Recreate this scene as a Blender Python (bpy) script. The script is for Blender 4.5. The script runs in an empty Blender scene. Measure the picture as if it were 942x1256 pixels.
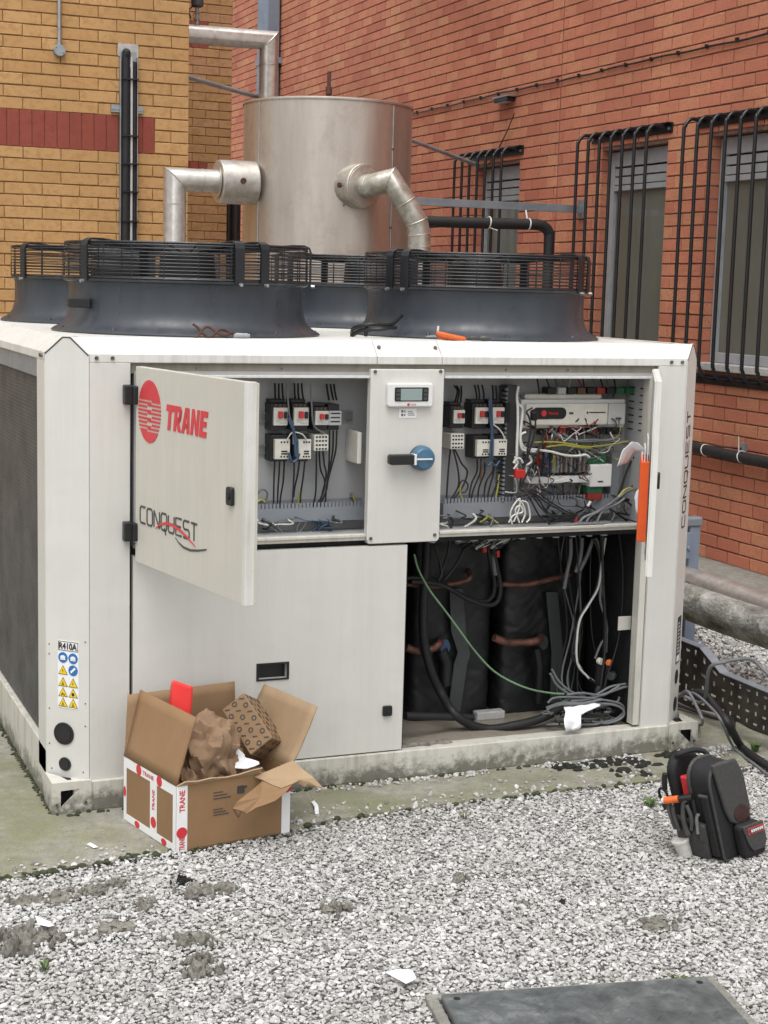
import bpy, bmesh, math, random
import numpy as np
from mathutils import Vector, Matrix, noise as mnoise
R = math.radians
random.seed(7)
scene = bpy.context.scene
col = scene.collection

# ------------------------------------------------------------------ camera
def make_camera():
    roll, pitch, yaw = R(1.537), R(8.2515), R(22.646)
    c, s = math.cos, math.sin
    fwd = Vector((s(yaw)*c(pitch), c(yaw)*c(pitch), -s(pitch)))
    right = Vector((c(yaw), -s(yaw), 0))
    up = right.cross(fwd)
    r2 = right*c(roll) + up*s(roll)
    u2 = up*c(roll) - right*s(roll)
    cam = bpy.data.cameras.new('camera')
    cam.sensor_fit = 'VERTICAL'; cam.sensor_height = 36; cam.sensor_width = 27
    cam.lens = 54.9; cam.clip_start = .05; cam.clip_end = 400
    o = bpy.data.objects.new('camera', cam); col.objects.link(o)
    m = Matrix((r2, u2, -fwd)).transposed().to_4x4()
    m.translation = Vector((0, 0, 1.6))
    o.matrix_world = m
    scene.camera = o
make_camera()

# ------------------------------------------------------------------ sky, sun, exposure
SUN_EL, SUN_AZ = R(68), R(212)          # high overcast sun; azimuth clockwise from +Y: behind and left of the viewer
world = bpy.data.worlds.new('World'); scene.world = world; world.use_nodes = True
nt = world.node_tree; nt.nodes.clear()
sky = nt.nodes.new('ShaderNodeTexSky'); sky.sky_type = 'NISHITA'; sky.sun_disc = False
sky.sun_elevation = SUN_EL; sky.sun_rotation = SUN_AZ; sky.air_density = 1.0; sky.dust_density = 4.0
hs = nt.nodes.new('ShaderNodeHueSaturation'); hs.inputs['Saturation'].default_value = .12
bg = nt.nodes.new('ShaderNodeBackground'); bg.inputs['Strength'].default_value = .15
wo = nt.nodes.new('ShaderNodeOutputWorld')
nt.links.new(sky.outputs[0], hs.inputs['Color']); nt.links.new(hs.outputs[0], bg.inputs[0]); nt.links.new(bg.outputs[0], wo.inputs[0])
sl = bpy.data.lights.new('sun', 'SUN'); sl.energy = 1.0; sl.angle = R(60); sl.color = (1, .98, .945)
so = bpy.data.objects.new('sun', sl); col.objects.link(so)
sd = Vector((math.sin(SUN_AZ)*math.cos(SUN_EL), math.cos(SUN_AZ)*math.cos(SUN_EL), math.sin(SUN_EL)))
so.rotation_euler = sd.to_track_quat('Z', 'Y').to_euler(); so.location = (-3, -3, 12)
vs = scene.view_settings
vs.view_transform = 'Standard'; vs.look = 'None'; vs.gamma = 1; vs.use_curve_mapping = False
vs.exposure = 0.60

# ------------------------------------------------------------------ materials
MATS = {}
def newmat(name):
    m = bpy.data.materials.new(name); m.use_nodes = True
    t = m.node_tree
    b = t.nodes['Principled BSDF']
    MATS[name] = m
    return m, t, b
def rgba(c): return (c[0], c[1], c[2], 1)
def N(t, kind, **kw):
    n = t.nodes.new(kind)
    for k, v in kw.items():
        if k in n.inputs: n.inputs[k].default_value = v
        else: setattr(n, k, v)
    return n
def L(t, a, b): t.links.new(a, b)
def pos(t, scale=(1, 1, 1)):
    g = N(t, 'ShaderNodeNewGeometry'); mp = N(t, 'ShaderNodeMapping'); mp.inputs['Scale'].default_value = scale
    L(t, g.outputs['Position'], mp.inputs['Vector']); return mp.outputs[0]
def noise(t, vec, scale, detail=4, rough=.55, dist=0):
    n = N(t, 'ShaderNodeTexNoise'); n.inputs['Scale'].default_value = scale; n.inputs['Detail'].default_value = detail
    n.inputs['Roughness'].default_value = rough; n.inputs['Distortion'].default_value = dist
    L(t, vec, n.inputs['Vector']); return n.outputs['Fac']
def ramp(t, fac, stops):
    r = N(t, 'ShaderNodeValToRGB'); e = r.color_ramp.elements
    while len(e) < len(stops): e.new(.5)
    for i, (p, c) in enumerate(stops):
        e[i].position = p; e[i].color = rgba(c) if hasattr(c, '__len__') else (c, c, c, 1)
    L(t, fac, r.inputs[0]); return r.outputs[0]
def mix(t, fac, a, b, mode='MIX'):
    n = N(t, 'ShaderNodeMix', data_type='RGBA', blend_type=mode)
    for sock, v in ((n.inputs[0], fac), (n.inputs[6], a), (n.inputs[7], b)):
        if isinstance(v, (int, float)): sock.default_value = v
        elif isinstance(v, tuple): sock.default_value = rgba(v)
        else: L(t, v, sock)
    return n.outputs[2]
def bump(t, b, h, strength, dist=.002):
    n = N(t, 'ShaderNodeBump'); n.inputs['Strength'].default_value = strength; n.inputs['Distance'].default_value = dist
    L(t, h, n.inputs['Height']); L(t, n.outputs[0], b.inputs['Normal'])
def math_(t, op, a, b=0.0, clamp=False):
    n = N(t, 'ShaderNodeMath', operation=op); n.use_clamp = clamp
    for i, v in enumerate((a, b)):
        if isinstance(v, (int, float)): n.inputs[i].default_value = v
        else: L(t, v, n.inputs[i])
    return n.outputs[0]
def sc(c, k): return tuple(min(1, x*k) for x in c)
def M(name, c, rough=.5, metal=0, var=.12, scale=6, stretch=(1, 1, 1), bmp=0, bscale=80, c2=None, rvar=.1, spec=.5, sheen=0):
    """plain procedural material: noise-mottled colour, uneven gloss, fine relief"""
    m, t, b = newmat(name)
    v = pos(t, stretch)
    f = noise(t, v, scale, 5, .6)
    c2 = c2 or sc(c, 1-var*2)
    L(t, ramp(t, f, [(.32, c2), (.62, c)]), b.inputs['Base Color'])
    f2 = noise(t, v, scale*3.3, 3)
    L(t, ramp(t, f2, [(.3, max(.04, rough-rvar)), (.7, min(1, rough+rvar))]), b.inputs['Roughness'])
    b.inputs['Metallic'].default_value = metal
    b.inputs['Specular IOR Level'].default_value = spec
    if bmp: bump(t, b, noise(t, pos(t), bscale, 5, .65), bmp)
    return m

def paint_mat(name, c, grime=(.30, .27, .21), amount=.55, streak=9.0, rough=.38):
    """weathered off-white powder coat: faint vertical runs, specks, splash dirt low down"""
    m, t, b = newmat(name)
    big = noise(t, pos(t), 2.2, 5, .6)
    st = noise(t, pos(t, (1, 1, .06)), streak*4, 5, .7)
    spk = noise(t, pos(t), 130, 3, .7)
    base = ramp(t, big, [(.3, sc(c, .9)), (.7, c)])
    a = ramp(t, math_(t, 'MULTIPLY', st, big), [(.22, 0.0), (.46, amount*.75)])
    o = mix(t, a, base, grime)
    sp = ramp(t, math_(t, 'ADD', math_(t, 'MULTIPLY', spk, .8), math_(t, 'MULTIPLY', noise(t, pos(t), 11, 4, .7), .2)), [(.63, 0.0), (.70, amount)])
    o = mix(t, sp, o, sc(grime, .7))
    g = N(t, 'ShaderNodeSeparateXYZ'); L(t, pos(t), g.inputs[0])
    low = math_(t, 'MULTIPLY', math_(t, 'SUBTRACT', .15, g.outputs[2], True), 6.5, True)
    mud = noise(t, pos(t), 34, 6, .72)
    f = ramp(t, math_(t, 'MULTIPLY', low, math_(t, 'MULTIPLY', mud, math_(t, 'ADD', .55, noise(t, pos(t), 6, 4)))), [(.27, 0.0), (.46, .8)])
    o = mix(t, f, o, (.085, .08, .06))
    L(t, o, b.inputs['Base Color'])
    L(t, ramp(t, big, [(.3, rough+.12), (.7, rough)]), b.inputs['Roughness'])
    bump(t, b, noise(t, pos(t), 4.5, 3), .25, .02)
    return m

paint_mat('paint', (.65, .638, .60), amount=.22, streak=5)
paint_mat('paint_door', (.56, .535, .465), amount=.26, streak=10)
paint_mat('paint_grubby', (.62, .60, .54), grime=(.19, .18, .115), amount=.8)
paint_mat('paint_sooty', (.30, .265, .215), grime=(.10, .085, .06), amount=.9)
paint_mat('paint_roof', (.70, .69, .65), amount=.7, rough=.42)
M('cabinet_grey', (.40, .405, .41), .5, var=.06)
M('duct_grey', (.22, .235, .26), .5, var=.05)
M('slate_plastic', (.030, .037, .047), .42, var=.14, scale=7, stretch=(1, 1, .35), bmp=.05, bscale=25, rvar=.16, c2=(.046, .052, .060))
M('black_plastic', (.012, .012, .013), .42, var=.1)
M('black_rubber', (.014, .014, .015), .62, var=.15, bmp=.1, bscale=40)
M('black_steel', (.013, .014, .017), .38, var=.2, bmp=.1, bscale=90)
M('dark_void', (.012, .012, .012), .9)
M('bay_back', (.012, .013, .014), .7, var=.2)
M('jacket', (.010, .011, .0125), .46, var=.2, scale=10, bmp=.12, bscale=16)
M('strap_grey', (.052, .058, .060), .6, var=.15)
M('galv', (.42, .44, .45), .42, .75, var=.14, scale=14, rvar=.12)
M('galv_rail', (.30, .335, .37), .5, .55, var=.1, scale=10)
M('blue_grey', (.20, .245, .31), .5, var=.08)
M('tray_steel', (.085, .072, .062), .55, .3, var=.3, scale=12, bmp=.12, c2=(.03, .027, .025))
M('tray_edge', (.33, .38, .43), .45, .6, var=.12)
M('screw', (.20, .19, .17), .45, .8, var=.3, scale=60)
M('copper', (.20, .085, .06), .5, .4, var=.25, scale=26, c2=(.06, .032, .028))
M('rust', (.115, .045, .03), .75, .2, var=.3, scale=70, bmp=.4)
M('cream_plastic', (.66, .64, .57), .45, var=.06, scale=30)
M('white_plastic', (.72, .72, .70), .42, var=.05)
M('pale_grey_plastic', (.50, .50, .49), .45, var=.06)
M('lcd', (.26, .33, .32), .2, var=.05)
M('red_plastic', (.55, .03, .025), .4, var=.1)
M('red_print', (.60, .035, .045), .45, var=.05)
M('charcoal_print', (.055, .055, .055), .5, var=.1)
M('blue_plastic', (.055, .145, .235), .38, var=.1, scale=30)
M('blue_cable', (.045, .085, .15), .5)
M('green_wire', (.16, .27, .15), .5)
M('green_plastic', (.02, .14, .06), .45)
M('yellow_green', (.38, .36, .06), .5)
M('white_cable', (.62, .62, .58), .5, var=.08)
M('grey_cable', (.15, .155, .16), .52, var=.1)
M('black_cable', (.012, .012, .013), .45, var=.1)
M('red_cable', (.32, .03, .025), .5)
M('brown_cable', (.12, .06, .03), .5)
M('label_white', (.80, .80, .79), .5, var=.03)
M('label_blue', (.02, .15, .42), .45, var=.05)
M('label_yellow', (.80, .56, .02), .45, var=.05)
M('label_black', (.015, .015, .015), .5)
M('paper', (.82, .83, .85), .7, var=.04, bmp=.05)
M('orange_card', (.85, .115, .015), .5, var=.06)
M('red_card', (.90, .05, .045), .5, var=.05)
M('orange_grip', (.75, .15, .03), .45, var=.1, scale=30)
M('glass_dark', (.165, .17, .145), .10, var=.25, scale=1.2, stretch=(1, 1, .6), rvar=.04, spec=.8, c2=(.125, .13, .105))
M('window_frame', (.36, .37, .385), .45, var=.08, scale=10)
M('window_sill', (.48, .48, .47), .6, var=.15, scale=20)
M('cable_tie', (.72, .72, .68), .5)
M('mud', (.23, .215, .185), .95, var=.3, scale=40, bmp=.9, bscale=120, c2=(.095, .087, .072))
M('moss', (.055, .065, .028), .95, var=.35, scale=60, bmp=.8, bscale=160, c2=(.018, .02, .012))
M('black_moss', (.020, .020, .015), .95, var=.35, scale=60, bmp=.9, bscale=160)
M('grass', (.10, .17, .045), .7, var=.3, scale=80)
M('nylon_black', (.014, .0145, .017), .75, var=.25, scale=200, bmp=.35, bscale=420)
M('nylon_grey', (.062, .061, .058), .72, var=.2, scale=160, bmp=.35, bscale=420)
M('leather', (.055, .018, .015), .55, var=.3, scale=60, bmp=.2)
M('tool_steel', (.16, .16, .155), .38, .8, var=.2, scale=30)
M('cup_white', (.62, .61, .56), .5, var=.12, scale=30)

def coil_mat():
    m, t, b = newmat('coil_fins')
    w = N(t, 'ShaderNodeTexWave', wave_type='BANDS', bands_direction='Z'); w.inputs['Scale'].default_value = 26; w.inputs['Distortion'].default_value = .6
    L(t, pos(t, (1, 1, 1)), w.inputs['Vector'])
    n = noise(t, pos(t), 7, 6, .7)
    c = ramp(t, n, [(.3, (.050, .050, .051)), (.7, (.125, .124, .123))])
    c = mix(t, math_(t, 'MULTIPLY', w.outputs['Fac'], .15), c, (.03, .03, .03))
    L(t, c, b.inputs['Base Color']); b.inputs['Roughness'].default_value = .6; b.inputs['Metallic'].default_value = .3
    bump(t, b, w.outputs['Fac'], .2, .004)
coil_mat()

def metal_clad(name, c, c2, streak=(1, 1, .12), scale=9, rough=.42, metal=.85, grime=(.16, .125, .085), amount=.5):
    m, t, b = newmat(name)
    a = noise(t, pos(t, streak), scale, 6, .65)
    g = noise(t, pos(t), 5, 6, .7, .4)
    sp = noise(t, pos(t), 170, 2, .5)
    o = ramp(t, a, [(.3, c2), (.66, c)])
    o = mix(t, ramp(t, g, [(.5, 0.0), (.75, amount)]), o, grime)
    L(t, o, b.inputs['Base Color']); b.inputs['Metallic'].default_value = metal
    L(t, ramp(t, math_(t, 'ADD', math_(t, 'MULTIPLY', g, .6), math_(t, 'MULTIPLY', sp, .4)), [(.3, rough-.1), (.7, rough+.16)]), b.inputs['Roughness'])
    bump(t, b, noise(t, pos(t), 60, 4), .10, .004)
metal_clad('tank_clad', (.60, .54, .485), (.47, .41, .355), metal=.92, rough=.42, grime=(.32, .25, .19), amount=.5)
metal_clad('pipe_clad', (.66, .63, .59), (.46, .43, .39), streak=(1, 1, 1), scale=22, metal=.85, rough=.4, grime=(.17, .15, .10), amount=.5)
metal_clad('pipe_mossy', (.60, .57, .51), (.36, .335, .28), streak=(1, 1, 1), scale=26, metal=.8, rough=.42, grime=(.15, .14, .08), amount=.8)
def lagging():
    m, t, b = newmat('foil_lagging')
    n = noise(t, pos(t, (1, .5, 1)), 14, 7, .72, .5)
    mo = noise(t, pos(t), 5.5, 5, .7)
    o = ramp(t, n, [(.27, (.075, .07, .062)), (.46, (.27, .26, .235)), (.68, (.66, .65, .62))])
    o = mix(t, ramp(t, mo, [(.54, 0.0), (.66, .6)]), o, (.14, .145, .06))
    L(t, o, b.inputs['Base Color']); b.inputs['Metallic'].default_value = .3
    L(t, ramp(t, n, [(.3, .75), (.7, .38)]), b.inputs['Roughness'])
    bump(t, b, noise(t, pos(t, (1, .6, 1)), 26, 6, .7, .6), .8, .02)
lagging()

def brick_mat(name, tones, mott, fine=0.5, wav=False, bstr=.5):
    m, t, b = newmat(name)
    oi = N(t, 'ShaderNodeObjectInfo'); at = N(t, 'ShaderNodeAttribute', attribute_name='tone')
    rnd = math_(t, 'FRACT', math_(t, 'ADD', oi.outputs['Random'], at.outputs['Fac']))
    n = len(tones)
    c = ramp(t, rnd, [(i/(n-1), x) for i, x in enumerate(tones)])
    n1 = noise(t, pos(t), 42 if wav else 26, 5, .65, 2.2 if wav else .2)
    n2 = noise(t, pos(t), 190, 3, .7)
    c = mix(t, ramp(t, n1, [(.38, .8), (.52, 0.0)]), c, mott)
    c = mix(t, ramp(t, n2, [(.60, 0.0), (.74, fine)]), c, sc(tones[0], .38))
    big = noise(t, pos(t), 1.1, 4, .6)
    c = mix(t, ramp(t, big, [(.35, .34), (.6, 0.0)]), c, sc(tones[0], .55))
    L(t, c, b.inputs['Base Color']); b.inputs['Roughness'].default_value = .88
    h = math_(t, 'ADD', noise(t, pos(t, (1, 1, 1.6)), 34 if wav else 60, 5, .65, 2.2 if wav else 0), math_(t, 'MULTIPLY', n2, .4))
    bump(t, b, h, bstr, .006)
brick_mat('brick_red', [(.45, .148, .090), (.56, .205, .118), (.59, .232, .130), (.61, .280, .150), (.54, .190, .114), (.60, .255, .142), (.50, .168, .102), (.62, .310, .160)], (.46, .145, .086), .22, True, .75)
brick_mat('brick_yellow', [(.47, .270, .105), (.51, .300, .122), (.54, .320, .136), (.49, .280, .112)], (.42, .230, .09), .5, False, .4)
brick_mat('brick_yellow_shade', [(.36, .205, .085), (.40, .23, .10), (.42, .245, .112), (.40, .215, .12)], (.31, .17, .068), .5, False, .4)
brick_mat('brick_soldier', [(.27, .060, .040), (.29, .068, .044), (.255, .058, .04)], (.23, .052, .036), .3, False, .3)
M('mortar_dark', (.22, .125, .092), .95, var=.25, scale=40, bmp=.6, bscale=200)
M('mortar_tan', (.34, .205, .09), .95, var=.25, scale=40, bmp=.6, bscale=200)

def concrete_mat(name, c, green, amt):
    m, t, b = newmat(name)
    n1 = noise(t, pos(t), 3.2, 6, .7); n2 = noise(t, pos(t), 22, 6, .75); n3 = noise(t, pos(t), 160, 3, .7)
    o = ramp(t, n2, [(.34, sc(c, .45)), (.62, c)])
    o = mix(t, ramp(t, math_(t, 'ADD', math_(t, 'MULTIPLY', n1, .7), math_(t, 'MULTIPLY', n2, .3)), [(.40, 0.0), (.58, amt)]), o, green)
    o = mix(t, ramp(t, noise(t, pos(t), 7, 6, .75), [(.45, 0.0), (.7, .55)]), o, sc(c, .42))
    o = mix(t, ramp(t, n3, [(.56, 0.0), (.66, .75)]), o, sc(c, .22))
    L(t, o, b.inputs['Base Color']); b.inputs['Roughness'].default_value = .9
    bump(t, b, math_(t, 'ADD', n2, math_(t, 'MULTIPLY', n3, .5)), .7, .008)
concrete_mat('concrete_mossy', (.42, .40, .35), (.165, .17, .075), .78)
concrete_mat('concrete_strip', (.36, .35, .32), (.17, .165, .12), .5)

def gravel_mat():
    m, t, b = newmat('gravel_stone')
    at = N(t, 'ShaderNodeAttribute', attribute_name='tone')
    c = ramp(t, at.outputs['Fac'], [(0, (.10, .097, .09)), (.2, (.25, .246, .237)), (.45, (.41, .406, .398)), (.8, (.56, .557, .548)), (1, (.74, .738, .73))])
    n = noise(t, pos(t), 120, 4, .7)
    c = mix(t, ramp(t, n, [(.35, .45), (.6, 0.0)]), c, (.22, .20, .17))
    c = mix(t, ramp(t, noise(t, pos(t), 2.6, 6, .7), [(.42, 0.0), (.70, .55)]), c, (.30, .285, .25))
    L(t, c, b.inputs['Base Color']); b.inputs['Roughness'].default_value = .85
    bump(t, b, noise(t, pos(t), 300, 3), .3, .002)
    m, t, b = newmat('gravel_bed')
    v = N(t, 'ShaderNodeTexVoronoi'); v.inputs['Scale'].default_value = 75; L(t, pos(t), v.inputs['Vector'])
    c = ramp(t, v.outputs['Color'], [(.1, (.17, .165, .155)), (.9, (.50, .49, .47))])
    L(t, c, b.inputs['Base Color']); b.inputs['Roughness'].default_value = .95
    bump(t, b, v.outputs['Distance'], .8, .01)
gravel_mat()

def card_mat(name, c, c2):
    m, t, b = newmat(name)
    w = noise(t, pos(t, (1, 1, 1)), 9, 5, .6); f = noise(t, pos(t, (1, 1, 5)), 90, 3, .6)
    o = ramp(t, w, [(.3, c2), (.7, c)])
    o = mix(t, math_(t, 'MULTIPLY', f, .22), o, sc(c2, .7))
    L(t, o, b.inputs['Base Color']); b.inputs['Roughness'].default_value = .82
    bump(t, b, f, .12, .002)
card_mat('cardboard', (.29, .172, .085), (.245, .142, .068))
card_mat('cardboard_inner', (.32, .205, .112), (.27, .168, .088))
card_mat('cardboard_pale', (.42, .295, .178), (.35, .238, .138))
card_mat('kraft', (.30, .195, .118), (.235, .148, .086))
def cover_mat():
    m, t, b = newmat('cover_plate')
    n = noise(t, pos(t), 9, 7, .75, .3); v = N(t, 'ShaderNodeTexVoronoi', feature='DISTANCE_TO_EDGE'); v.inputs['Scale'].default_value = 28
    L(t, pos(t), v.inputs['Vector'])
    o = ramp(t, n, [(.3, (.050, .060, .060)), (.52, (.13, .145, .145)), (.72, (.30, .315, .31))])
    L(t, o, b.inputs['Base Color']); b.inputs['Metallic'].default_value = .35
    L(t, ramp(t, n, [(.3, .38), (.7, .62)]), b.inputs['Roughness'])
    bump(t, b, v.outputs['Distance'], .35, .003)
cover_mat()
# ------------------------------------------------------------------ mesh helpers
V = Vector
class F:
    """a flat frame in the place: origin, two axes, outward normal = u x v"""
    def __init__(s, o, u, v=(0, 0, 1)):
        s.o = V(o); s.u = V(u).normalized(); s.v = V(v).normalized(); s.n = s.u.cross(s.v).normalized()
    def p(s, a, b, d=0): return s.o + s.u*a + s.v*b + s.n*d
FRONT = F((0, 4.55, 0), (1, 0, 0))       # the chiller's front plane, a = world x, b = world z
WORLD_ORIGIN = {}
class MB:
    def __init__(s): s.v = []; s.f = []; s.at = []
    def add(s, vs, fs):
        k = len(s.v); s.v += [tuple(q) for q in vs]; s.f += [tuple(i+k for i in f) for f in fs]; return s
    def box(s, x0, x1, y0, y1, z0, z1):
        v = [(x, y, z) for z in (z0, z1) for y in (y0, y1) for x in (x0, x1)]
        return s.add(v, [(0, 2, 3, 1), (4, 5, 7, 6), (0, 1, 5, 4), (2, 6, 7, 3), (0, 4, 6, 2), (1, 3, 7, 5)])
    def prism(s, fr, pts, d0, d1):
        if d0 > d1: d0, d1 = d1, d0
        ar = sum(pts[i][0]*pts[(i+1) % len(pts)][1]-pts[(i+1) % len(pts)][0]*pts[i][1] for i in range(len(pts)))
        if ar < 0: pts = pts[::-1]
        n = len(pts)
        v = [fr.p(a, b, d0) for a, b in pts] + [fr.p(a, b, d1) for a, b in pts]
        return s.add(v, [tuple(range(n-1, -1, -1)), tuple(range(n, 2*n))] + [(i, (i+1) % n, n+(i+1) % n, n+i) for i in range(n)])
    def rect(s, fr, a0, a1, b0, b1, d0, d1): return s.prism(fr, [(a0, b0), (a1, b0), (a1, b1), (a0, b1)], d0, d1)
    def rrect(s, fr, a0, a1, b0, b1, d0, d1, r, n=5):
        pts = []
        for cx, cy, t0 in ((a1-r, b1-r, 0), (a0+r, b1-r, 90), (a0+r, b0+r, 180), (a1-r, b0+r, 270)):
            for i in range(n+1):
                t = R(t0+90*i/n); pts.append((cx+r*math.cos(t), cy+r*math.sin(t)))
        return s.prism(fr, pts, d0, d1)
    def disc(s, fr, a, b, ra, rb, d0, d1, n=32): return s.prism(fr, [(a+ra*math.cos(2*math.pi*i/n), b+rb*math.sin(2*math.pi*i/n)) for i in range(n)], d0, d1)
    def ribbon(s, fr, pts, w, d0, d1):
        """a stroke of width w along a 2D polyline (lettering); w may be a list"""
        P = [V((a, b)) for a, b in pts]; n = len(P); lft = []; rgt = []
        for i in range(n):
            d = (P[min(i+1, n-1)]-P[max(i-1, 0)]).normalized(); nn = V((-d.y, d.x)); ww = (w[i] if hasattr(w, '__len__') else w)/2
            lft.append(P[i]+nn*ww); rgt.append(P[i]-nn*ww)
        for i in range(n-1): s.prism(fr, [tuple(rgt[i]), tuple(rgt[i+1]), tuple(lft[i+1]), tuple(lft[i])], d0, d1)
        return s
    def tube(s, pts, r, n=8, caps=True, closed=False):
        P = [V(q) for q in pts]; m = len(P); base = len(s.v)
        prev = None; rings = []
        for i in range(m):
            if closed: d = (P[(i+1) % m]-P[i-1])
            else: d = P[min(i+1, m-1)]-P[max(i-1, 0)]
            if d.length < 1e-9: d = V((0, 0, 1))
            d.normalize()
            if prev is None:
                a = V((0, 0, 1)) if abs(d.z) < .9 else V((1, 0, 0)); e = d.cross(a).normalized()
            else:
                e = (prev - d*prev.dot(d)); e = e.normalized() if e.length > 1e-6 else d.orthogonal().normalized()
            prev = e; g = d.cross(e); rr = r[i] if hasattr(r, '__len__') else r
            rings.append([P[i]+(e*math.cos(2*math.pi*k/n)+g*math.sin(2*math.pi*k/n))*rr for k in range(n)])
        vs = [q for ring in rings for q in ring]; fs = []
        for i in range(m if closed else m-1):
            j = (i+1) % m
            for k in range(n): fs.append((i*n+k, i*n+(k+1) % n, j*n+(k+1) % n, j*n+k))
        if caps and not closed: fs += [tuple(range(n-1, -1, -1)), tuple((m-1)*n+k for k in range(n))]
        return s.add(vs, fs)
    def cyl(s, p0, p1, r, r1=None, n=20): return s.tube([p0, p1], [r, r1 if r1 is not None else r], n)
    def lathe(s, c, prof, n=48, axis=(0, 0, 1), close=False):
        ax = V(axis).normalized(); e = ax.orthogonal().normalized(); g = ax.cross(e); c = V(c); m = len(prof)
        vs = [c+ax*z+(e*math.cos(2*math.pi*k/n)+g*math.sin(2*math.pi*k/n))*r for r, z in prof for k in range(n)]
        fs = [(i*n+k, i*n+(k+1) % n, (i+1)*n+(k+1) % n, (i+1)*n+k) for i in range(m-1) for k in range(n)]
        return s.add(vs, fs)
    def grid(s, fn, nu, nv):
        vs = [fn(i/nu, j/nv) for j in range(nv+1) for i in range(nu+1)]
        fs = [(j*(nu+1)+i, j*(nu+1)+i+1, (j+1)*(nu+1)+i+1, (j+1)*(nu+1)+i) for j in range(nv) for i in range(nu)]
        return s.add(vs, fs)
    def build(s, name, mat, parent=None, smooth=None, bevel=0, bseg=2, solid=0, subsurf=0, weld=False, origin=None):
        if parent is None:
            if origin is None:
                xs, ys, zs = zip(*s.v); origin = ((min(xs)+max(xs))/2, (min(ys)+max(ys))/2, min(zs))
        else: origin = WORLD_ORIGIN[parent]
        me = bpy.data.meshes.new(name)
        ox, oy, oz = origin
        me.from_pydata([(x-ox, y-oy, z-oz) for x, y, z in s.v], [], s.f); me.update()
        bm = bmesh.new(); bm.from_mesh(me)
        if weld: bmesh.ops.remove_doubles(bm, verts=bm.verts, dist=1e-5)
        bmesh.ops.recalc_face_normals(bm, faces=bm.faces); bm.to_mesh(me); bm.free()
        for mm in (mat if isinstance(mat, (list, tuple)) else [mat]): me.materials.append(MATS[mm])
        if smooth is not None:
            me.polygons.foreach_set('use_smooth', [True]*len(me.polygons)); me.set_sharp_from_angle(angle=R(smooth))
        o = bpy.data.objects.new(name, me); col.objects.link(o)
        WORLD_ORIGIN[o] = tuple(origin)
        if parent is None: o.location = origin
        else: o.parent = parent
        if solid:
            md = o.modifiers.new('thickness', 'SOLIDIFY'); md.thickness = solid; md.offset = 0
        if bevel:
            md = o.modifiers.new('edge', 'BEVEL'); md.width = bevel; md.segments = bseg; md.limit_method = 'ANGLE'; md.angle_limit = R(40)
        if subsurf:
            md = o.modifiers.new('round', 'SUBSURF'); md.levels = subsurf; md.render_levels = subsurf
        return o
def mb(): return MB()
def tag(o, label=None, cat=None, group=None, kind=None):
    if label: o['label'] = label
    if cat: o['category'] = cat
    if group: o['group'] = group
    if kind: o['kind'] = kind
    return o
def thing(name, label, cat, loc, group=None):
    o = bpy.data.objects.new(name, None); col.objects.link(o); o.location = loc; o.empty_display_size = .1
    WORLD_ORIGIN[o] = tuple(loc)
    return tag(o, label, cat, group)
def smoothline(pts, k=6):
    """Catmull-Rom through the given points"""
    P = [V(p) for p in pts]
    if len(P) < 3: return P
    Q = [P[0]*2-P[1]] + P + [P[-1]*2-P[-2]]; out = []
    for i in range(1, len(Q)-2):
        a, b, c, d = Q[i-1], Q[i], Q[i+1], Q[i+2]
        for j in range(k):
            t = j/k; out.append(.5*((2*b)+(c-a)*t+(2*a-5*b+4*c-d)*t*t+(3*b-a-3*c+d)*t**3))
    out.append(P[-1]); return out
def wire(pts, r, mat, parent, name='wire', n=6, k=6, **kw):
    return mb().tube(smoothline(pts, k), r, n).build(name, mat, parent, smooth=60, **kw)
def jig(p, s): return (p[0]+random.uniform(-s, s), p[1]+random.uniform(-s, s), p[2]+random.uniform(-s, s))
_txt = {}
def text2d(body, bold=0.0, shear=0.0):
    """outline of a word as flat polygons, width normalised to 1 unit of cap height"""
    key = (body, bold, shear)
    if key in _txt: return _txt[key]
    cu = bpy.data.curves.new('t', 'FONT'); cu.body = body; cu.offset = bold; cu.shear = shear; cu.fill_mode = 'FRONT'; cu.resolution_u = 3
    o = bpy.data.objects.new('t', cu); col.objects.link(o)
    bpy.context.view_layer.update()
    me = o.evaluated_get(bpy.context.evaluated_depsgraph_get()).to_mesh()
    vs = [(v.co.x, v.co.y) for v in me.vertices]; fs = [tuple(p.vertices) for p in me.polygons]
    bpy.data.objects.remove(o); bpy.data.curves.remove(cu)
    x0 = min(v[0] for v in vs); x1 = max(v[0] for v in vs); y0 = min(v[1] for v in vs); y1 = max(v[1] for v in vs)
    _txt[key] = ([((x-x0)/(x1-x0), (y-y0)/(y1-y0)) for x, y in vs], fs)
    return _txt[key]
def text(m, fr, body, a0, a1, b0, b1, d, bold=0.0, shear=0.0, slope=0.0):
    vs, fs = text2d(body, bold, shear)
    m.add([fr.p(a0+x*(a1-a0), b0+y*(b1-b0)+slope*x, d) for x, y in vs], fs); return m
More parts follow.
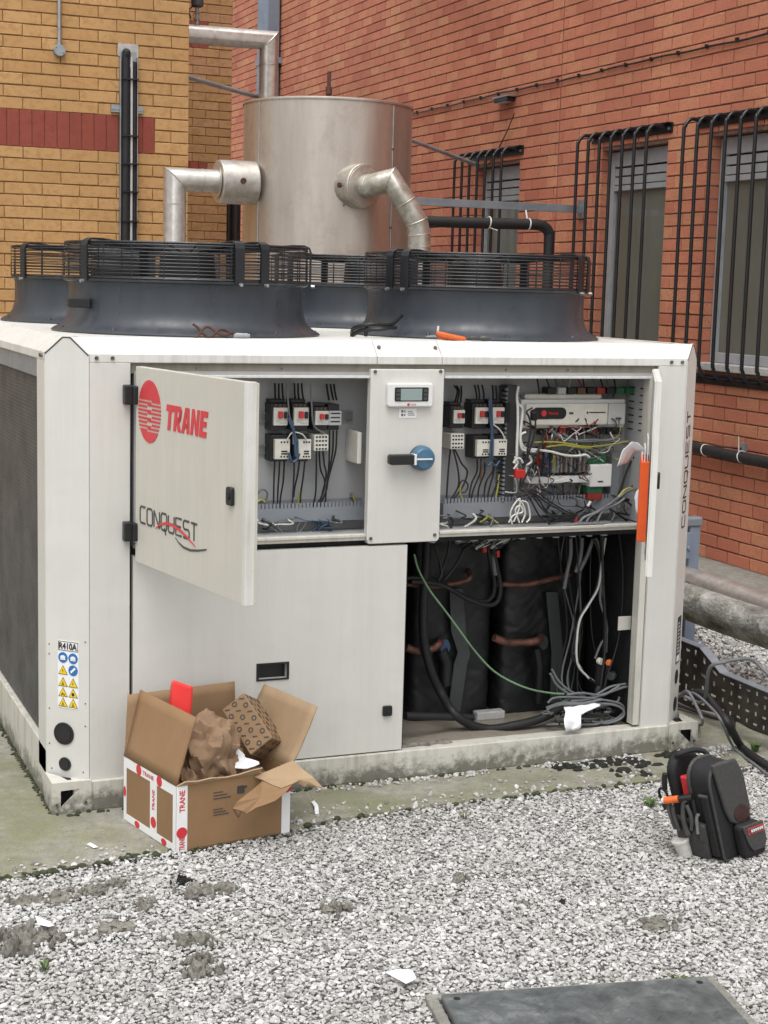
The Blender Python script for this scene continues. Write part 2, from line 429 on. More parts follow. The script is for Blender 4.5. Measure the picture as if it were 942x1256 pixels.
# ------------------------------------------------------------------ the ground
gm = mb(); gm.add([(-90, -90, -.03), (90, -90, -.03), (90, 90, -.03), (-90, 90, -.03)], [(0, 1, 2, 3)])
tag(gm.build('ground', 'gravel_bed', origin=(0, 0, -.03)), kind='structure')
random.seed(11)
edge = [(-4, 3.98), (-1, 4.02), (.2, 4.05), (.613, 4.073), (.837, 4.098), (.981, 4.128), (1.17, 4.133), (1.48, 4.20), (1.69, 4.245), (2.05, 4.256), (2.46, 4.266), (2.745, 4.25), (3.0, 4.28), (3.27, 4.31), (3.75, 4.33)]
fine = []
for (x0, y0), (x1, y1) in zip(edge, edge[1:]):
    k = max(1, int((x1-x0)/.035))
    for i in range(k):
        t = i/k; x = x0+(x1-x0)*t; fine.append((x, y0+(y1-y0)*t+random.uniform(-.012, .012)))
fine.append(edge[-1])
pad_poly = fine+[(3.75, 7.4), (-4, 7.4)]
GROUND = F((0, 0, 0), (1, 0, 0), (0, 1, 0))
tag(mb().prism(GROUND, pad_poly, -.06, 0).build('concrete_pad', 'concrete_mossy'), kind='structure')
tag(mb().box(4.72, 5.47, 2, 20, -.06, .002).build('pavement', 'concrete_strip'), kind='structure')
def edge_y(x):
    for (x0, y0), (x1, y1) in zip(edge, edge[1:]):
        if x0 <= x <= x1: return y0+(y1-y0)*(x-x0)/(x1-x0)
    return 4.33

# ---- loose stone: tens of thousands of pebbles in one object
def pebbles(name, spots, size, seed, squash=(.45, .9)):
    rng = np.random.default_rng(seed)
    bm = bmesh.new(); bmesh.ops.create_icosphere(bm, subdivisions=1, radius=1)
    base = np.array([v.co[:] for v in bm.verts]); tris = np.array([[v.index for v in f.verts] for f in bm.faces]); bm.free()
    n = len(spots); nb = len(base); arche = []
    for _ in range(24):
        a = base*(1+rng.uniform(-.22, .22, (nb, 1)))+rng.uniform(-.10, .10, (nb, 3)); arche.append(a)
    arche = np.array(arche)[rng.integers(0, 24, n)]
    sx = size*np.clip(rng.lognormal(-.03, .30, n), .5, 2.0); sy = sx*rng.uniform(.5, .95, n); sz = sx*rng.uniform(*squash, n)
    pts = arche*np.stack([sx, sy, sz], 1)[:, None, :]
    def rot(ax, ang):
        c, s = np.cos(ang), np.sin(ang); o = np.zeros((n, 3, 3)); i, j, k = ax, (ax+1) % 3, (ax+2) % 3
        o[:, i, i] = 1; o[:, j, j] = c; o[:, k, k] = c; o[:, j, k] = -s; o[:, k, j] = s; return o
    Rm = rot(2, rng.uniform(0, 6.28, n)) @ rot(0, rng.uniform(-.55, .55, n)) @ rot(2, rng.uniform(0, 6.28, n))
    pts = np.einsum('nij,nkj->nki', Rm, pts)+np.asarray(spots)[:, None, :]
    F_ = (tris[None]+(np.arange(n)*nb)[:, None, None]).reshape(-1, 3)
    me = bpy.data.meshes.new(name)
    me.vertices.add(n*nb); me.vertices.foreach_set('co', pts.reshape(-1).astype(np.float32))
    nf = len(F_); me.loops.add(nf*3); me.loops.foreach_set('vertex_index', F_.reshape(-1).astype(np.int32))
    me.polygons.add(nf); me.polygons.foreach_set('loop_start', (np.arange(nf)*3).astype(np.int32)); me.polygons.foreach_set('loop_total', np.full(nf, 3, np.int32))
    me.update(calc_edges=True)
    at = me.attributes.new('tone', 'FLOAT', 'POINT')
    tone = np.clip(rng.beta(2.6, 1.5, n), 0, 1); tone[rng.random(n) < .05] *= .25
    at.data.foreach_set('value', np.repeat(tone, nb).astype(np.float32))
    me.polygons.foreach_set('use_smooth', np.ones(nf, bool)); me.set_sharp_from_angle(angle=R(38))
    me.materials.append(MATS['gravel_stone'])
    o = bpy.data.objects.new(name, me); col.objects.link(o); return o
rng = np.random.default_rng(3)
sp = []
STEP = .0078
for x in np.arange(-.15, 3.75, STEP):
    ey = edge_y(x)
    ys = np.arange(2.35, ey, STEP)
    for y in ys:
        # fewer stones kept where nothing of them can show from near the viewer
        if x < .155*y-.42 or x > .756*y+.42: continue
        if y > ey-.05 and random.random() < .35: continue
        sp.append((x+random.uniform(-.005, .005), y+random.uniform(-.005, .005), random.uniform(-.010, .001)+.006*mnoise.noise((x*2.3, y*2.3, 0))))
tag(pebbles('gravel', np.array(sp), .0063, 5, (.32, .62)), 'pale grey crushed gravel spread over the yard', 'gravel', kind='stuff')
sp = []
for x in np.arange(3.45, 4.75, .0165):
    for y in np.arange(4.2, 8.2, .0165):
        if x < 3.75 and y > 4.3: continue
        sp.append((x+random.uniform(-.01, .01), y+random.uniform(-.01, .01), random.uniform(-.02, .0)))
tag(pebbles('gravel', np.array(sp), .011, 6), 'pale gravel bed between the lagged pipes and the brick wall', 'gravel', kind='stuff')
sp = []
for _ in range(3000):        # stones kicked onto the concrete
    x = random.uniform(1.45, 3.3); ey = edge_y(x); t = random.random()
    dens = .02 if x < 1.9 else (.18 if x < 2.3 else .38)
    y = random.uniform(ey-.01, 4.52)
    near = max(0, 1-(4.52-y)/(.05 if x < 2.45 else .15))
    if random.random() > near*1.1+.03 or mnoise.noise((x*7, y*9, 3)) < -.05: continue
    sp.append((x, y, random.uniform(.0, .006)))
for _ in range(260):
    x = random.uniform(.2, 3.3); sp.append((x, edge_y(x)+abs(random.gauss(0, .05)), .003))
tag(pebbles('gravel', np.array(sp), .0066, 8), 'loose gravel kicked onto the mossy concrete before the chiller', 'gravel', kind='stuff')

# ------------------------------------------------------------------ brick walls
_bm = {}
def brick_mesh(length, h, proud, deep, mat):
    key = (round(length, 3), round(h, 4), proud, deep, mat)
    if key in _bm: return random.choice(_bm[key])
    out = []
    for k in range(4 if length > .18 else 2):
        a, b, c = length/2, h/2, .0022
        j = lambda s: random.uniform(-s, s)
        back = [(-a, deep, -b), (a, deep, -b), (a, deep, b), (-a, deep, b)]
        mid = [(x+j(.0012), -(proud-c), z+j(.0010)) for x, _, z in back]
        fr = [(x*(1-c/a)+j(.0014), -proud+j(.0016), z*(1-c/b)+j(.0012)) for x, _, z in back]
        me = bpy.data.meshes.new('brick')
        fs = [(8, 9, 10, 11)]
        for i in range(4):
            n = (i+1) % 4; fs += [(i, n, 4+n, 4+i), (4+i, 4+n, 8+n, 8+i)]
        me.from_pydata(back+mid+fr, [], fs); me.materials.append(MATS[mat]); me.update(); out.append(me)
    _bm[key] = out
    return random.choice(out)
def lay(root, rz, face, u0, u1, zs, pitch, course, holes, mat, limit, rank, gap=.0075, zbase=0, mat_of=None, flip=0, edge_deep=(), vgap=.0085, soldier=None):
    """running bond between u0 and u1; holes are (ua, ub, za, zb). Bricks past `limit` go into one joined mesh."""
    place = {'y-': lambda u, z: (u, face, z), 'x-': lambda u, z: (face, u, z), 'x+': lambda u, z: (face, u, z)}[rz[1]]
    items = []
    c0 = int(math.floor((zs[0]-zbase)/course)); c1 = int(math.ceil((zs[1]-zbase)/course))
    for c in range(c0, c1):
        z = zbase+(c+.5)*course
        off = pitch/2 if (c+flip) % 2 else 0
        spans = [(u0, u1)]
        for ha, hb, za, zb in holes:
            if za < z < zb:
                spans = [q for s, e in spans for q in ((s, min(e, ha)), (max(s, hb), e)) if q[1]-q[0] > .03]
        for s, e in spans:
            k0 = int(math.floor((s-u1-off)/pitch)); k1 = int(math.ceil((e-u1-off)/pitch))+1
            for k in range(k0, k1):
                a = max(s, u1+off+k*pitch); b = min(e, u1+off+(k+1)*pitch)
                if b-a < .035: continue
                at_edge = (abs(a-s) < 1e-6 or abs(b-e) < 1e-6)
                items.append(((a+b)/2, z, b-a-gap, at_edge))
    rank_items = sorted(items, key=lambda q: rank(q[0], q[1]))
    rest_v, rest_f, rest_t = [], [], []
    rot = Matrix.Rotation(rz[0], 4, 'Z')
    ox, oy, oz = WORLD_ORIGIN[root]
    for i, (u, z, ln, ed) in enumerate(rank_items):
        me = brick_mesh(round(ln/.005)*.005, course-vgap, .006, .115 if ed else .012, mat)
        p = place(u, z)
        rx, ry, rzj = random.gauss(0, .004), random.gauss(0, .003), random.gauss(0, .003)
        if i < limit and rank(u, z) < 1e6:
            o = bpy.data.objects.new('brick', me); col.objects.link(o); o.parent = root
            o.location = (p[0]-ox, p[1]-oy, p[2]-oz); o.rotation_euler = (rx, ry, rz[0]+rzj)
        else:
            k = len(rest_v); t = random.random()
            for v in me.vertices:
                q = rot @ v.co; rest_v.append((q.x+p[0], q.y+p[1], q.z+p[2])); rest_t.append(t)
            rest_f += [tuple(j+k for j in f.vertices) for f in me.polygons]
    if rest_v:
        m = mb().add(rest_v, rest_f); o = m.build('brickwork', mat, root)
        a = o.data.attributes.new('tone', 'FLOAT', 'POINT'); a.data.foreach_set('value', rest_t); o['kind'] = 'stuff'
def soldiers(root, face, u0, u1, z0, z1, pitch, limit, mat='brick_soldier'):
    n = int((u1-u0)/pitch)
    ox, oy, oz = WORLD_ORIGIN[root]
    me0 = brick_mesh(.2155, pitch-.0045, .0065, .115, mat)
    for k in range(n):
        u = u1-(k+.5)*pitch
        o = bpy.data.objects.new('soldier_brick', me0); col.objects.link(o); o.parent = root
        o.location = (u-ox, face-oy, (z0+z1)/2-oz); o.rotation_euler = (0, R(90), 0)

# ---- red wall (runs away from the viewer on the right)
XR = 5.457
WIN = [(7.33, 8.13), (8.615, 9.42), (10.63, 11.385)]
WZ = (1.19, 2.53)
rw = thing('brick_wall', 'long red rustic brick wall with three barred windows', 'wall', (XR, 8.0, 0))
holes = [(a, b, WZ[0]-.02, WZ[1]) for a, b in WIN]
def rank_red(y, z):
    if y < 7.0 or y > 14: return 1e7
    hid = (y > 8.35 and z < 1.75) or (y > 9.9 and z < 1.9) or z > 1.2+.28*y+.05 + (0.0)
    return math.hypot(XR, y) if not hid else 1e7
lay(rw, (R(-90), 'x-'), XR+.006, 4.0, 21, (0, 6.2), .225, .0775, holes+[(10.036, 10.048, -1, 9)], 'brick_red', 300, rank_red)
bk = mb()
ys = [4.0]+[q for a, b in WIN for q in (a-.006, b+.006)]+[21.0]
for i in range(0, len(ys), 2): bk.box(XR+.008, XR+.3, ys[i], ys[i+1], -.03, 6.2)
for a, b in WIN:
    bk.box(XR+.008, XR+.3, a-.006, b+.006, -.03, WZ[0]-.03); bk.box(XR+.008, XR+.3, a-.006, b+.006, WZ[1]+.006, 6.2)
bk.build('mortar', 'mortar_dark', rw)
FR_ = lambda x: F((x, 0, 0), (0, -1, 0))     # frame on a plane x = const facing the yard: a = -y, b = z
for a, b in WIN:
    f = FR_(XR+.10)
    w = mb()
    w.rect(f, -b, -b+.055, WZ[0], WZ[1], 0, .03); w.rect(f, -a-.055, -a, WZ[0], WZ[1], 0, .03)
    w.rect(f, -b+.055, -a-.055, WZ[0], WZ[0]+.06, 0, .03); w.rect(f, -b+.055, -a-.055, WZ[1]-.10, WZ[1], 0, .03)
    w.rect(f, -b+.055, -a-.055, WZ[1]-.26, WZ[1]-.225, 0, .03)
    win = w.build('window', 'window_frame', rw, bevel=.003)
    mb().rect(f, -b+.05, -a-.05, WZ[0]+.05, WZ[1]-.24, -.012, .004).build('pane', 'glass_dark', win)
    mb().rect(f, -b+.05, -a-.05, WZ[1]-.23, WZ[1]-.095, -.014, .002).build('vent_recess', 'dark_void', win)
    for z in (WZ[1]-.218, WZ[1]-.160): mb().rect(f, -b+.056, -a-.056, z, z+.048, .0, .024).build('louvre_slat', 'window_frame', win, bevel=.002)
    mb().rect(FR_(XR+.10), -b-.01, -a+.01, WZ[0]-.045, WZ[0]-.002, -.02, .135).build('sill', 'window_sill', win, bevel=.004)
    mb().rect(F((XR+.28, 0, 0), (0, -1, 0)), -b+.06, -a-.06, WZ[0]+.05, WZ[1], 0, .01).build('blind', 'window_sill', win)
# ---- window guards: seven bent bars between two wall rails
GROUP_G = 'bent bar window guards on the red wall'
for (a, b), lab in zip(WIN, ('black bent-bar window guard nearest the black pipe low on the wall', 'black bent-bar window guard just right of the grey strut rail end', 'black bent-bar window guard crossed by the black pipe beside the tank')):
    g = thing('window_guard', lab, 'window guard', (XR-.08, (a+b)/2, 1.07), GROUP_G)
    f = FR_(XR-.002)
    ya, yb = a-.06, b+.135
    for z0, z1 in ((2.592, 2.657), (1.06, 1.125)):
        rl = mb().rect(f, -yb, -ya, z0, z1, 0, .008).rect(f, -yb, -ya, z1-.008, z1, .008, .04).build('rail', 'black_steel', g, bevel=.0015)
        for yy in (ya+.03, yb-.03): mb().cyl((XR-.01, yy, (z0+z1)/2-.005), (XR-.019, yy, (z0+z1)/2-.005), .011, n=6).build('bolt', 'galv', rl)
    for k in range(7):
        y = a+.005+(b+.075-a-.005)*k/6
        pts = [(XR-.006, y, 2.628), (XR-.085, y, 2.640), (XR-.122, y, 2.625), (XR-.143, y, 2.59), (XR-.15, y, 2.53), (XR-.15, y, 1.9), (XR-.15, y, 1.25), (XR-.143, y, 1.17), (XR-.12, y, 1.125), (XR-.085, y, 1.10), (XR-.006, y, 1.10)]
        mb().tube(smoothline(pts, 4), .0115, 8).build('bar', 'black_steel', g, smooth=60)

# ---- yellow wall with a band of red soldiers, and the set-back bay beyond it
YW = 9.8
yw = thing('brick_wall', 'buff yellow brick wall with a red soldier course band', 'wall', (1.5, YW, 0))
def rank_y(x, z): return 1e7 if (x < .9 or z < 1.55 or z > 3.75) else -x + abs(z-2.5)*.3
band = (-2, 2.468, 2.378, 2.5937)
lay(yw, (0, 'y-'), YW+.006, -2.5, 2.686, (0, 4.6), .2294, .0719, [band], 'brick_yellow', 300, rank_y, zbase=2.378, gap=.0045, vgap=.0065)
soldiers(yw, YW+.006, .9, 2.466, 2.378, 2.5937, .0757, 30)
sb = mb().rect(F((0, YW+.006, 0), (1, 0, 0)), -2.5, .88, 2.38, 2.592, -.01, .006).build('band_brickwork', 'brick_soldier', yw)
mb().box(-2.5, 2.680, YW+.008, YW+.32, -.03, 4.6).build('mortar', 'mortar_tan', yw)
lay(yw, (R(90), 'x+'), 2.680, YW+.12, 13.0, (0, 4.6), .2294, .0719, [], 'brick_yellow', 0, lambda a, b: 1e7, zbase=2.378, gap=.0045, vgap=.0065)
mb().box(2.4, 2.678, YW+.32, 13.0, -.03, 4.6).build('mortar', 'mortar_tan', yw)
YB = 13.1
yb_ = thing('brick_wall', 'set-back buff brick bay beyond the yellow wall corner', 'wall', (3.2, YB, 0))
lay(yb_, (0, 'y-'), YB+.006, 2.2, 3.967, (0, 6.2), .2294, .0719, [(0, 3.755, 2.378, 2.5937), (0, 3.755, 3.5284, 3.7441)], 'brick_yellow_shade', 150, lambda x, z: 1e7 if (x < 3.45 or z < 2 or z > 4) else -z, zbase=2.378, gap=.0045, vgap=.0065)
for z0 in (2.378, 3.5284): soldiers(yb_, YB+.006, 2.7, 3.753, z0, z0+.2157, .0757, 20)
mb().box(2.2, 3.961, YB+.008, YB+.3, -.03, 6.2).build('mortar', 'mortar_tan', yb_)

# ---- things fixed to the walls
cl = thing('wall_cable', 'thin dark cable clipped in a long straight run along the red wall', 'cable', (XR-.01, 10, 3.06))
pts = [(XR-.012, y, 3.067+.004*math.sin(y*3)+.003*math.sin(y*11)) for y in np.arange(4.2, 16, .12)]
mb().tube(pts, .0065, 6).build('cable', 'black_cable', cl, smooth=60)
for y in np.arange(4.5, 16, .31): mb().box(XR-.022, XR-.001, y-.007, y+.007, 3.058, 3.082).build('clip', 'black_plastic', cl)
fx = thing('wall_light', 'small slim black light fitting screwed to the red wall', 'light', (XR, 10.85, 3.0))
f = FR_(XR)
mb().rrect(f, -10.97, -10.74, 2.992, 3.022, .0, .07, .012).build('body', 'black_plastic', fx, bevel=.003)
mb().rect(f, -10.99, -10.72, 3.022, 3.034, .0, .075).build('lid', 'galv', fx, bevel=.002)
mb().rect(f, -10.93, -10.78, 2.986, 2.993, .01, .06).build('lens', 'pale_grey_plastic', fx)
tag(mb().tube(smoothline([(5.43, 10.695, 2.897), (5.43, 10.831, 2.752), (5.43, 10.999, 2.613), (5.43, 11.148, 2.523)], 5), .0055, 6).build('loose_cable', 'brown_cable', smooth=60), 'thin loose cable drooping from the wall light to a window guard', 'cable')
st = [(2.60, 9.95, 2.897), (2.74, 10.0, 2.884), (3.32, 10.3, 2.826), (4.0, 10.6, 2.745), (4.703, 10.9, 2.667), (5.364, 11.1, 2.529)]
sy = thing('conduit', 'thin sloping steel conduit passing behind the round tank to the wall', 'conduit', (4, 10.5, 2.5))
mb().tube(st, .016, 8).build('tube', 'galv', sy, smooth=60)
for q in (st[2], st[3]): mb().cyl((q[0]-.02, q[1]-.009, q[2]+.0022), (q[0]+.02, q[1]+.009, q[2]-.0022), .021, n=10).build('coupling', 'black_plastic', sy)
# square rainwater pipe on the far end of the red wall
dp = thing('downpipe', 'square blue-grey rainwater downpipe on the far red wall', 'downpipe', (XR-.08, 16.4, 0))
mb().box(XR-.16, XR-.02, 16.25, 16.60, 0, 6.2).build('pipe', 'blue_grey', dp, bevel=.012)
for z in (.9, 2.4, 3.9): mb().box(XR-.17, XR, 16.22, 16.63, z, z+.06).build('bracket', 'blue_grey', dp, bevel=.004)
dq = thing('downpipe', 'black vertical pipe standing behind the left tank nozzle', 'downpipe', (3.88, 12.7, 0))
mb().cyl((3.885, 12.7, 0), (3.885, 12.7, 2.36), .045, n=20).build('pipe', 'black_plastic', dq, smooth=50)
mb().cyl((3.82, 12.68, 0), (3.82, 12.68, 2.36), .016, n=12).build('cable', 'black_plastic', dq, smooth=50)
# conduit with a round box on the yellow wall
cd = thing('conduit', 'galvanised conduit ending in a round junction box on yellow brick', 'conduit', (1.872, YW-.02, 2.93))
mb().cyl((1.872, YW-.018, 2.97), (1.872, YW-.018, 4.5), .0125, n=10).build('tube', 'galv', cd, smooth=60)
fy = F((0, YW, 0), (1, 0, 0))
bx = mb().disc(fy, 1.872, 2.955, .036, .036, 0, .03, 24).build('junction_box', 'galv_rail', cd, bevel=.003)
mb().disc(fy, 1.872, 2.955, .033, .033, .03, .035, 24).build('lid', 'galv', bx)
for a, b in ((1.850, 2.97), (1.893, 2.94)): mb().disc(fy, a, b, .004, .004, .035, .038, 8).build('screw', 'screw', bx)
mb().cyl((1.872, YW-.018, 2.975), (1.872, YW-.018, 3.0), .017, n=10).build('collar', 'galv', cd)
# insulated refrigerant pair in an open tray on the yellow wall
tr = thing('pipe_tray', 'upright metal tray holding two black insulated pipes on yellow brick', 'pipe tray', (2.295, YW, 0))
mb().rect(fy, 2.243, 2.350, .2, 2.985, 0, .004).rect(fy, 2.241, 2.2455, .2, 2.95, 0, .035).rect(fy, 2.3475, 2.352, .2, 2.95, 0, .035).build('tray', 'galv', tr)
mb().tube(smoothline([(2.278, YW-.03, .2), (2.278, YW-.03, 1.5), (2.278, YW-.03, 2.85), (2.28, YW-.03, 2.94), (2.284, YW-.015, 2.975), (2.284, YW+.05, 2.98)], 5), .025, 14).build('insulated_pipe', 'black_rubber', tr, smooth=60)
mb().tube(smoothline([(2.333, YW-.026, .2), (2.333, YW-.026, 1.5), (2.333, YW-.026, 2.80), (2.327, YW-.026, 2.88), (2.305, YW-.02, 2.935), (2.29, YW+.05, 2.95)], 5), .0135, 12).build('insulated_pipe', 'black_rubber', tr, smooth=60)
mb().tube(smoothline([(2.311, YW-.04, .2), (2.311, YW-.04, 1.5), (2.311, YW-.04, 2.83), (2.306, YW-.036, 2.89), (2.292, YW-.02, 2.93)], 5), .008, 10).build('cable', 'pale_grey_plastic', tr, smooth=60)
for z in (1.95, 2.13, 2.30, 2.47, 2.81): mb().rect(fy, 2.25, 2.352, z, z+.008, .03, .062).build('cable_tie', 'black_plastic', tr)
for a0, a1 in ((2.188, 2.241), (2.352, 2.388)): mb().rect(fy, a0, a1, 2.615, 2.66, 0, .02).rect(fy, a0, a1, 2.63, 2.645, .02, .026).build('bracket', 'galv', tr)
mb().rect(fy, 2.235, 2.36, 2.952, 3.03, 0, .0025).build('patch', 'window_sill', tr)
# black pipe low on the red wall
bp = thing('pipe', 'black insulated pipe running low along the red brick wall', 'pipe', (XR-.05, 7.5, .64))
mb().tube(smoothline([(XR-.06, y, .668+.003*math.sin(y*4)) for y in np.arange(3.6, 10, .25)], 3), .0335, 16).build('pipe', 'black_rubber', bp, smooth=60)
for y, tail in ((7.92, 0), (7.55, 1)):
    pts = [(XR-.06+.0345*math.cos(t), y+.008*math.sin(t), .668+.0345*math.sin(t)) for t in np.linspace(0, 6.28, 19)]
    t_ = mb().tube(pts, .0035, 6)
    if tail: t_.tube([(XR-.085, y, .70), (XR-.10, y-.012, .79)], [.0045, .0025], 6)
    t_.build('cable_tie', 'cable_tie', bp, smooth=60)
mb().tube([(XR-.045, 7.86, .70), (XR-.03, 7.6, .712)], .006, 6).build('bracket_rod', 'rust', bp)
mb().box(XR-.03, XR, 7.585, 7.615, .69, .745).build('bracket', 'galv_rail', bp, bevel=.002)
# ------------------------------------------------------------------ the chiller
CH = thing('chiller', 'large off-white air-cooled chiller with open control cabinet and roof fans', 'chiller', (1.98, 5.65, 0))
XL, XRt, YF, YBk = .847, 3.11, 4.55, 6.78
ZL, ZLT, ZD = 1.357, 1.379, 1.427     # under the roof lip, top of the lip, deck
XA, XB = .955, 3.003                   # where the corner chamfers start
cut = XA-XL
# base frame
b = mb(); b.box(.905, 3.055, 4.538, 4.60, 0, .092); b.build('base_rail', 'paint_grubby', CH, bevel=.003)
mb().box(XL-.003, XL+.05, 4.66, 6.7, 0, .165).build('base_rail', 'paint_grubby', CH, bevel=.003)
mb().box(XRt-.05, XRt+.003, 4.66, 6.7, 0, .165).build('base_rail', 'paint_grubby', CH, bevel=.003)
mb().box(.9, 3.05, 6.70, 6.76, 0, .165).build('base_rail', 'paint_grubby', CH, bevel=.003)
mb().box(.9, 3.06, 4.60, 6.7, .04, .088).build('floor_pan', 'paint_sooty', CH)
# corner feet with triangular lifting holes
def foot(x0, x1, mirror):
    f = F((0, 4.532, 0), (1, 0, 0)); m = mb(); d = -.006
    w = x1-x0; u = (lambda t: x0+w*t) if not mirror else (lambda t: x1-w*t)
    tri = [(u(.22), .020), (u(.22), .072), (u(.70), .074)]
    outer = [(x0, 0), (x1, 0), (x1, .095), (x0, .095)]
    # plate around the hole
    A, B, C = (u(0), 0), (u(0), .095), (u(1), .095); D = (u(1), 0)
    for q in ([A, tri[0], tri[1], B], [B, tri[1], tri[2], C], [C, tri[2], tri[0], D], [D, tri[0], A]): m.prism(f, q, d, 0)
    o = m.build('foot', 'paint_grubby', CH)
    mb().box(x0+.004, x1-.004, 4.56, 4.62, .002, .09).build('foot_cavity', 'dark_void', o)
    xs = (x0, x0+.005) if not mirror else (x1-.005, x1)
    mb().box(xs[0], xs[1], 4.538, 4.66, 0, .095).build('foot_side', 'paint_grubby', o)
    t = mb(); g = F((0, 0, .095), (1, 0, 0), (0, 1, 0))
    ft = [(u(0), 4.532), (u(1), 4.532), (u(1), 4.545), (u(.42), 4.553), (u(.30), 4.60), (u(.0), 4.655)]
    t.prism(g, ft, 0, .003); t.build('foot_top', 'paint_grubby', o)
    for a in (.12, .85): mb().disc(F((0, 4.532, 0), (1, 0, 0)), u(a), .03, .005, .005, 0, .003, 8).build('bolt', 'screw', o)
    return o
foot(.838, .957, False); foot(3.001, 3.122, True)
# chamfered corner posts: pointed panel, front leaf, side leaf
FL = F((XL, YF+cut, 0), (1, -1, 0)); FRr = F((XB, YF, 0), (1, 1, 0)); W = cut*2**.5
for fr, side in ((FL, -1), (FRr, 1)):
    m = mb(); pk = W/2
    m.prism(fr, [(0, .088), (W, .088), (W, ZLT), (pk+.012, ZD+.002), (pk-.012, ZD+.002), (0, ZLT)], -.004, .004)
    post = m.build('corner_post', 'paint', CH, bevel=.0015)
    mb().ribbon(fr, [(.001, ZLT-.004), (pk-.013, ZD-.002), (pk+.013, ZD-.002), (W-.001, ZLT-.004)], .0042, .0035, .0050).build('seam_shadow', 'charcoal_print', post)  # dark ribbon drawn as the shadow line under the panel's pointed top edge
    if side < 0:
        mb().rect(FRONT, XA+.001, 1.076, .041, ZL-.003, -.004, .003).rect(FRONT, 1.070, 1.076, .041, ZL-.003, -.05, -.004).build('post_leaf', 'paint', post, bevel=.0015)
        f2 = F((XL, 0, 0), (0, -1, 0)); mb().rect(f2, -4.785, -(YF+cut)-.001, .088, ZL-.003, -.004, .003).rect(f2, -4.785, -4.78, .088, ZL-.003, -.03, -.004).build('post_leaf', 'paint', post, bevel=.0015)
        for a, bz in ((.012, .19), (.012, .30), (.012, .47), (.012, .50), (W-.012, .26), (W-.012, .33), (W-.012, .52), (.02, .112), (W-.02, .115)): mb().disc(fr, a, bz, .0022, .0022, .004, .0055, 8).build('rivet', 'screw', post)
        for x, z in ((.975, .06), (1.055, .058), (.978, .085), (1.052, .082)): mb().disc(FRONT, x, z, .0045, .0045, .003, .006, 8).build('screw', 'screw', post)
    else:
        mb().rect(FRONT, 2.892, XB-.001, .041, ZL-.003, -.004, .003).rect(FRONT, 2.892, 2.898, .041, ZL-.003, -.05, -.004).build('post_leaf', 'paint', post, bevel=.0015)
        f2 = F((XRt, 0, 0), (0, 1, 0)); mb().rect(f2, YF+cut+.001, 4.785, .088, ZL-.003, -.004, .003).build('post_leaf', 'paint', post, bevel=.0015)
        for x, z in ((2.91, .06), (2.985, .062)): mb().disc(FRONT, x, z, .0045, .0045, .003, .006, 8).build('screw', 'screw', post)
# roof: sloped covers with a lip, and the flat deck
def roof(fr, a0, a1, e0, e1, screws=()):
    """cover along a frame's a axis; e0/e1 how far the top edge is drawn in at each end (45 degree hips)"""
    prof = [(.003, ZL), (.003, ZLT), (-.047, ZD), (-.09, ZD), ]
    m = mb(); vs = []
    for d, z in prof:
        k = 0 if z < ZD-.001 else 1
        vs += [fr.p(a0+e0*k, z, d), fr.p(a1-e1*k, z, d)]
    lo = [v-V((0, 0, .0025)) + fr.n*(-.0015) for v in vs]
    m.add(vs, [(0, 1, 3, 2), (2, 3, 5, 4), (4, 5, 7, 6)]); m.add(lo, [(0, 1, 3, 2), (2, 3, 5, 4), (4, 5, 7, 6)])
    n = len(m.v); m.f += [(0, 1, 9, 8), (0, 2, 10, 8), (2, 4, 12, 10), (1, 3, 11, 9), (3, 5, 13, 11), (4, 6, 14, 12), (5, 7, 15, 13)]
    o = m.build('roof_cover', 'paint_roof', CH)
    for a in screws: mb().disc(fr, a, (ZL+ZLT)/2, .006, .006, .003, .008, 10).build('screw', 'screw', o)
    return o
FSL = F((XL, 0, 0), (0, -1, 0)); FSR = F((XRt, 0, 0), (0, 1, 0))
roof(FRONT, XA, 1.859, -.042, 0, (.975, 1.022)); rc = roof(FRONT, 1.861, 2.083, 0, 0); roof(FRONT, 2.085, XB, 0, -.042, (2.94, 2.983))
fs = F((0, YF-.003, ZLT), (1, 0, 0), (0, 1, 1))
for x in (1.875, 2.07): mb().disc(fs, x, .038, .006, .006, .0, .005, 10).build('screw', 'screw', rc)
roof(FSL, -6.70, -(YF+cut), -.042, -.042, (-4.69, -4.72)); roof(FSR, YF+cut, 6.70, -.042, -.042)
roof(F((0, YBk, 0), (-1, 0, 0)), -3.03, -.93, 0, 0)
mb().box(.93, 3.03, 4.62, 6.71, ZD-.012, ZD-.0015).build('deck', 'paint_roof', CH)
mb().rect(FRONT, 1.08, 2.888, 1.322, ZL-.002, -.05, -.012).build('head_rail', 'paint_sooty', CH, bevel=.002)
for x in (1.28, 1.55, 2.32, 2.55): mb().disc(FRONT, x, 1.339, .003, .003, -.012, -.010, 8).build('rivet', 'screw', CH)
# coil sides
for x0, x1, sx in ((.862, .90, -1), (3.057, 3.095, 1)):
    co = mb().box(x0, x1, 4.79, 6.66, .17, 1.30).build('coil', 'coil_fins', CH)
    xe = x0-.012 if sx < 0 else x1
    mb().box(xe, xe+.012, 4.79, 6.66, 1.296, ZL-.002).build('coil_rail', 'galv_rail', co, bevel=.002)
    for y in (6.05,): mb().box(xe+.001, xe+.011, y, y+.03, .17, 1.296).build('coil_strut', 'galv_rail', co, bevel=.002)
mb().box(.95, 3.01, 6.74, 6.77, .16, ZL).build('back_panel', 'paint', CH)
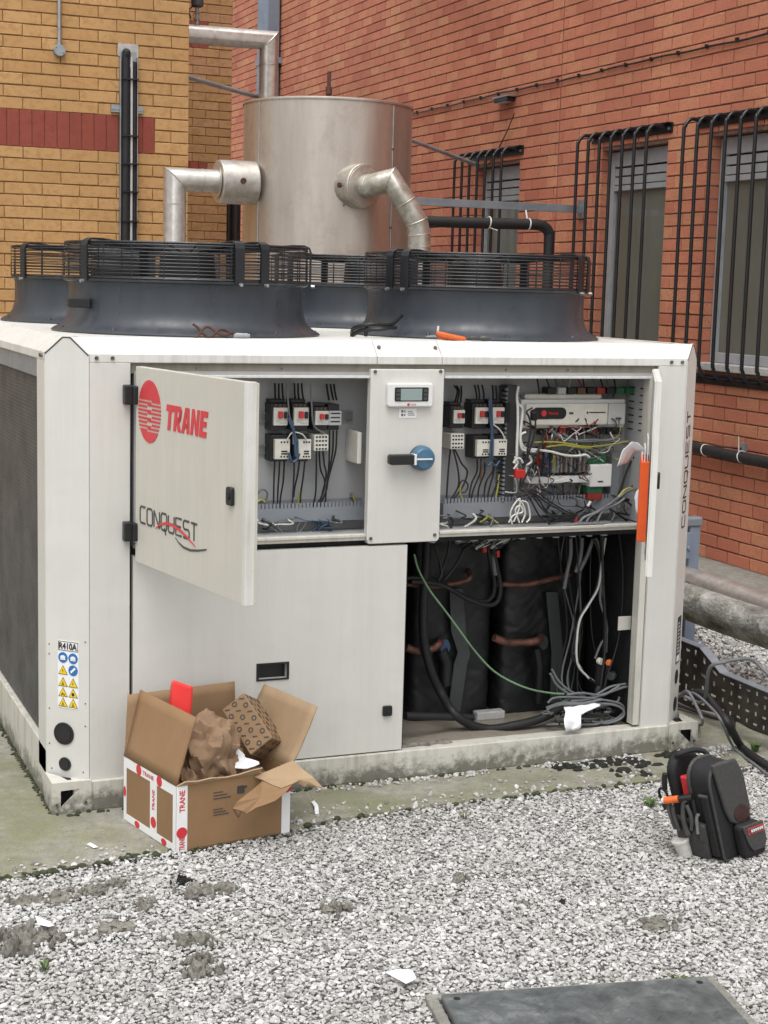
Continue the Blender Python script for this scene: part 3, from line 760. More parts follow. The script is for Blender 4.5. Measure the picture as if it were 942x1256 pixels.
# lower left access panel with recess handle and latch
pn = mb()
for q in ((1.086, 1.981, .415, .776), (1.086, 1.484, .366, .415), (1.580, 1.981, .366, .415), (1.086, 1.981, .097, .366)): pn.rect(FRONT, *q, -.025, .004)
panel = pn.build('access_panel', 'paint', CH)
mb().rect(FRONT, 1.482, 1.582, .364, .417, -.03, -.020).build('handle_recess', 'black_plastic', panel)
m = mb()
for q in ((1.478, 1.586, .413, .419), (1.478, 1.586, .362, .368), (1.478, 1.486, .368, .413), (1.578, 1.586, .368, .413)): m.rect(FRONT, *q, .004, .0075)
m.build('handle_rim', 'black_plastic', panel, bevel=.001)
def latch(fr, a, b, par, d=.004):
    o = mb().rrect(fr, a-.016, a+.016, b-.017, b+.017, d, d+.010, .005).build('latch', 'black_plastic', par, bevel=.002)
    mb().disc(fr, a, b, .007, .007, d+.010, d+.0125, 16).build('latch_keyway', 'black_rubber', o)
latch(FRONT, 1.925, .232, panel)
# ---- control cabinet
YC = 4.71
cab = mb()
cab.box(1.09, 2.875, YC, YC+.012, .80, 1.33)
cab.build('cabinet_back', 'cabinet_grey', CH)
mb().box(1.09, 2.875, 4.56, YC, 1.318, 1.33).build('cabinet_top', 'cabinet_grey', CH)
mb().box(1.09, 1.102, 4.56, YC, .815, 1.318).build('cabinet_side', 'cabinet_grey', CH)
sd_ = mb().box(2.868, 2.880, 4.556, YC, .815, 1.318).build('cabinet_side', 'cabinet_grey', CH)
for k in range(7):
    for y in (4.585, 4.655): mb().box(2.8665, 2.8682, y, y+.034, 1.272-k*.024, 1.276-k*.024).build('louvre_slot', 'dark_void', sd_)
mb().box(1.09, 2.875, 4.56, YC, .798, .810).build('cabinet_floor', 'cabinet_grey', CH)
for a0, a1 in ((1.10, 1.838), (2.096, 2.866)):
    mb().rect(FRONT, a0, a1, .795, .816, -.022, -.004).rect(FRONT, a0, a1, .806, .816, -.004, .002).build('cabinet_sill', 'paint_grubby', CH, bevel=.002)
    mb().rect(FRONT, a0, a1, 1.311, 1.319, -.03, .0).build('cabinet_lintel', 'paint_roof', CH, bevel=.001)
mb().rect(FRONT, 2.864, 2.889, .10, 1.32, -.045, -.004).build('jamb', 'paint_grubby', CH, bevel=.002)
mb().rect(FRONT, 1.082, 2.88, .776, .795, -.05, -.035).build('cross_rail', 'bay_back', CH)
# centre panel with display and isolator
cp = [(1.839, .800), (1.845, .784), (2.083, .784), (2.092, .792), (2.092, 1.340), (1.839, 1.340)]
cpan = mb().prism(FRONT, cp, -.022, .006).build('centre_panel', 'paint', CH, bevel=.0025)
for x, z in ((1.852, .802), (2.075, .806), (1.853, 1.332), (2.078, 1.334)): mb().disc(FRONT, x, z, .0055, .0055, .006, .010, 10).build('screw', 'screw', cpan)
dpl = mb().rrect(FRONT, 1.892, 2.047, 1.222, 1.297, .006, .024, .008).build('display_unit', 'white_plastic', CH, bevel=.004)
mb().rrect(FRONT, 1.914, 2.030, 1.240, 1.284, .024, .0258, .004).build('bezel', 'black_plastic', dpl)
mb().rect(FRONT, 1.934, 2.007, 1.243, 1.280, .0258, .0270).build('screen', 'lcd', dpl)
for x in (1.918, 2.012):
    for k in range(3): mb().rrect(FRONT, x, x+.014, 1.244+k*.0125, 1.2535+k*.0125, .0258, .0285, .002).build('button', 'charcoal_print', dpl)
e = mb().disc(FRONT, 1.962, 1.2295, .0045, .0045, .024, .0252, 14); text(e, FRONT, 'TRANE', 1.969, 1.988, 1.2265, 1.2325, .0252); e.build('emblem', 'red_print', dpl)
sk = mb().rect(FRONT, 1.938, 1.998, 1.186, 1.216, .006, .0075).build('sticker', 'label_white', CH)
m = mb()
for k in range(5):
    for j in range(5):
        if (k*7+j*3+k*j) % 3: m.rect(FRONT, 1.942+k*.0035, 1.945+k*.0035, 1.192+j*.0038, 1.1952+j*.0038, .0075, .0082)
for k in range(3): m.rect(FRONT, 1.968, 1.992-.004*k, 1.194+k*.006, 1.1958+k*.006, .0075, .0082)
m.build('print', 'label_black', sk)
kc = (2.016, 1.058)
kn = mb().disc(FRONT, kc[0], kc[1], .040, .040, .006, .018, 36).build('isolator_switch', 'black_plastic', CH, bevel=.003)
kf = F((kc[0], 4.55-.018, kc[1]), (1, 0, 0))
m = mb(); m.lathe((kc[0], 4.55-.018, kc[1]), [(.040, 0), (.040, .008), (.037, .020), (.030, .028), (.0, .031)], 36, axis=(0, -1, 0)); m.build('knob', 'blue_plastic', kn, smooth=40)
mb().rrect(kf, -.122, -.030, -.017, .015, .004, .034, .008).build('lever', 'black_plastic', kn, bevel=.004)
mb().rect(kf, -.040, -.032, -.018, .016, .003, .036).rect(kf, -.032, .024, -.003, .002, .022, .0335).build('pointer', 'white_plastic', kn, bevel=.001)
# ---- left cabinet door, swung open
HD = F((1.085, 4.53, 0), (.1694, -.9855, 0))
dm = mb().rect(HD, .006, .722, .765, 1.346, -.024, -.0005)
dm.rect(HD, .004, .010, .767, 1.344, -.03, -.024).rect(HD, .716, .722, .767, 1.344, -.034, -.024).rect(HD, .01, .716, .767, .773, -.034, -.024).rect(HD, .01, .716, 1.338, 1.344, -.034, -.024)
door = dm.build('cabinet_door', 'paint_door', CH, bevel=.0015)
mb().rect(HD, .704, .7235, .764, 1.347, -.0255, .001).build('door_edge', 'paint_roof', door, bevel=.001)
for z in (1.262, .855):
    mb().box(1.052, 1.082, 4.518, 4.549, z-.029, z+.029).box(1.075, 1.091, 4.505, 4.532, z-.027, z+.027).build('hinge', 'black_plastic', door, bevel=.004)
o = mb().rrect(HD, .622, .656, 1.018, 1.067, 0, .010, .008).build('latch', 'black_plastic', door, bevel=.002)
mb().disc(HD, .639, 1.043, .008, .010, .010, .013, 14).build('latch_keyway', 'black_rubber', o)
# emblem: red disc cut by fine lines; wordmarks
m = mb(); oc, ob, ra, rb = .107, 1.221, .0795, .0915
slit = [1.250, 1.239, 1.228, 1.217, 1.206, 1.195, 1.184, 1.173]
edges = [ob-rb]
lines = sorted(slit)
def half(z): return ra*math.sqrt(max(0, 1-((z-ob)/rb)**2))
def strip(z0, z1, cuts):
    k = max(1, int((z1-z0)/.004))
    for i in range(k):
        za = z0+(z1-z0)*i/k; zb = z0+(z1-z0)*(i+1)/k
        ha, hb = half(za), half(zb)
        m.prism(HD, [(oc-ha, za), (oc+ha, za), (oc+hb, zb), (oc-hb, zb)], .0, .0012)
strip(ob-rb, 1.1625, ()); strip(1.2535, ob+rb, ())
zs = [1.1625+.0114*i for i in range(9)]
for i in range(8):
    za, zb = zs[i], zs[i+1]
    g = .0052
    ha, hb = half(za), half(zb)
    if i % 2: m.prism(HD, [(oc-ha, za), (oc+.012, za), (oc+.012, zb-g), (oc-hb, zb-g)], 0, .0012); m.prism(HD, [(oc+.018, za+g), (oc+ha, za+g), (oc+hb, zb), (oc+.018, zb)], 0, .0012)
    else: m.prism(HD, [(oc-ha, za), (oc-.018, za), (oc-.018, zb-g), (oc-hb, zb-g)], 0, .0012); m.prism(HD, [(oc-.012, za+g), (oc+ha, za+g), (oc+hb, zb), (oc-.012, zb)], 0, .0012)
m.build('emblem', 'red_print', door)
# bold slanted red capitals
m = mb(); LW, LH = .047, .072
def letter(x, polys):
    for p in polys: m.prism(HD, [(x+LW*a+.012*(b_), 1.180+LH*b_) for a, b_ in p], 0, .0012)
T_ = [[(0, .74), (1.08, .74), (1.08, 1), (0, 1)], [(.34, 0), (.74, 0), (.74, .74), (.34, .74)]]
R_ = [[(0, 0), (.36, 0), (.36, 1), (0, 1)], [(.36, .78), (.75, .78), (.95, .66), (1, .86), (.8, 1), (.36, 1)], [(.62, .38), (.95, .50), (1, .86), (.95, .66), (.62, .66)], [(.62, .62), (.98, .56), (1, .8), (.62, .8)], [(.36, .36), (.8, .36), (.97, .52), (.62, .58), (.36, .58)], [(.36, .36), (.66, 0), (1.08, 0), (.72, .40)]]
A_ = [[(-.06, 0), (.32, 0), (.58, 1), (.26, 1)], [(.32+.36, 0), (1.06, 0), (.80, 1), (.5, 1)], [(.26, .20), (.80, .20), (.75, .40), (.30, .40)]]
N_ = [[(0, 0), (.34, 0), (.34, 1), (0, 1)], [(.70, 0), (1.04, 0), (1.04, 1), (.70, 1)], [(.34, .62), (.70, 0), (.70, .36), (.34, 1)]]
E_ = [[(0, 0), (.38, 0), (.38, 1), (0, 1)], [(.38, 0), (.95, 0), (.95, .23), (.38, .23)], [(.38, .39), (.86, .39), (.86, .61), (.38, .61)], [(.38, .77), (.95, .77), (.95, 1), (.38, 1)]]
for i, l in enumerate((T_, R_, A_, N_, E_)): letter(.216+i*.0555, l)
m.build('lettering', 'red_print', door)
# thin charcoal wordmark with two swooshes
m = mb(); cw, chh = .040, .050
S_ = {'C': [[(1, 1), (.15, 1), (0, .85), (0, .15), (.15, 0), (1, 0)]], 'O': [[(.15, 0), (0, .15), (0, .85), (.15, 1), (.85, 1), (1, .85), (1, .15), (.85, 0), (.15, 0)]],
      'N': [[(0, 0), (0, 1)], [(0, 1), (1, 0)], [(1, 0), (1, 1)]], 'Q': [[(.15, 0), (0, .15), (0, .85), (.15, 1), (.85, 1), (1, .85), (1, .15), (.85, 0), (.15, 0)], [(.6, .15), (.85, -.25)]],
      'U': [[(0, 1), (0, .15), (.15, 0), (.85, 0), (1, .15), (1, 1)]], 'E': [[(1, 1), (0, 1), (0, 0), (1, 0)], [(0, .52), (.85, .52)]],
      'S': [[(1, 1), (.15, 1), (0, .88), (0, .62), (.15, .5), (.85, .5), (1, .38), (1, .12), (.85, 0), (0, 0)]], 'T': [[(0, 1), (1, 1)], [(.5, 1), (.5, 0)]]}
def stroke_word(m, fr, word, a0, b0, w, h, gap, lw, d0, d1):
    for i, c in enumerate(word):
        for pl in S_[c]: m.ribbon(fr, [(a0+i*(w+gap)+x*w, b0+y*h) for x, y in pl], lw, d0, d1)
stroke_word(m, HD, 'CONQUEST', .043, .889, .0385, .048, .0115, .0062, 0, .0010)
m.ribbon(HD, [(.29, .880), (.315, .868), (.345, .8605), (.39, .859), (.44, .866), (.492, .877)], [.001, .004, .006, .0065, .006, .004], 0, .0011)
m.build('lettering', 'charcoal_print', door)
m = mb(); m.ribbon(HD, [(.155, .886), (.19, .903), (.23, .912), (.27, .913), (.32, .906), (.37, .893), (.424, .874)], [.002, .006, .0085, .009, .008, .006, .002], .0012, .0022)
m.build('lettering', 'red_print', door)
# ---- right cabinet door, swung open and seen edge-on
HR = F((2.865, 4.535, 0), (-.5218, -.8531, 0))      # a runs from the hinge to the free edge; +n = inner face
rd = mb().rect(HR, .004, .742, .765, 1.346, -.015, .002)
rd.rect(HR, .736, .742, .767, 1.344, .002, .006).rect(HR, .004, .010, .767, 1.344, .002, .006).rect(HR, .01, .736, 1.338, 1.344, .002, .006).rect(HR, .01, .736, .767, .773, .002, .006)
rdoor = rd.build('cabinet_door', 'paint_roof', CH, bevel=.0015)
for z in (1.262, .855): mb().rect(HR, -.006, .02, z-.027, z+.027, -.023, -.009).build('hinge', 'black_plastic', rdoor, bevel=.003)
mb().rrect(HR, .62, .654, 1.018, 1.067, -.025, -.015, .008).build('latch', 'black_plastic', rdoor, bevel=.002)
# ---- electrics: backplate devices. pairs are opposite corners of a face, in metres on the cabinet's own planes
YD = 4.632
FD = F((0, YD, 0), (1, 0, 0))
def span(c): 
    (x0, _, z0), (x1, _, z1) = c
    return min(x0, x1), max(x0, x1), min(z0, z1), max(z0, z1)
def rails(c):
    x0, x1, z0, z1 = span(c); f = F((0, YC, 0), (1, 0, 0))
    mb().rect(f, x0, x1, z0, z1, .0, .004).rect(f, x0, x1, z0, z0+.006, .004, .010).rect(f, x0, x1, z1-.006, z1, .004, .010).build('din_rail', 'galv', CH)
rails([(1.513, 4.705, 1.195), (1.843, 4.705, 1.161)]); rails([(2.179, 4.705, 1.191), (2.436, 4.705, 1.156)]); rails([(1.515, 4.705, 1.091), (1.755, 4.705, 1.059)]); rails([(2.469, 4.705, 0.972), (2.829, 4.705, 0.935)])
def starter(c, side_left=.010, foot_=.017, double=None):
    side_left *= .3
    x0, x1, z0, z1 = span(c); h = z1-z0
    o = mb().box(x0-side_left, x1, YD+.012, YC-.001, z0-foot_, z1+foot_*.7).box(x0-side_left*.5, x1-.002, YD+.03, YC-.002, z1+foot_*.7, z1+foot_*1.4).build('motor_starter', 'black_plastic', CH, bevel=.002)
    mb().box(x0, x1, YD, YD+.012, z0, z1).build('face', 'cream_plastic', o, bevel=.002)
    w = x1-x0
    mb().rrect(FD, x0+w*.30, x0+w*.60, z0+h*.42, z0+h*.80, 0, .010, .003).build('button', 'red_plastic', o, bevel=.001)
    mb().rrect(FD, x0+w*.70, x0+w*.92, z0+h*.40, z0+h*.78, 0, .006, .003).build('button', 'black_plastic', o)
    mb().disc(FD, x0+w*.28, z0+h*.30, .006, .006, 0, .002, 12).rect(FD, x0+w*.42, x0+w*.9, z0+h*.10, z0+h*.20, 0, .001).build('dial', 'pale_grey_plastic', o)
    for k in range(3): mb().disc(FD, x0+w*(.2+.3*k), z1+.006, .0045, .0045, -.013, -.010, 8).build('terminal_screw', 'brown_cable', o)
    return o
def contactor(c, left=.010):
    left *= .25
    x0, x1, z0, z1 = span(c); w, h = x1-x0, z1-z0
    o = mb().box(x0-left, x1-.003, YD+.014, YC-.001, z0-.009, z1+.012).build('contactor', 'black_plastic', CH, bevel=.002)
    mb().box(x0, x1, YD-.004, YD+.014, z0, z1).build('face', 'cream_plastic', o, bevel=.002)
    f = F((0, YD-.004, 0), (1, 0, 0))
    for k in range(3):
        for z in (z0+h*.13, z0+h*.86): mb().disc(f, x0+w*(.42+.2*k), z, .0032, .0032, -.001, .0008, 8).build('terminal_hole', 'dark_void', o)
    mb().rect(f, x0+w*.42, x0+w*.82, z0+h*.36, z0+h*.43, 0, .001).rect(f, x0+w*.42, x0+w*.82, z0+h*.24, z0+h*.31, 0, .001).build('slot', 'dark_void', o)
def auxblock(c):
    x0, x1, z0, z1 = span(c); w, h = x1-x0, z1-z0
    o = mb().box(x0, x1, YD-.006, YC-.001, z0, z1).build('relay', 'cream_plastic', CH, bevel=.002)
    f = F((0, YD-.006, 0), (1, 0, 0))
    for k in range(4):
        for z in (.12, .36, .62, .86): mb().rrect(f, x0+w*(.1+.215*k), x0+w*(.24+.215*k), z0+h*z-.0028, z0+h*z+.0028, -.001, .0008, .001).build('terminal_hole', 'dark_void', o)
starter([(1.551, 4.632, 1.213), (1.597, 4.632, 1.157)], .018); starter([(1.618, 4.632, 1.213), (1.667, 4.632, 1.156)], .012); starter([(1.689, 4.632, 1.202), (1.735, 4.632, 1.157)], .010)
x0, x1, z0, z1 = span([(1.736, 4.632, 1.202), (1.778, 4.632, 1.156)])
o = mb().box(x0, x1-.004, YD+.012, YC-.001, z0-.016, z1+.02).build('auxiliary_block', 'black_plastic', CH, bevel=.002)
mb().box(x0, x1, YD, YD+.012, z0, z1).build('face', 'pale_grey_plastic', o, bevel=.002)
for k in range(3): mb().rect(FD, x0+.005, x1-.006, z0+.010+k*.013, z0+.014+k*.013, 0, .0015).build('print', 'label_black', o)
contactor([(1.555, 4.632, 1.114), (1.605, 4.632, 1.051)], .03); contactor([(1.633, 4.632, 1.113), (1.676, 4.632, 1.05)], .05); auxblock([(1.685, 4.632, 1.127), (1.733, 4.632, 1.076)])
starter([(2.172, 4.632, 1.202), (2.212, 4.632, 1.158)], .024); auxblock([(2.161, 4.632, 1.125), (2.209, 4.632, 1.074)])
starter([(2.251, 4.632, 1.21), (2.298, 4.632, 1.156)], .026); starter([(2.313, 4.632, 1.21), (2.357, 4.632, 1.156)], .010)
contactor([(2.258, 4.632, 1.103), (2.309, 4.632, 1.048)], .024); contactor([(2.32, 4.632, 1.104), (2.369, 4.632, 1.049)], .03)
mb().box(*[(2.364, 4.64, 1.236)[0], (2.381, 4.64, 1.236)[0]], YD+.008, YC-.001, (2.372, 4.64, 1.16)[2], (2.369, 4.64, 1.225)[2]).build('terminal_block', 'black_plastic', CH, bevel=.001)
# slotted wiring ducts
def hduct(c):
    x0, x1, z0, z1 = span(c)
    o = mb().box(x0, x1, YC-.055, YC-.001, z0, z1).build('wire_duct', 'duct_grey', CH)
    n = int((x1-x0)/.0125)
    m = mb()
    for k in range(n): m.box(x0+.004+k*.0125, x0+.0115+k*.0125, YC-.054, YC-.050, z1, z1+.016)
    m.build('duct_fingers', 'duct_grey', o); mb().box(x0, x1, YC-.012, YC-.002, z1+.0005, z1+.02).build('duct_wall', 'duct_grey', o)
hduct([(1.483, 4.655, 0.89), (1.88, 4.655, 0.846)]); hduct([(2.155, 4.655, 0.89), (2.821, 4.655, 0.839)])
x0, x1, z0, z1 = span([(2.371, 4.655, 1.281), (2.425, 4.655, 0.887)])
vd = mb().box(x0+.008, x1-.008, YC-.045, YC-.001, z0, z1).build('wire_duct', 'charcoal_print', CH)
m = mb(); n = int((z1-z0)/.0145)
for k in range(n):
    for xa in (x0, x1-.008): m.box(xa, xa+.008, YC-.055, YC-.002, z0+k*.0145, z0+.008+k*.0145)
m.build('duct_fingers', 'duct_grey', vd)
x0, x1, z0, z1 = span([(2.793, 4.655, 1.05), (2.826, 4.655, 0.879)]); mb().box(x0, x1, YC-.05, YC-.001, z0, z1).build('wire_duct', 'duct_grey', CH)
# controller
x0, x1, z0, z1 = span([(2.429, 4.63, 1.234), (2.829, 4.63, 1.137)])
ctl = mb().box(x0, x1, YD+.020, YC-.001, z0, z1).build('controller', 'white_plastic', CH, bevel=.003)
xs = x0+(x1-x0)*.815
mb().box(x0+.01, xs, YD+.002, YD+.020, z0+.010, z1-.012).box(x0+.018, xs-.01, YD+.03, YC-.01, z1, z1+.018).build('cover', 'cream_plastic', ctl, bevel=.006)
mb().box(xs+.002, x1-.004, YD+.004, YD+.020, z0+.010, z1-.012).build('cover', 'pale_grey_plastic', ctl, bevel=.005)
f = F((0, YD+.002, 0), (1, 0, 0))
a0, a1, b0, b1 = span([(2.462, 4.63, 1.209), (2.59, 4.63, 1.17)])
mb().rrect(f, a0, a1, b0, b1, -.001, .003, (b1-b0)*.45).build('capsule', 'black_plastic', ctl, bevel=.001)
m = mb().disc(f, a0+.042, (b0+b1)/2, .0095, .0105, .003, .0042, 20); text(m, f, 'TRANE', a0+.058, a0+.096, (b0+b1)/2-.005, (b0+b1)/2+.004, .0042, .01); m.build('emblem', 'red_print', ctl)
m = mb().rect(f, a1+.012, a1+.028, (b0+b1)/2-.004, (b0+b1)/2+.003, -.001, .0012).rect(f, xs-.075, xs-.012, (b0+b1)/2-.0005, (b0+b1)/2+.0035, -.001, .0012).disc(f, xs-.082, (b0+b1)/2+.001, .004, .004, -.001, .0012, 12).rect(f, xs+.03, xs+.05, b0-.003, b0+.003, -.001, .003); m.build('print', 'charcoal_print', ctl)
for k in range(9):
    x = x0+.10+k*.038; c = ('black_plastic', 'pale_grey_plastic', 'black_plastic', 'brown_cable', 'black_plastic', 'red_cable', 'black_plastic', 'green_plastic', 'green_plastic')[k]
    mb().box(x, x+.030, YD+.02, YC-.012, z1+.019, z1+.040).build('plug', c, ctl, bevel=.001)
for k in range(10):
    x = x0+.085+k*.031; c = ('black_plastic', 'black_plastic', 'red_cable', 'black_plastic')[k % 4]
    mb().box(x, x+.027, YD+.018, YC-.012, z0-.024, z0-.001).build('plug', c, ctl, bevel=.001)
# terminal row on its rail
x0, x1, z0, z1 = span([(2.471, 4.645, 1.054), (2.694, 4.645, 0.985)])
n = 26
for k in range(n):
    xa = x0+(x1-x0)*k/n; xb = x0+(x1-x0)*(k+.88)/n
    c = 'red_cable' if k in (3, 4) else 'blue_cable' if k in (6, 7, 8) else 'yellow_green' if k == 11 else ('duct_grey', 'strap_grey', 'duct_grey', 'brown_cable')[k % 4]
    mb().box(xa, xb, YD+.02+(k % 3)*.003, YC-.001, z0, z1).build('terminal', c, CH)
x0, x1, z0, z1 = span([(2.468, 4.645, 0.973), (2.703, 4.645, 0.95)]); mb().box(x0, x1, YD+.012, YC-.002, z0, z1).build('marker_strip', 'white_plastic', CH, bevel=.001)
m = mb()
for k in range(9): m.box(x0+.01+k*.025, x0+.022+k*.025, YD+.011, YD+.013, z1+.004, z1+.012)
m.build('terminal_markers', 'label_black', CH)
x0, x1, z0, z1 = span([(2.697, 4.635, 1.012), (2.781, 4.635, 0.934)])
rl = mb().box(x0, x1, YD+.004, YC-.001, z0, z1).build('relay_module', 'white_plastic', CH, bevel=.003)
mb().box(x0-.006, x1-.02, YD+.015, YC-.004, z1+.001, z1+.03).build('plug', 'green_plastic', rl, bevel=.001)
mb().box(x0-.004, x1-.03, YD+.012, YC-.004, z0-.022, z0-.001).build('plug', 'green_plastic', rl, bevel=.001)
mb().box(x0-.002, x1-.03, YD+.012, YC-.004, z0-.045, z0-.023).build('plug', 'red_cable', rl, bevel=.001)
mb().rect(F((0, YD+.004, 0), (1, 0, 0)), x0+.03, x0+.05, z0+.016, z0+.021, -.001, .001).build('print', 'label_black', rl)
x0, x1, z0, z1 = span([(1.848, 4.66, 1.136), (1.885, 4.66, 1.035)]); mb().box(1.822, 1.836, 4.60, YC-.002, z0, z1).build('socket', 'cream_plastic', CH, bevel=.002)
# bundles of wires
BK, GR, WH = 'black_cable', 'grey_cable', 'white_cable'
def W_(pts, r=.0024, mat=BK, s=0): return wire([jig(p, s) for p in pts] if s else pts, r, mat, CH)
for p in ([(1.565, 4.67, 1.287), (1.567, 4.67, 1.251), (1.569, 4.67, 1.218)], [(1.578, 4.67, 1.287), (1.579, 4.67, 1.251), (1.582, 4.67, 1.218)], [(1.589, 4.67, 1.287), (1.592, 4.67, 1.251), (1.598, 4.67, 1.218)], [(1.63, 4.67, 1.287), (1.632, 4.67, 1.251), (1.637, 4.67, 1.218)], [(1.642, 4.67, 1.287), (1.644, 4.67, 1.251), (1.65, 4.67, 1.218)], [(1.654, 4.67, 1.287), (1.658, 4.67, 1.251), (1.667, 4.67, 1.217)], [(1.738, 4.67, 1.285), (1.743, 4.67, 1.256), (1.748, 4.67, 1.233)], [(1.751, 4.67, 1.285), (1.757, 4.67, 1.256), (1.763, 4.67, 1.233)], [(1.763, 4.67, 1.285), (1.768, 4.67, 1.256), (1.774, 4.67, 1.233)]): W_(p, .0032)
for p in ([(1.566, 4.66, 1.046), (1.564, 4.66, 0.979), (1.564, 4.66, 0.885)], [(1.582, 4.66, 1.046), (1.581, 4.66, 1.004), (1.578, 4.66, 0.952), (1.577, 4.66, 0.884)], [(1.598, 4.66, 1.045), (1.595, 4.66, 0.978), (1.587, 4.66, 0.926), (1.585, 4.66, 0.884)], [(1.631, 4.66, 1.045), (1.63, 4.66, 0.977), (1.626, 4.66, 0.883)], [(1.649, 4.66, 1.045), (1.643, 4.66, 0.998), (1.634, 4.66, 0.956), (1.631, 4.66, 0.925)], [(1.667, 4.66, 1.044), (1.662, 4.66, 0.989), (1.655, 4.66, 0.937), (1.653, 4.66, 0.882)], [(1.705, 4.66, 1.072), (1.706, 4.66, 1.002), (1.705, 4.66, 0.936), (1.697, 4.66, 0.891)], [(1.714, 4.66, 1.072), (1.72, 4.66, 1.014), (1.735, 4.66, 0.975), (1.73, 4.66, 0.935), (1.703, 4.66, 0.886)], [(1.727, 4.66, 1.072), (1.733, 4.66, 1.027), (1.74, 4.66, 0.993), (1.727, 4.66, 0.93), (1.72, 4.66, 0.885)], [(1.748, 4.66, 1.137), (1.749, 4.66, 1.079), (1.748, 4.66, 1.014), (1.741, 4.66, 0.948), (1.739, 4.66, 0.89)], [(1.761, 4.66, 1.137), (1.76, 4.66, 1.066), (1.748, 4.66, 1.001), (1.741, 4.66, 0.943), (1.714, 4.66, 0.885)], [(1.773, 4.66, 1.137), (1.771, 4.66, 1.074), (1.756, 4.66, 1.014), (1.746, 4.66, 0.974)]): W_(p, .0028)
W_([(1.666, 4.62, 1.288), (1.672, 4.62, 1.214), (1.677, 4.62, 1.167), (1.689, 4.62, 1.147), (1.716, 4.62, 1.133)], .003, GR)
W_([(1.588, 4.62, 1.291), (1.592, 4.62, 1.24), (1.598, 4.62, 1.189), (1.61, 4.62, 1.15), (1.613, 4.62, 1.099)], .003, GR); 
for q in ([(1.595, 4.618, 1.184), (1.606, 4.618, 1.153), (1.615, 4.618, 1.13), (1.621, 4.618, 1.06)], [(1.603, 4.618, 1.176), (1.612, 4.618, 1.143), (1.623, 4.618, 1.099), (1.627, 4.618, 1.052)], [(1.597, 4.618, 1.073), (1.608, 4.618, 1.045), (1.624, 4.618, 1.05), (1.632, 4.618, 1.07)]): W_(q, .0045, 'blue_cable')
W_([(1.591, 4.62, 1.112), (1.602, 4.62, 1.13), (1.61, 4.62, 1.137)], .0022, WH); W_([(1.618, 4.62, 1.137), (1.643, 4.62, 1.129), (1.659, 4.62, 1.108)], .0025, WH)
W_([(1.512, 4.68, 0.928), (1.525, 4.68, 0.946), (1.541, 4.68, 0.948), (1.55, 4.68, 0.932), (1.539, 4.68, 0.911), (1.515, 4.68, 0.907), (1.51, 4.68, 0.894), (1.523, 4.68, 0.88)], .003, 'grey_cable'); W_([(1.512, 4.67, 0.911), (1.525, 4.67, 0.918), (1.539, 4.67, 0.91)], .004, 'yellow_green')
W_([(1.662, 4.68, 0.947), (1.654, 4.68, 0.921), (1.655, 4.68, 0.89)], .003, 'yellow_green'); W_([(1.842, 4.68, 0.922), (1.851, 4.68, 0.9), (1.86, 4.68, 0.876)], .004, 'yellow_green')
mb().cyl((1.847, 4.7, 0.921), (1.839, 4.68, 0.924), .009, n=12).build('stud', 'screw', CH)
for x, z in ((325, 576), (357, 577), (391, 577), (422, 577)):
    pass
for p in ([(1.538, 4.69, 0.85), (1.56, 4.69, 0.83), (1.591, 4.69, 0.808)], [(1.596, 4.69, 0.842), (1.59, 4.69, 0.827), (1.605, 4.69, 0.808)], [(1.67, 4.69, 0.845), (1.657, 4.69, 0.827), (1.654, 4.69, 0.806)], [(1.687, 4.69, 0.839), (1.676, 4.69, 0.821), (1.66, 4.69, 0.806)]): W_(p, .0026, 'white_cable')
for p in ([(1.702, 4.67, 0.853), (1.714, 4.67, 0.831), (1.703, 4.67, 0.81)], [(1.713, 4.67, 0.85), (1.73, 4.67, 0.828), (1.72, 4.67, 0.807)], [(1.747, 4.67, 0.846), (1.756, 4.67, 0.827), (1.767, 4.67, 0.808)]): W_(p, .004, 'blue_cable')
# right-hand side
for p in ([(2.186, 4.67, 1.28), (2.199, 4.67, 1.261), (2.191, 4.67, 1.223)], [(2.195, 4.67, 1.28), (2.206, 4.67, 1.261), (2.2, 4.67, 1.223)], [(2.212, 4.67, 1.28), (2.214, 4.67, 1.253), (2.212, 4.67, 1.223)], [(2.261, 4.67, 1.282), (2.269, 4.67, 1.253), (2.271, 4.67, 1.223)], [(2.273, 4.67, 1.282), (2.28, 4.67, 1.253), (2.281, 4.67, 1.223)], [(2.288, 4.67, 1.282), (2.296, 4.67, 1.253), (2.296, 4.67, 1.223)], [(2.327, 4.67, 1.282), (2.331, 4.67, 1.253), (2.332, 4.67, 1.223)], [(2.339, 4.67, 1.28), (2.343, 4.67, 1.253), (2.345, 4.67, 1.223)], [(2.354, 4.67, 1.28), (2.357, 4.67, 1.253), (2.355, 4.67, 1.223)], [(2.363, 4.67, 1.28), (2.373, 4.67, 1.261), (2.38, 4.67, 1.239)]): W_(p, .0032)
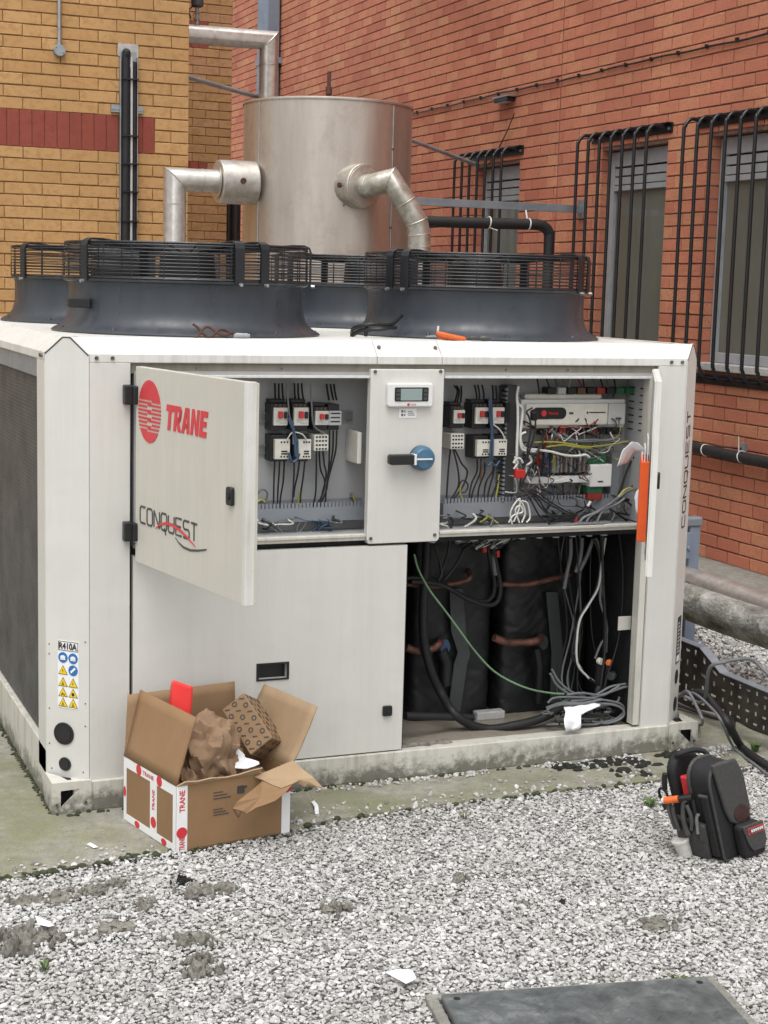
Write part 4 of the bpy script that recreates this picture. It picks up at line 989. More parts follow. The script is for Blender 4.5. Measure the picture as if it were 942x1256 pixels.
for p in ([(2.176, 4.66, 1.073), (2.171, 4.66, 1.005), (2.167, 4.66, 0.896)], [(2.186, 4.66, 1.07), (2.204, 4.66, 1.01), (2.211, 4.66, 0.958), (2.198, 4.66, 0.923), (2.172, 4.66, 0.891)], [(2.192, 4.66, 1.07), (2.218, 4.66, 1.023), (2.24, 4.66, 0.996), (2.232, 4.66, 0.958), (2.21, 4.66, 0.923), (2.181, 4.66, 0.893)], [(2.275, 4.66, 1.036), (2.276, 4.66, 0.995), (2.259, 4.66, 0.957), (2.252, 4.66, 0.922), (2.253, 4.66, 0.891)], [(2.29, 4.66, 1.036), (2.288, 4.66, 0.989), (2.272, 4.66, 0.951), (2.261, 4.66, 0.916), (2.262, 4.66, 0.891)], [(2.302, 4.66, 1.033), (2.304, 4.66, 0.989), (2.287, 4.66, 0.943), (2.28, 4.66, 0.89)], [(2.338, 4.66, 1.032), (2.334, 4.66, 0.994), (2.311, 4.66, 0.956), (2.304, 4.66, 0.89)], [(2.344, 4.66, 1.032), (2.337, 4.66, 0.983), (2.324, 4.66, 0.933), (2.317, 4.66, 0.889)], [(2.36, 4.66, 1.032), (2.365, 4.66, 0.988), (2.345, 4.66, 0.933), (2.329, 4.66, 0.892)]): W_(p, .003)
W_([(2.209, 4.66, 0.942), (2.22, 4.66, 0.963), (2.235, 4.66, 0.963), (2.245, 4.66, 0.946), (2.237, 4.66, 0.927), (2.222, 4.66, 0.925)], .0026, BK); W_([(2.218, 4.66, 0.95), (2.216, 4.66, 0.922), (2.225, 4.66, 0.903)], .0035, 'yellow_green'); W_([(2.359, 4.66, 0.982), (2.355, 4.66, 0.933), (2.35, 4.66, 0.905)], .003, 'yellow_green'); W_([(2.285, 4.65, 1.029), (2.288, 4.65, 1.004), (2.285, 4.65, 0.963)], .003, 'brown_cable')
for q in ([(2.291, 4.618, 1.243), (2.296, 4.618, 1.184), (2.304, 4.618, 1.13), (2.303, 4.618, 1.081), (2.302, 4.618, 1.043)], [(2.297, 4.618, 1.243), (2.304, 4.618, 1.178), (2.309, 4.618, 1.116), (2.311, 4.618, 1.043)], [(2.281, 4.618, 1.035), (2.294, 4.618, 1.019), (2.308, 4.618, 1.029)], [(2.308, 4.618, 1.029), (2.324, 4.618, 1.018), (2.338, 4.618, 1.034)]): W_(q, .0035, 'blue_cable')
W_([(2.306, 4.618, 1.157), (2.331, 4.618, 1.14), (2.347, 4.618, 1.121), (2.354, 4.618, 1.107)], .0026, WH)
for p in ([(2.388, 4.6, 1.282), (2.384, 4.6, 1.252), (2.388, 4.6, 1.212), (2.391, 4.6, 1.158), (2.391, 4.6, 1.09), (2.392, 4.6, 1.049)], [(2.391, 4.6, 1.223), (2.407, 4.6, 1.206), (2.405, 4.6, 1.171), (2.402, 4.6, 1.117), (2.409, 4.6, 1.076), (2.431, 4.6, 1.067), (2.471, 4.6, 1.064)], [(2.386, 4.6, 1.049), (2.394, 4.6, 1.008), (2.405, 4.6, 0.967)], [(2.422, 4.6, 1.13), (2.404, 4.6, 1.12), (2.409, 4.6, 1.09), (2.428, 4.6, 1.073), (2.459, 4.6, 1.067)], [(2.437, 4.6, 1.073), (2.471, 4.6, 1.07), (2.521, 4.6, 1.063), (2.565, 4.6, 1.052), (2.615, 4.6, 1.047), (2.653, 4.6, 1.05), (2.669, 4.6, 1.041)], [(2.425, 4.6, 1.062), (2.448, 4.6, 1.034), (2.43, 4.6, 1.015), (2.432, 4.6, 0.98), (2.445, 4.6, 0.96)], [(2.381, 4.6, 1.027), (2.39, 4.6, 1.041), (2.405, 4.6, 1.041), (2.415, 4.6, 1.027)]): W_(p, .0045, WH)
W_([(2.388, 4.59, 1.039), (2.391, 4.59, 1.026), (2.377, 4.59, 1.009)], .0035, WH)
for p in ([(2.374, 4.58, 0.825), (2.366, 4.58, 0.861), (2.38, 4.58, 0.893), (2.4, 4.58, 0.909), (2.396, 4.58, 0.871), (2.379, 4.58, 0.833)], [(2.361, 4.58, 0.831), (2.378, 4.58, 0.855), (2.411, 4.58, 0.865), (2.401, 4.58, 0.887), (2.384, 4.58, 0.871), (2.401, 4.58, 0.829)], [(2.388, 4.58, 0.909), (2.41, 4.58, 0.892), (2.421, 4.58, 0.859), (2.41, 4.58, 0.829)], [(2.428, 4.58, 0.829), (2.44, 4.58, 0.847), (2.429, 4.58, 0.892), (2.407, 4.58, 0.903)]): W_(p, .0032, WH)
for p in ([(2.438, 4.59, 1.212), (2.417, 4.59, 1.199), (2.427, 4.59, 1.18), (2.435, 4.59, 1.145), (2.428, 4.59, 1.09), (2.421, 4.59, 1.036), (2.408, 4.59, 0.995), (2.401, 4.59, 0.941)], [(2.451, 4.59, 1.18), (2.451, 4.59, 1.131), (2.435, 4.59, 1.077), (2.427, 4.59, 1.044)], [(2.472, 4.59, 1.068), (2.452, 4.59, 1.033), (2.432, 4.59, 1), (2.415, 4.59, 0.968), (2.407, 4.59, 0.946)], [(2.484, 4.59, 1.144), (2.488, 4.59, 1.117), (2.466, 4.59, 1.071), (2.442, 4.59, 1.049)], [(2.411, 4.59, 0.924), (2.435, 4.59, 0.937), (2.472, 4.59, 0.928), (2.504, 4.59, 0.905), (2.552, 4.59, 0.876), (2.6, 4.59, 0.852)], [(2.414, 4.59, 0.935), (2.457, 4.59, 0.925), (2.498, 4.59, 0.897), (2.569, 4.59, 0.859), (2.62, 4.59, 0.835)], [(2.412, 4.59, 0.907), (2.448, 4.59, 0.917), (2.484, 4.59, 0.878), (2.526, 4.59, 0.838)], [(2.404, 4.59, 0.941), (2.442, 4.59, 0.907), (2.475, 4.59, 0.856), (2.502, 4.59, 0.827)], [(2.426, 4.59, 0.94), (2.473, 4.59, 0.906), (2.512, 4.59, 0.86), (2.569, 4.59, 0.842)], [(2.393, 4.59, 0.913), (2.426, 4.59, 0.926), (2.456, 4.59, 0.95), (2.478, 4.59, 0.939)]): W_(p, .003, BK)
mb().rrect(F((0, 4.60, 0), (1, 0, 0)), (2.381, 4.6, 1.003)[0], (2.416, 4.6, 1.002)[0], (2.382, 4.6, 0.978)[2], (2.381, 4.6, 1.007)[2], 0, .02, .004).build('plug', 'red_plastic', CH, bevel=.003)
mb().cyl((2.444, 4.59, 1.201), (2.451, 4.6, 1.173), .013, n=14).build('plug', 'black_plastic', CH, bevel=.002)
for p in ([(2.534, 4.63, 1.132), (2.56, 4.63, 1.112), (2.611, 4.63, 1.095), (2.674, 4.63, 1.097), (2.754, 4.63, 1.093), (2.828, 4.63, 1.086), (2.842, 4.63, 1.078)], [(2.578, 4.63, 1.12), (2.626, 4.63, 1.095), (2.706, 4.63, 1.093), (2.776, 4.63, 1.098)]): W_(p, .006, GR)
for p in ([(2.468, 4.625, 1.092), (2.514, 4.625, 1.094), (2.577, 4.625, 1.09), (2.672, 4.625, 1.075), (2.767, 4.625, 1.082), (2.832, 4.625, 1.092)], [(2.515, 4.625, 1.077), (2.577, 4.625, 1.082), (2.624, 4.625, 1.076), (2.688, 4.625, 1.069)]): W_(p, .003, 'yellow_green')
for i in range(16):
    a = random.uniform(655, 750); 
xs_ = [(2.496, 4.64, 1.131), (2.521, 4.64, 1.125), (2.545, 4.64, 1.131), (2.577, 4.64, 1.125), (2.605, 4.64, 1.127), (2.634, 4.64, 1.124), (2.665, 4.64, 1.129), (2.694, 4.64, 1.126), (2.723, 4.64, 1.123), (2.748, 4.64, 1.128), (2.768, 4.64, 1.123)]
for i, p in enumerate(xs_):
    q = (p[0]+random.uniform(-.03, .03), 4.66, p[2]-random.uniform(.03, .08))
    W_([p, ((p[0]+q[0])/2+random.uniform(-.02, .02), 4.63, (p[2]+q[2])/2), q], .0026, random.choice((BK, BK, GR, 'red_cable', WH)))
xs_ = [(2.512, 4.68, 1.238), (2.543, 4.68, 1.24), (2.575, 4.68, 1.238), (2.606, 4.68, 1.24), (2.631, 4.68, 1.237), (2.657, 4.68, 1.24), (2.682, 4.68, 1.237), (2.714, 4.68, 1.24), (2.743, 4.68, 1.237), (2.772, 4.68, 1.24), (2.798, 4.68, 1.24)]
for i, p in enumerate(xs_):
    W_([(p[0]+random.uniform(-.012, .012), 4.69, 1.316), (p[0]+random.uniform(-.015, .015), 4.67, p[2]+.03), p], .0024, random.choice((BK, GR, 'red_cable', WH, BK, 'green_wire')))
xs_ = [(2.505, 4.67, 0.944), (2.517, 4.67, 0.944), (2.564, 4.67, 0.943), (2.577, 4.67, 0.94), (2.609, 4.67, 0.942), (2.64, 4.67, 0.941), (2.66, 4.67, 0.938), (2.679, 4.67, 0.94), (2.698, 4.67, 0.937)]
for i, p in enumerate(xs_):
    W_([p, (p[0]+random.uniform(-.012, .012), 4.66, p[2]-.03), (p[0]+random.uniform(-.02, .02), 4.68, p[2]-.062)], .003, ('white_cable', 'white_cable', 'blue_cable', 'blue_cable', BK, 'brown_cable', BK, 'green_wire', BK)[i])
xs_ = [(2.486, 4.65, 1.061), (2.504, 4.65, 1.061), (2.523, 4.65, 1.063), (2.548, 4.65, 1.06), (2.573, 4.65, 1.063), (2.592, 4.65, 1.06), (2.614, 4.65, 1.059), (2.636, 4.65, 1.062), (2.655, 4.65, 1.059), (2.678, 4.65, 1.058)]
for i, p in enumerate(xs_):
    W_([p, (p[0]+random.uniform(-.008, .008), 4.64, p[2]-.02), (p[0]+random.uniform(-.006, .006), 4.645, p[2]-.038)], .0026, ('red_cable', 'red_cable', 'blue_cable', 'yellow_green', GR, 'brown_cable', GR, GR, WH, GR)[i])
for p in ([(2.639, 4.6, 0.818), (2.66, 4.6, 0.837), (2.701, 4.6, 0.85), (2.748, 4.6, 0.874), (2.788, 4.6, 0.899), (2.82, 4.6, 0.92), (2.852, 4.6, 0.928), (2.872, 4.6, 0.919)], [(2.668, 4.6, 0.82), (2.686, 4.6, 0.842), (2.739, 4.6, 0.863), (2.786, 4.6, 0.879), (2.814, 4.6, 0.898)], [(2.709, 4.6, 0.819), (2.727, 4.6, 0.852), (2.748, 4.6, 0.866)]): W_(p, .0055, GR)
for p in ([(2.815, 4.65, 0.891), (2.83, 4.65, 0.931), (2.847, 4.65, 0.979), (2.864, 4.65, 1.021)], [(2.863, 4.64, 0.923), (2.878, 4.64, 0.956), (2.878, 4.64, 1.008), (2.867, 4.64, 1.036)], [(2.809, 4.64, 0.895), (2.853, 4.64, 0.877), (2.894, 4.64, 0.841)], [(2.772, 4.64, 0.862), (2.812, 4.64, 0.838), (2.857, 4.64, 0.808)]): W_(p, .0035, BK)
W_([(2.788, 4.6, 0.901), (2.813, 4.6, 0.926), (2.838, 4.6, 0.931), (2.872, 4.6, 0.913)], .004, 'yellow_green')
mb().cyl((2.626, 4.6, 0.822), (2.63, 4.6, 0.838), .006, n=10).build('crimp', 'red_cable', CH)
mb().cyl((2.671, 4.6, 0.874), (2.681, 4.6, 0.89), .005, n=10).build('crimp', 'white_cable', CH)
W_([(2.68, 4.6, 0.89), (2.662, 4.6, 0.863), (2.632, 4.6, 0.838)], .0026, BK)
for p in ([(2.416, 4.56, 0.81), (2.486, 4.56, 0.813), (2.554, 4.56, 0.816), (2.61, 4.56, 0.82), (2.711, 4.56, 0.819)],): W_(p, .006, GR)
for i in range(7):
    x = (2.16, 2.25, 2.31, 2.55, 2.62, 2.70, 2.78)[i]; z = .801
    W_([(x, 4.68, .865), (x+.02, 4.64, .84), (x+random.uniform(-.03, .03), 4.63, .812)], .004, random.choice((BK, GR, WH)))
rw_ = random.Random(21)
def tangle(n, x0, x1, z0, z1, ya, yb, mats, rlo, rhi, sag=.03):
    for _ in range(n):
        a = V((rw_.uniform(x0, x1), rw_.uniform(ya, yb), rw_.uniform(z0, z1))); b = V((min(x1, max(x0, a.x+rw_.gauss(0, .09))), rw_.uniform(ya, yb), min(z1, max(z0, a.z+rw_.gauss(0, .07)))))
        m1 = a.lerp(b, .33)+V((rw_.gauss(0, .02), -rw_.uniform(0, .012), -rw_.uniform(0, sag))); m2 = a.lerp(b, .7)+V((rw_.gauss(0, .02), -rw_.uniform(0, .012), -rw_.uniform(0, sag)))
        W_([(a.x, YC-.01, a.z+.004), a, m1, m2, b, (b.x, YC-.01, b.z-.004)], rw_.uniform(rlo, rhi), rw_.choice(mats))
tangle(24, 2.46, 2.80, .98, 1.14, 4.62, 4.66, (BK, BK, BK, GR, WH, 'brown_cable', 'red_cable', 'yellow_green'), .0012, .0020)
tangle(16, 2.40, 2.62, .90, 1.05, 4.60, 4.65, (BK, BK, GR, WH), .0012, .0022, .05)
tangle(12, 2.44, 2.80, 1.14, 1.17, 4.63, 4.66, (BK, BK, GR, 'red_cable'), .0018, .0030)
tangle(12, 2.50, 2.84, .835, .90, 4.60, 4.66, (BK, BK, GR), .002, .0032, .02)
tangle(8, 2.12, 2.34, .825, .865, 4.62, 4.66, (BK, GR, WH, 'yellow_green'), .002, .003, .01)
tangle(8, 1.50, 1.80, .825, .862, 4.62, 4.66, (BK, GR, WH, 'blue_cable'), .002, .003, .01)
# ---- lower bay: compressors in black jackets, pipework and cable tangle
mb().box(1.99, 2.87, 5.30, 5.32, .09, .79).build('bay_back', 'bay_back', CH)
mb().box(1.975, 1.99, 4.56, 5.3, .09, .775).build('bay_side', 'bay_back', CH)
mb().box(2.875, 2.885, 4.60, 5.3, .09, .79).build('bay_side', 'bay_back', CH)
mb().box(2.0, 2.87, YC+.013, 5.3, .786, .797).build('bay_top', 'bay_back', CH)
def compressor(cx, cy, rx, ry, z0, z1, seed):
    def fn(u, v):
        t = u*2*math.pi; z = z0+(z1-z0)*v
        e = 7.0; c, s = math.cos(t), math.sin(t)
        k = (abs(c)**e+abs(s)**e)**(-1/e)
        r = 1+.03*mnoise.noise((c*2.2+seed, s*2.2, z*9))-.05*max(0, .22-abs(mnoise.noise((c*1.6+seed, s*1.6, z*15+c*3))))-.03*max(0, .25-abs(mnoise.noise((c*3.5, s*3.5+seed, z*28-c*5))))
        r *= 1-.04*max(0, v-.93)/.07
        bag = .012*math.sin(v*math.pi)
        return (cx+(rx*k*r+bag*c)*c, cy+(ry*k*r+bag*s)*s, z+.006*mnoise.noise((c*3, s*3, z*5+seed)))
    m = mb().grid(fn, 144, 110)
    top = [(i/144) for i in range(144)]
    n = len(m.v); m.add([fn(u, 1) for u in top], [tuple(range(144))])
    return m.build('compressor', 'jacket', CH, smooth=60)
c1 = compressor(2.300, 5.03, .163, .175, .092, .735, 1.0)
c2 = compressor(2.672, 5.03, .183, .175, .092, .725, 5.0)
mb().prism(F((0, 4.845, 0), (1, 0, 0)), [(p[0], p[2]) for p in [(2.275, 4.845, 0.561), (2.326, 4.845, 0.558), (2.345, 4.845, 0.388), (2.363, 4.845, 0.322), (2.352, 4.845, 0.285), (2.332, 4.845, 0.117), (2.285, 4.845, 0.121), (2.301, 4.845, 0.288), (2.315, 4.845, 0.331), (2.287, 4.845, 0.406)]], 0, .005).build('strap', 'strap_grey', c1)
mb().prism(F((0, 4.843, 0), (1, 0, 0)), [(p[0], p[2]) for p in [(2.655, 4.843, 0.53), (2.701, 4.843, 0.528), (2.735, 4.843, 0.304), (2.741, 4.843, 0.115), (2.691, 4.843, 0.119), (2.688, 4.843, 0.307)]], 0, .005).build('strap', 'strap_grey', c2)
def cpipe(pts, r, mat='copper', name='refrigerant_pipe'): return mb().tube(smoothline(pts, 5), r, 14).build(name, mat, CH, smooth=60)
cpipe([(2.091, 4.815, 0.593), (2.196, 4.815, 0.579), (2.276, 4.815, 0.584), (2.326, 4.815, 0.593), (2.341, 4.815, 0.607)]+[(2.353, 4.86, 0.618)], .0095)
cpipe([(2.431, 4.81, 0.577), (2.541, 4.81, 0.569), (2.631, 4.81, 0.579), (2.703, 4.81, 0.591), (2.732, 4.81, 0.598)]+[(2.751, 4.85, 0.605)], .0105)
cpipe([(2.098, 4.8, 0.373), (2.151, 4.8, 0.353), (2.196, 4.8, 0.361), (2.221, 4.8, 0.377)]+[(2.257, 4.86, 0.373)], .0135)
cpipe([(2.434, 4.8, 0.387), (2.486, 4.8, 0.366), (2.561, 4.8, 0.361), (2.603, 4.8, 0.364)]+[(2.655, 4.86, 0.363)], .014)
mb().lathe((2.253, 4.835, 0.358), [(.0, -.012), (.026, -.012), (.026, .012), (.0, .012)], 20, axis=(.4, -.9, .1)).build('valve_nut', 'blue_cable', CH, smooth=40)
mb().lathe((2.642, 4.835, 0.348), [(.0, -.012), (.026, -.012), (.026, .012), (.0, .012)], 20, axis=(.4, -.9, .1)).build('valve_nut', 'charcoal_print', CH, smooth=40)
mb().tube([(2.245, 4.83, 0.348), (2.265, 4.83, 0.303), (2.265, 4.83, 0.221)], .022, 12).build('sight_glass', 'black_plastic', CH, smooth=60)
mb().tube([(2.615, 4.82, 0.332), (2.631, 4.82, 0.271), (2.634, 4.82, 0.13)], .016, 12).build('suction_service_valve', 'black_plastic', CH, smooth=60)
# hoses and cables
hose = lambda p, r, mat='black_rubber': wire(p, r, mat, CH, 'cable', 10, 8)
hose([(2.156, 4.78, 0.749), (2.154, 4.78, 0.642), (2.149, 4.78, 0.514), (2.156, 4.78, 0.4), (2.183, 4.78, 0.297), (2.227, 4.78, 0.207)]+[(2.238, 4.7, 0.158), (2.302, 4.7, 0.112), (2.378, 4.7, 0.088)]+[(2.452, 4.66, 0.105), (2.553, 4.66, 0.12), (2.642, 4.66, 0.153)], .0155)
for dx in (0, .016):
    p = [(2.079, 4.78, 0.62), (2.148, 4.78, 0.614), (2.21, 4.78, 0.596), (2.292, 4.78, 0.55), (2.368, 4.78, 0.523), (2.409, 4.78, 0.535), (2.419, 4.78, 0.586), (2.401, 4.78, 0.659), (2.385, 4.78, 0.723), (2.381, 4.78, 0.757)]
    hose([(x+dx, y-dx*.8, z-dx*.7) for x, y, z in p], .0085)
for q in ([(2.368, 4.77, 0.719), (2.369, 4.77, 0.699)], [(2.419, 4.77, 0.703), (2.42, 4.77, 0.68)]): mb().cyl(q[0], q[1], .009, n=12).build('cable_marker', 'red_plastic', CH)
hose([(2.401, 4.77, 0.758), (2.408, 4.77, 0.661), (2.416, 4.77, 0.617)], .009, 'grey_cable')
for p in ([(2.232, 4.76, 0.755), (2.225, 4.76, 0.699), (2.203, 4.76, 0.629), (2.194, 4.76, 0.609)], [(2.3, 4.76, 0.746), (2.272, 4.76, 0.682), (2.237, 4.76, 0.633), (2.216, 4.76, 0.611)], [(2.175, 4.76, 0.734), (2.198, 4.76, 0.671), (2.206, 4.76, 0.62)]): hose(p, .005, 'black_cable')
wire([(2.03, 4.6, 0.734), (2.046, 4.6, 0.684), (2.089, 4.6, 0.612), (2.145, 4.6, 0.543), (2.201, 4.6, 0.473), (2.261, 4.6, 0.397), (2.328, 4.6, 0.328), (2.398, 4.6, 0.283)]+[(2.466, 4.58, 0.254), (2.546, 4.58, 0.234), (2.6, 4.58, 0.227)], .0035, 'green_wire', CH)
for p in ([(2.678, 4.72, 0.744), (2.681, 4.72, 0.686), (2.671, 4.72, 0.629), (2.661, 4.72, 0.565)], [(2.724, 4.72, 0.743), (2.721, 4.72, 0.679), (2.704, 4.72, 0.622)], [(2.767, 4.72, 0.735), (2.747, 4.72, 0.678), (2.72, 4.72, 0.627)]): hose(p, .007, 'grey_cable')
for i, p in enumerate(([(2.758, 4.7, 0.745), (2.784, 4.7, 0.686), (2.788, 4.7, 0.613), (2.769, 4.7, 0.541), (2.72, 4.7, 0.47), (2.698, 4.7, 0.383), (2.698, 4.7, 0.316), (2.758, 4.7, 0.247), (2.81, 4.7, 0.207)], [(2.774, 4.71, 0.742), (2.795, 4.71, 0.654), (2.79, 4.71, 0.561), (2.75, 4.71, 0.504), (2.714, 4.71, 0.43), (2.717, 4.71, 0.321), (2.749, 4.71, 0.26), (2.812, 4.71, 0.21)], [(2.801, 4.69, 0.745), (2.79, 4.69, 0.658), (2.781, 4.69, 0.571), (2.745, 4.69, 0.509), (2.709, 4.69, 0.443), (2.709, 4.69, 0.306), (2.759, 4.69, 0.243)], [(2.775, 4.7, 0.735), (2.794, 4.7, 0.627), (2.796, 4.7, 0.524), (2.823, 4.7, 0.449), (2.829, 4.7, 0.396), (2.805, 4.7, 0.356), (2.787, 4.7, 0.31)], [(2.804, 4.7, 0.737), (2.799, 4.7, 0.656), (2.8, 4.7, 0.568), (2.828, 4.7, 0.42), (2.833, 4.7, 0.33)])):
    hose(p, (.0055, .004, .004, .0045, .003)[i], ('black_cable', 'white_cable', 'white_cable', 'grey_cable', 'grey_cable')[i])
for i in range(7):
    p = [(2.02+i*.045+random.uniform(-.02, .02), 4.80, .785), (2.05+i*.05, 4.85, .70+random.uniform(-.03, .03)), (2.06+i*.05, 4.9, .64)]
for i in range(30):
    x = 2.28+random.random()*.20
    hose([(x, 4.74, .793), (x+random.uniform(-.03, .03), 4.73, .755), (x+random.uniform(-.06, .05), 4.745, .725+random.uniform(-.01, .02)), (x+random.uniform(.0, .09), 4.75, .755)], .0035, random.choice(('white_cable', 'grey_cable', 'black_cable')))
for x in (2.12, 2.215, 2.275, 2.335, 2.395, 2.455, 2.52, 2.585, 2.65, 2.715, 2.775):
    mb().cyl((x, 4.66, .770), (x, 4.66, .797), .017, n=6).cyl((x, 4.66, .760), (x, 4.66, .770), .012, n=12).build('cable_gland', 'pale_grey_plastic', CH)
for i in range(11):
    x = rw_.uniform(2.60, 2.84); y = rw_.uniform(4.66, 4.80)
    hose([(x, y, .79), (x+rw_.uniform(-.03, .03), y-.01, .62), (x+rw_.uniform(-.07, .05), y-.02, .40), (x+rw_.uniform(-.06, .06), y-.03, .22), (min(2.85, x+rw_.uniform(-.05, .06)), 4.66, .125)], rw_.uniform(.0025, .005), rw_.choice(('black_cable', 'black_cable', 'grey_cable')))
for i in range(12):
    cx_, cy_, rr_ = rw_.uniform(2.66, 2.78), rw_.uniform(4.62, 4.68), rw_.uniform(.05, .10); t0 = rw_.uniform(0, 6.28)
    hose([(min(2.86, max(2.45, cx_+rr_*1.2*math.cos(t0+t))), min(4.74, max(4.60, cy_+rr_*.45*math.sin(t0+t))), .100+.004*i+.006*math.sin(t*2+i)) for t in np.linspace(0, rw_.uniform(3.5, 6.5), 9)], rw_.uniform(.003, .0045), rw_.choice(('grey_cable', 'grey_cable', 'black_cable')))
# grey cable coils lying in the bay mouth
for p in ([(2.893, 4.63, 0.23), (2.817, 4.63, 0.224), (2.769, 4.63, 0.204), (2.727, 4.63, 0.19), (2.655, 4.63, 0.192), (2.624, 4.63, 0.18), (2.673, 4.63, 0.159), (2.771, 4.63, 0.157), (2.837, 4.63, 0.163), (2.853, 4.63, 0.183)], [(2.56, 4.62, 0.188), (2.585, 4.62, 0.203), (2.666, 4.62, 0.2), (2.764, 4.62, 0.184), (2.848, 4.62, 0.162), (2.866, 4.62, 0.134), (2.834, 4.62, 0.107), (2.769, 4.62, 0.101), (2.703, 4.62, 0.112)], [(2.549, 4.61, 0.174), (2.612, 4.61, 0.186), (2.71, 4.61, 0.176), (2.809, 4.61, 0.165), (2.856, 4.61, 0.143), (2.855, 4.61, 0.114), (2.796, 4.61, 0.098), (2.73, 4.61, 0.11)], [(2.576, 4.63, 0.303), (2.604, 4.63, 0.26), (2.654, 4.63, 0.219), (2.714, 4.63, 0.194)], [(2.57, 4.63, 0.289), (2.598, 4.63, 0.246), (2.648, 4.63, 0.21), (2.708, 4.63, 0.185)], [(2.65, 4.62, 0.187), (2.715, 4.62, 0.187), (2.796, 4.62, 0.205), (2.861, 4.62, 0.22), (2.898, 4.62, 0.22)], [(2.564, 4.6, 0.152), (2.55, 4.6, 0.171), (2.607, 4.6, 0.184), (2.678, 4.6, 0.181), (2.762, 4.6, 0.189)], [(2.633, 4.62, 0.211), (2.697, 4.62, 0.212), (2.773, 4.62, 0.198), (2.818, 4.62, 0.215), (2.844, 4.62, 0.227)]): hose(p, .0044, 'grey_cable')
hose([(2.774, 4.64, 0.225), (2.765, 4.64, 0.208), (2.77, 4.64, 0.178)], .010, 'black_rubber'); hose([(2.735, 4.62, 0.106), (2.763, 4.62, 0.08), (2.803, 4.62, 0.068), (2.826, 4.62, 0.078), (2.812, 4.62, 0.091)], .007, 'black_rubber')
mb().cyl((2.789, 4.68, 0.308), (2.791, 4.66, 0.307), .012, n=12).build('plug', 'cream_plastic', CH, bevel=.003)
mb().cyl((2.83, 4.67, 0.302), (2.811, 4.65, 0.305), .011, n=12).build('plug', 'orange_grip', CH, bevel=.003)
mb().cyl((2.852, 4.68, 0.251), (2.83, 4.66, 0.251), .015, n=14).build('plug', 'strap_grey', CH, bevel=.003)
mb().tube([(2.805, 4.7, 0.288), (2.809, 4.7, 0.213)], .016, 12).tube([(2.839, 4.7, 0.285), (2.833, 4.7, 0.211)], .014, 12).build('sensor_stem', 'black_plastic', CH, smooth=60)
mb().rect(F((0, 4.62, 0), (1, 0, 0)), (2.824, 4.62, 0.466)[0], (2.884, 4.62, 0.463)[0], (2.833, 4.62, 0.428)[2], (2.83, 4.62, 0.477)[2], 0, .004).build('bracket', 'paint_grubby', CH, bevel=.001)
mb().cyl((2.041, 4.66, 0.174), (2.323, 4.72, 0.128), .013, n=10).build('cable', 'black_rubber', CH, smooth=60)
mb().box(2.38, 2.49, 4.80, 4.84, .088, .118).build('rubber_mount', 'window_sill', CH, bevel=.004)
# base plate dirt inside the mouth
def clump(c, rx, ry, rz, seed, mat, name, parent=None, sub=3, amp=.45, freq=1.6):
    bm = bmesh.new(); bmesh.ops.create_icosphere(bm, subdivisions=sub, radius=1)
    m = mb(); vs = []
    for v in bm.verts:
        p = v.co; k = 1+amp*mnoise.fractal((p.x*freq+seed, p.y*freq+seed*.7, p.z*freq), .9, 2.1, 4)
        vs.append((c[0]+p.x*k*rx, c[1]+p.y*k*ry, max(c[2]-.004, c[2]+p.z*k*rz)))
    m.add(vs, [tuple(v.index for v in f.verts) for f in bm.faces]); bm.free()
    return m.build(name, mat, parent, smooth=50)
for i, (x, r) in enumerate(((2.09, .05), (2.15, .035), (2.02, .05))): clump((x, 4.585, .092), r, .018, .012, i*3.3+40, 'mud', 'dried_dirt', CH, 2)
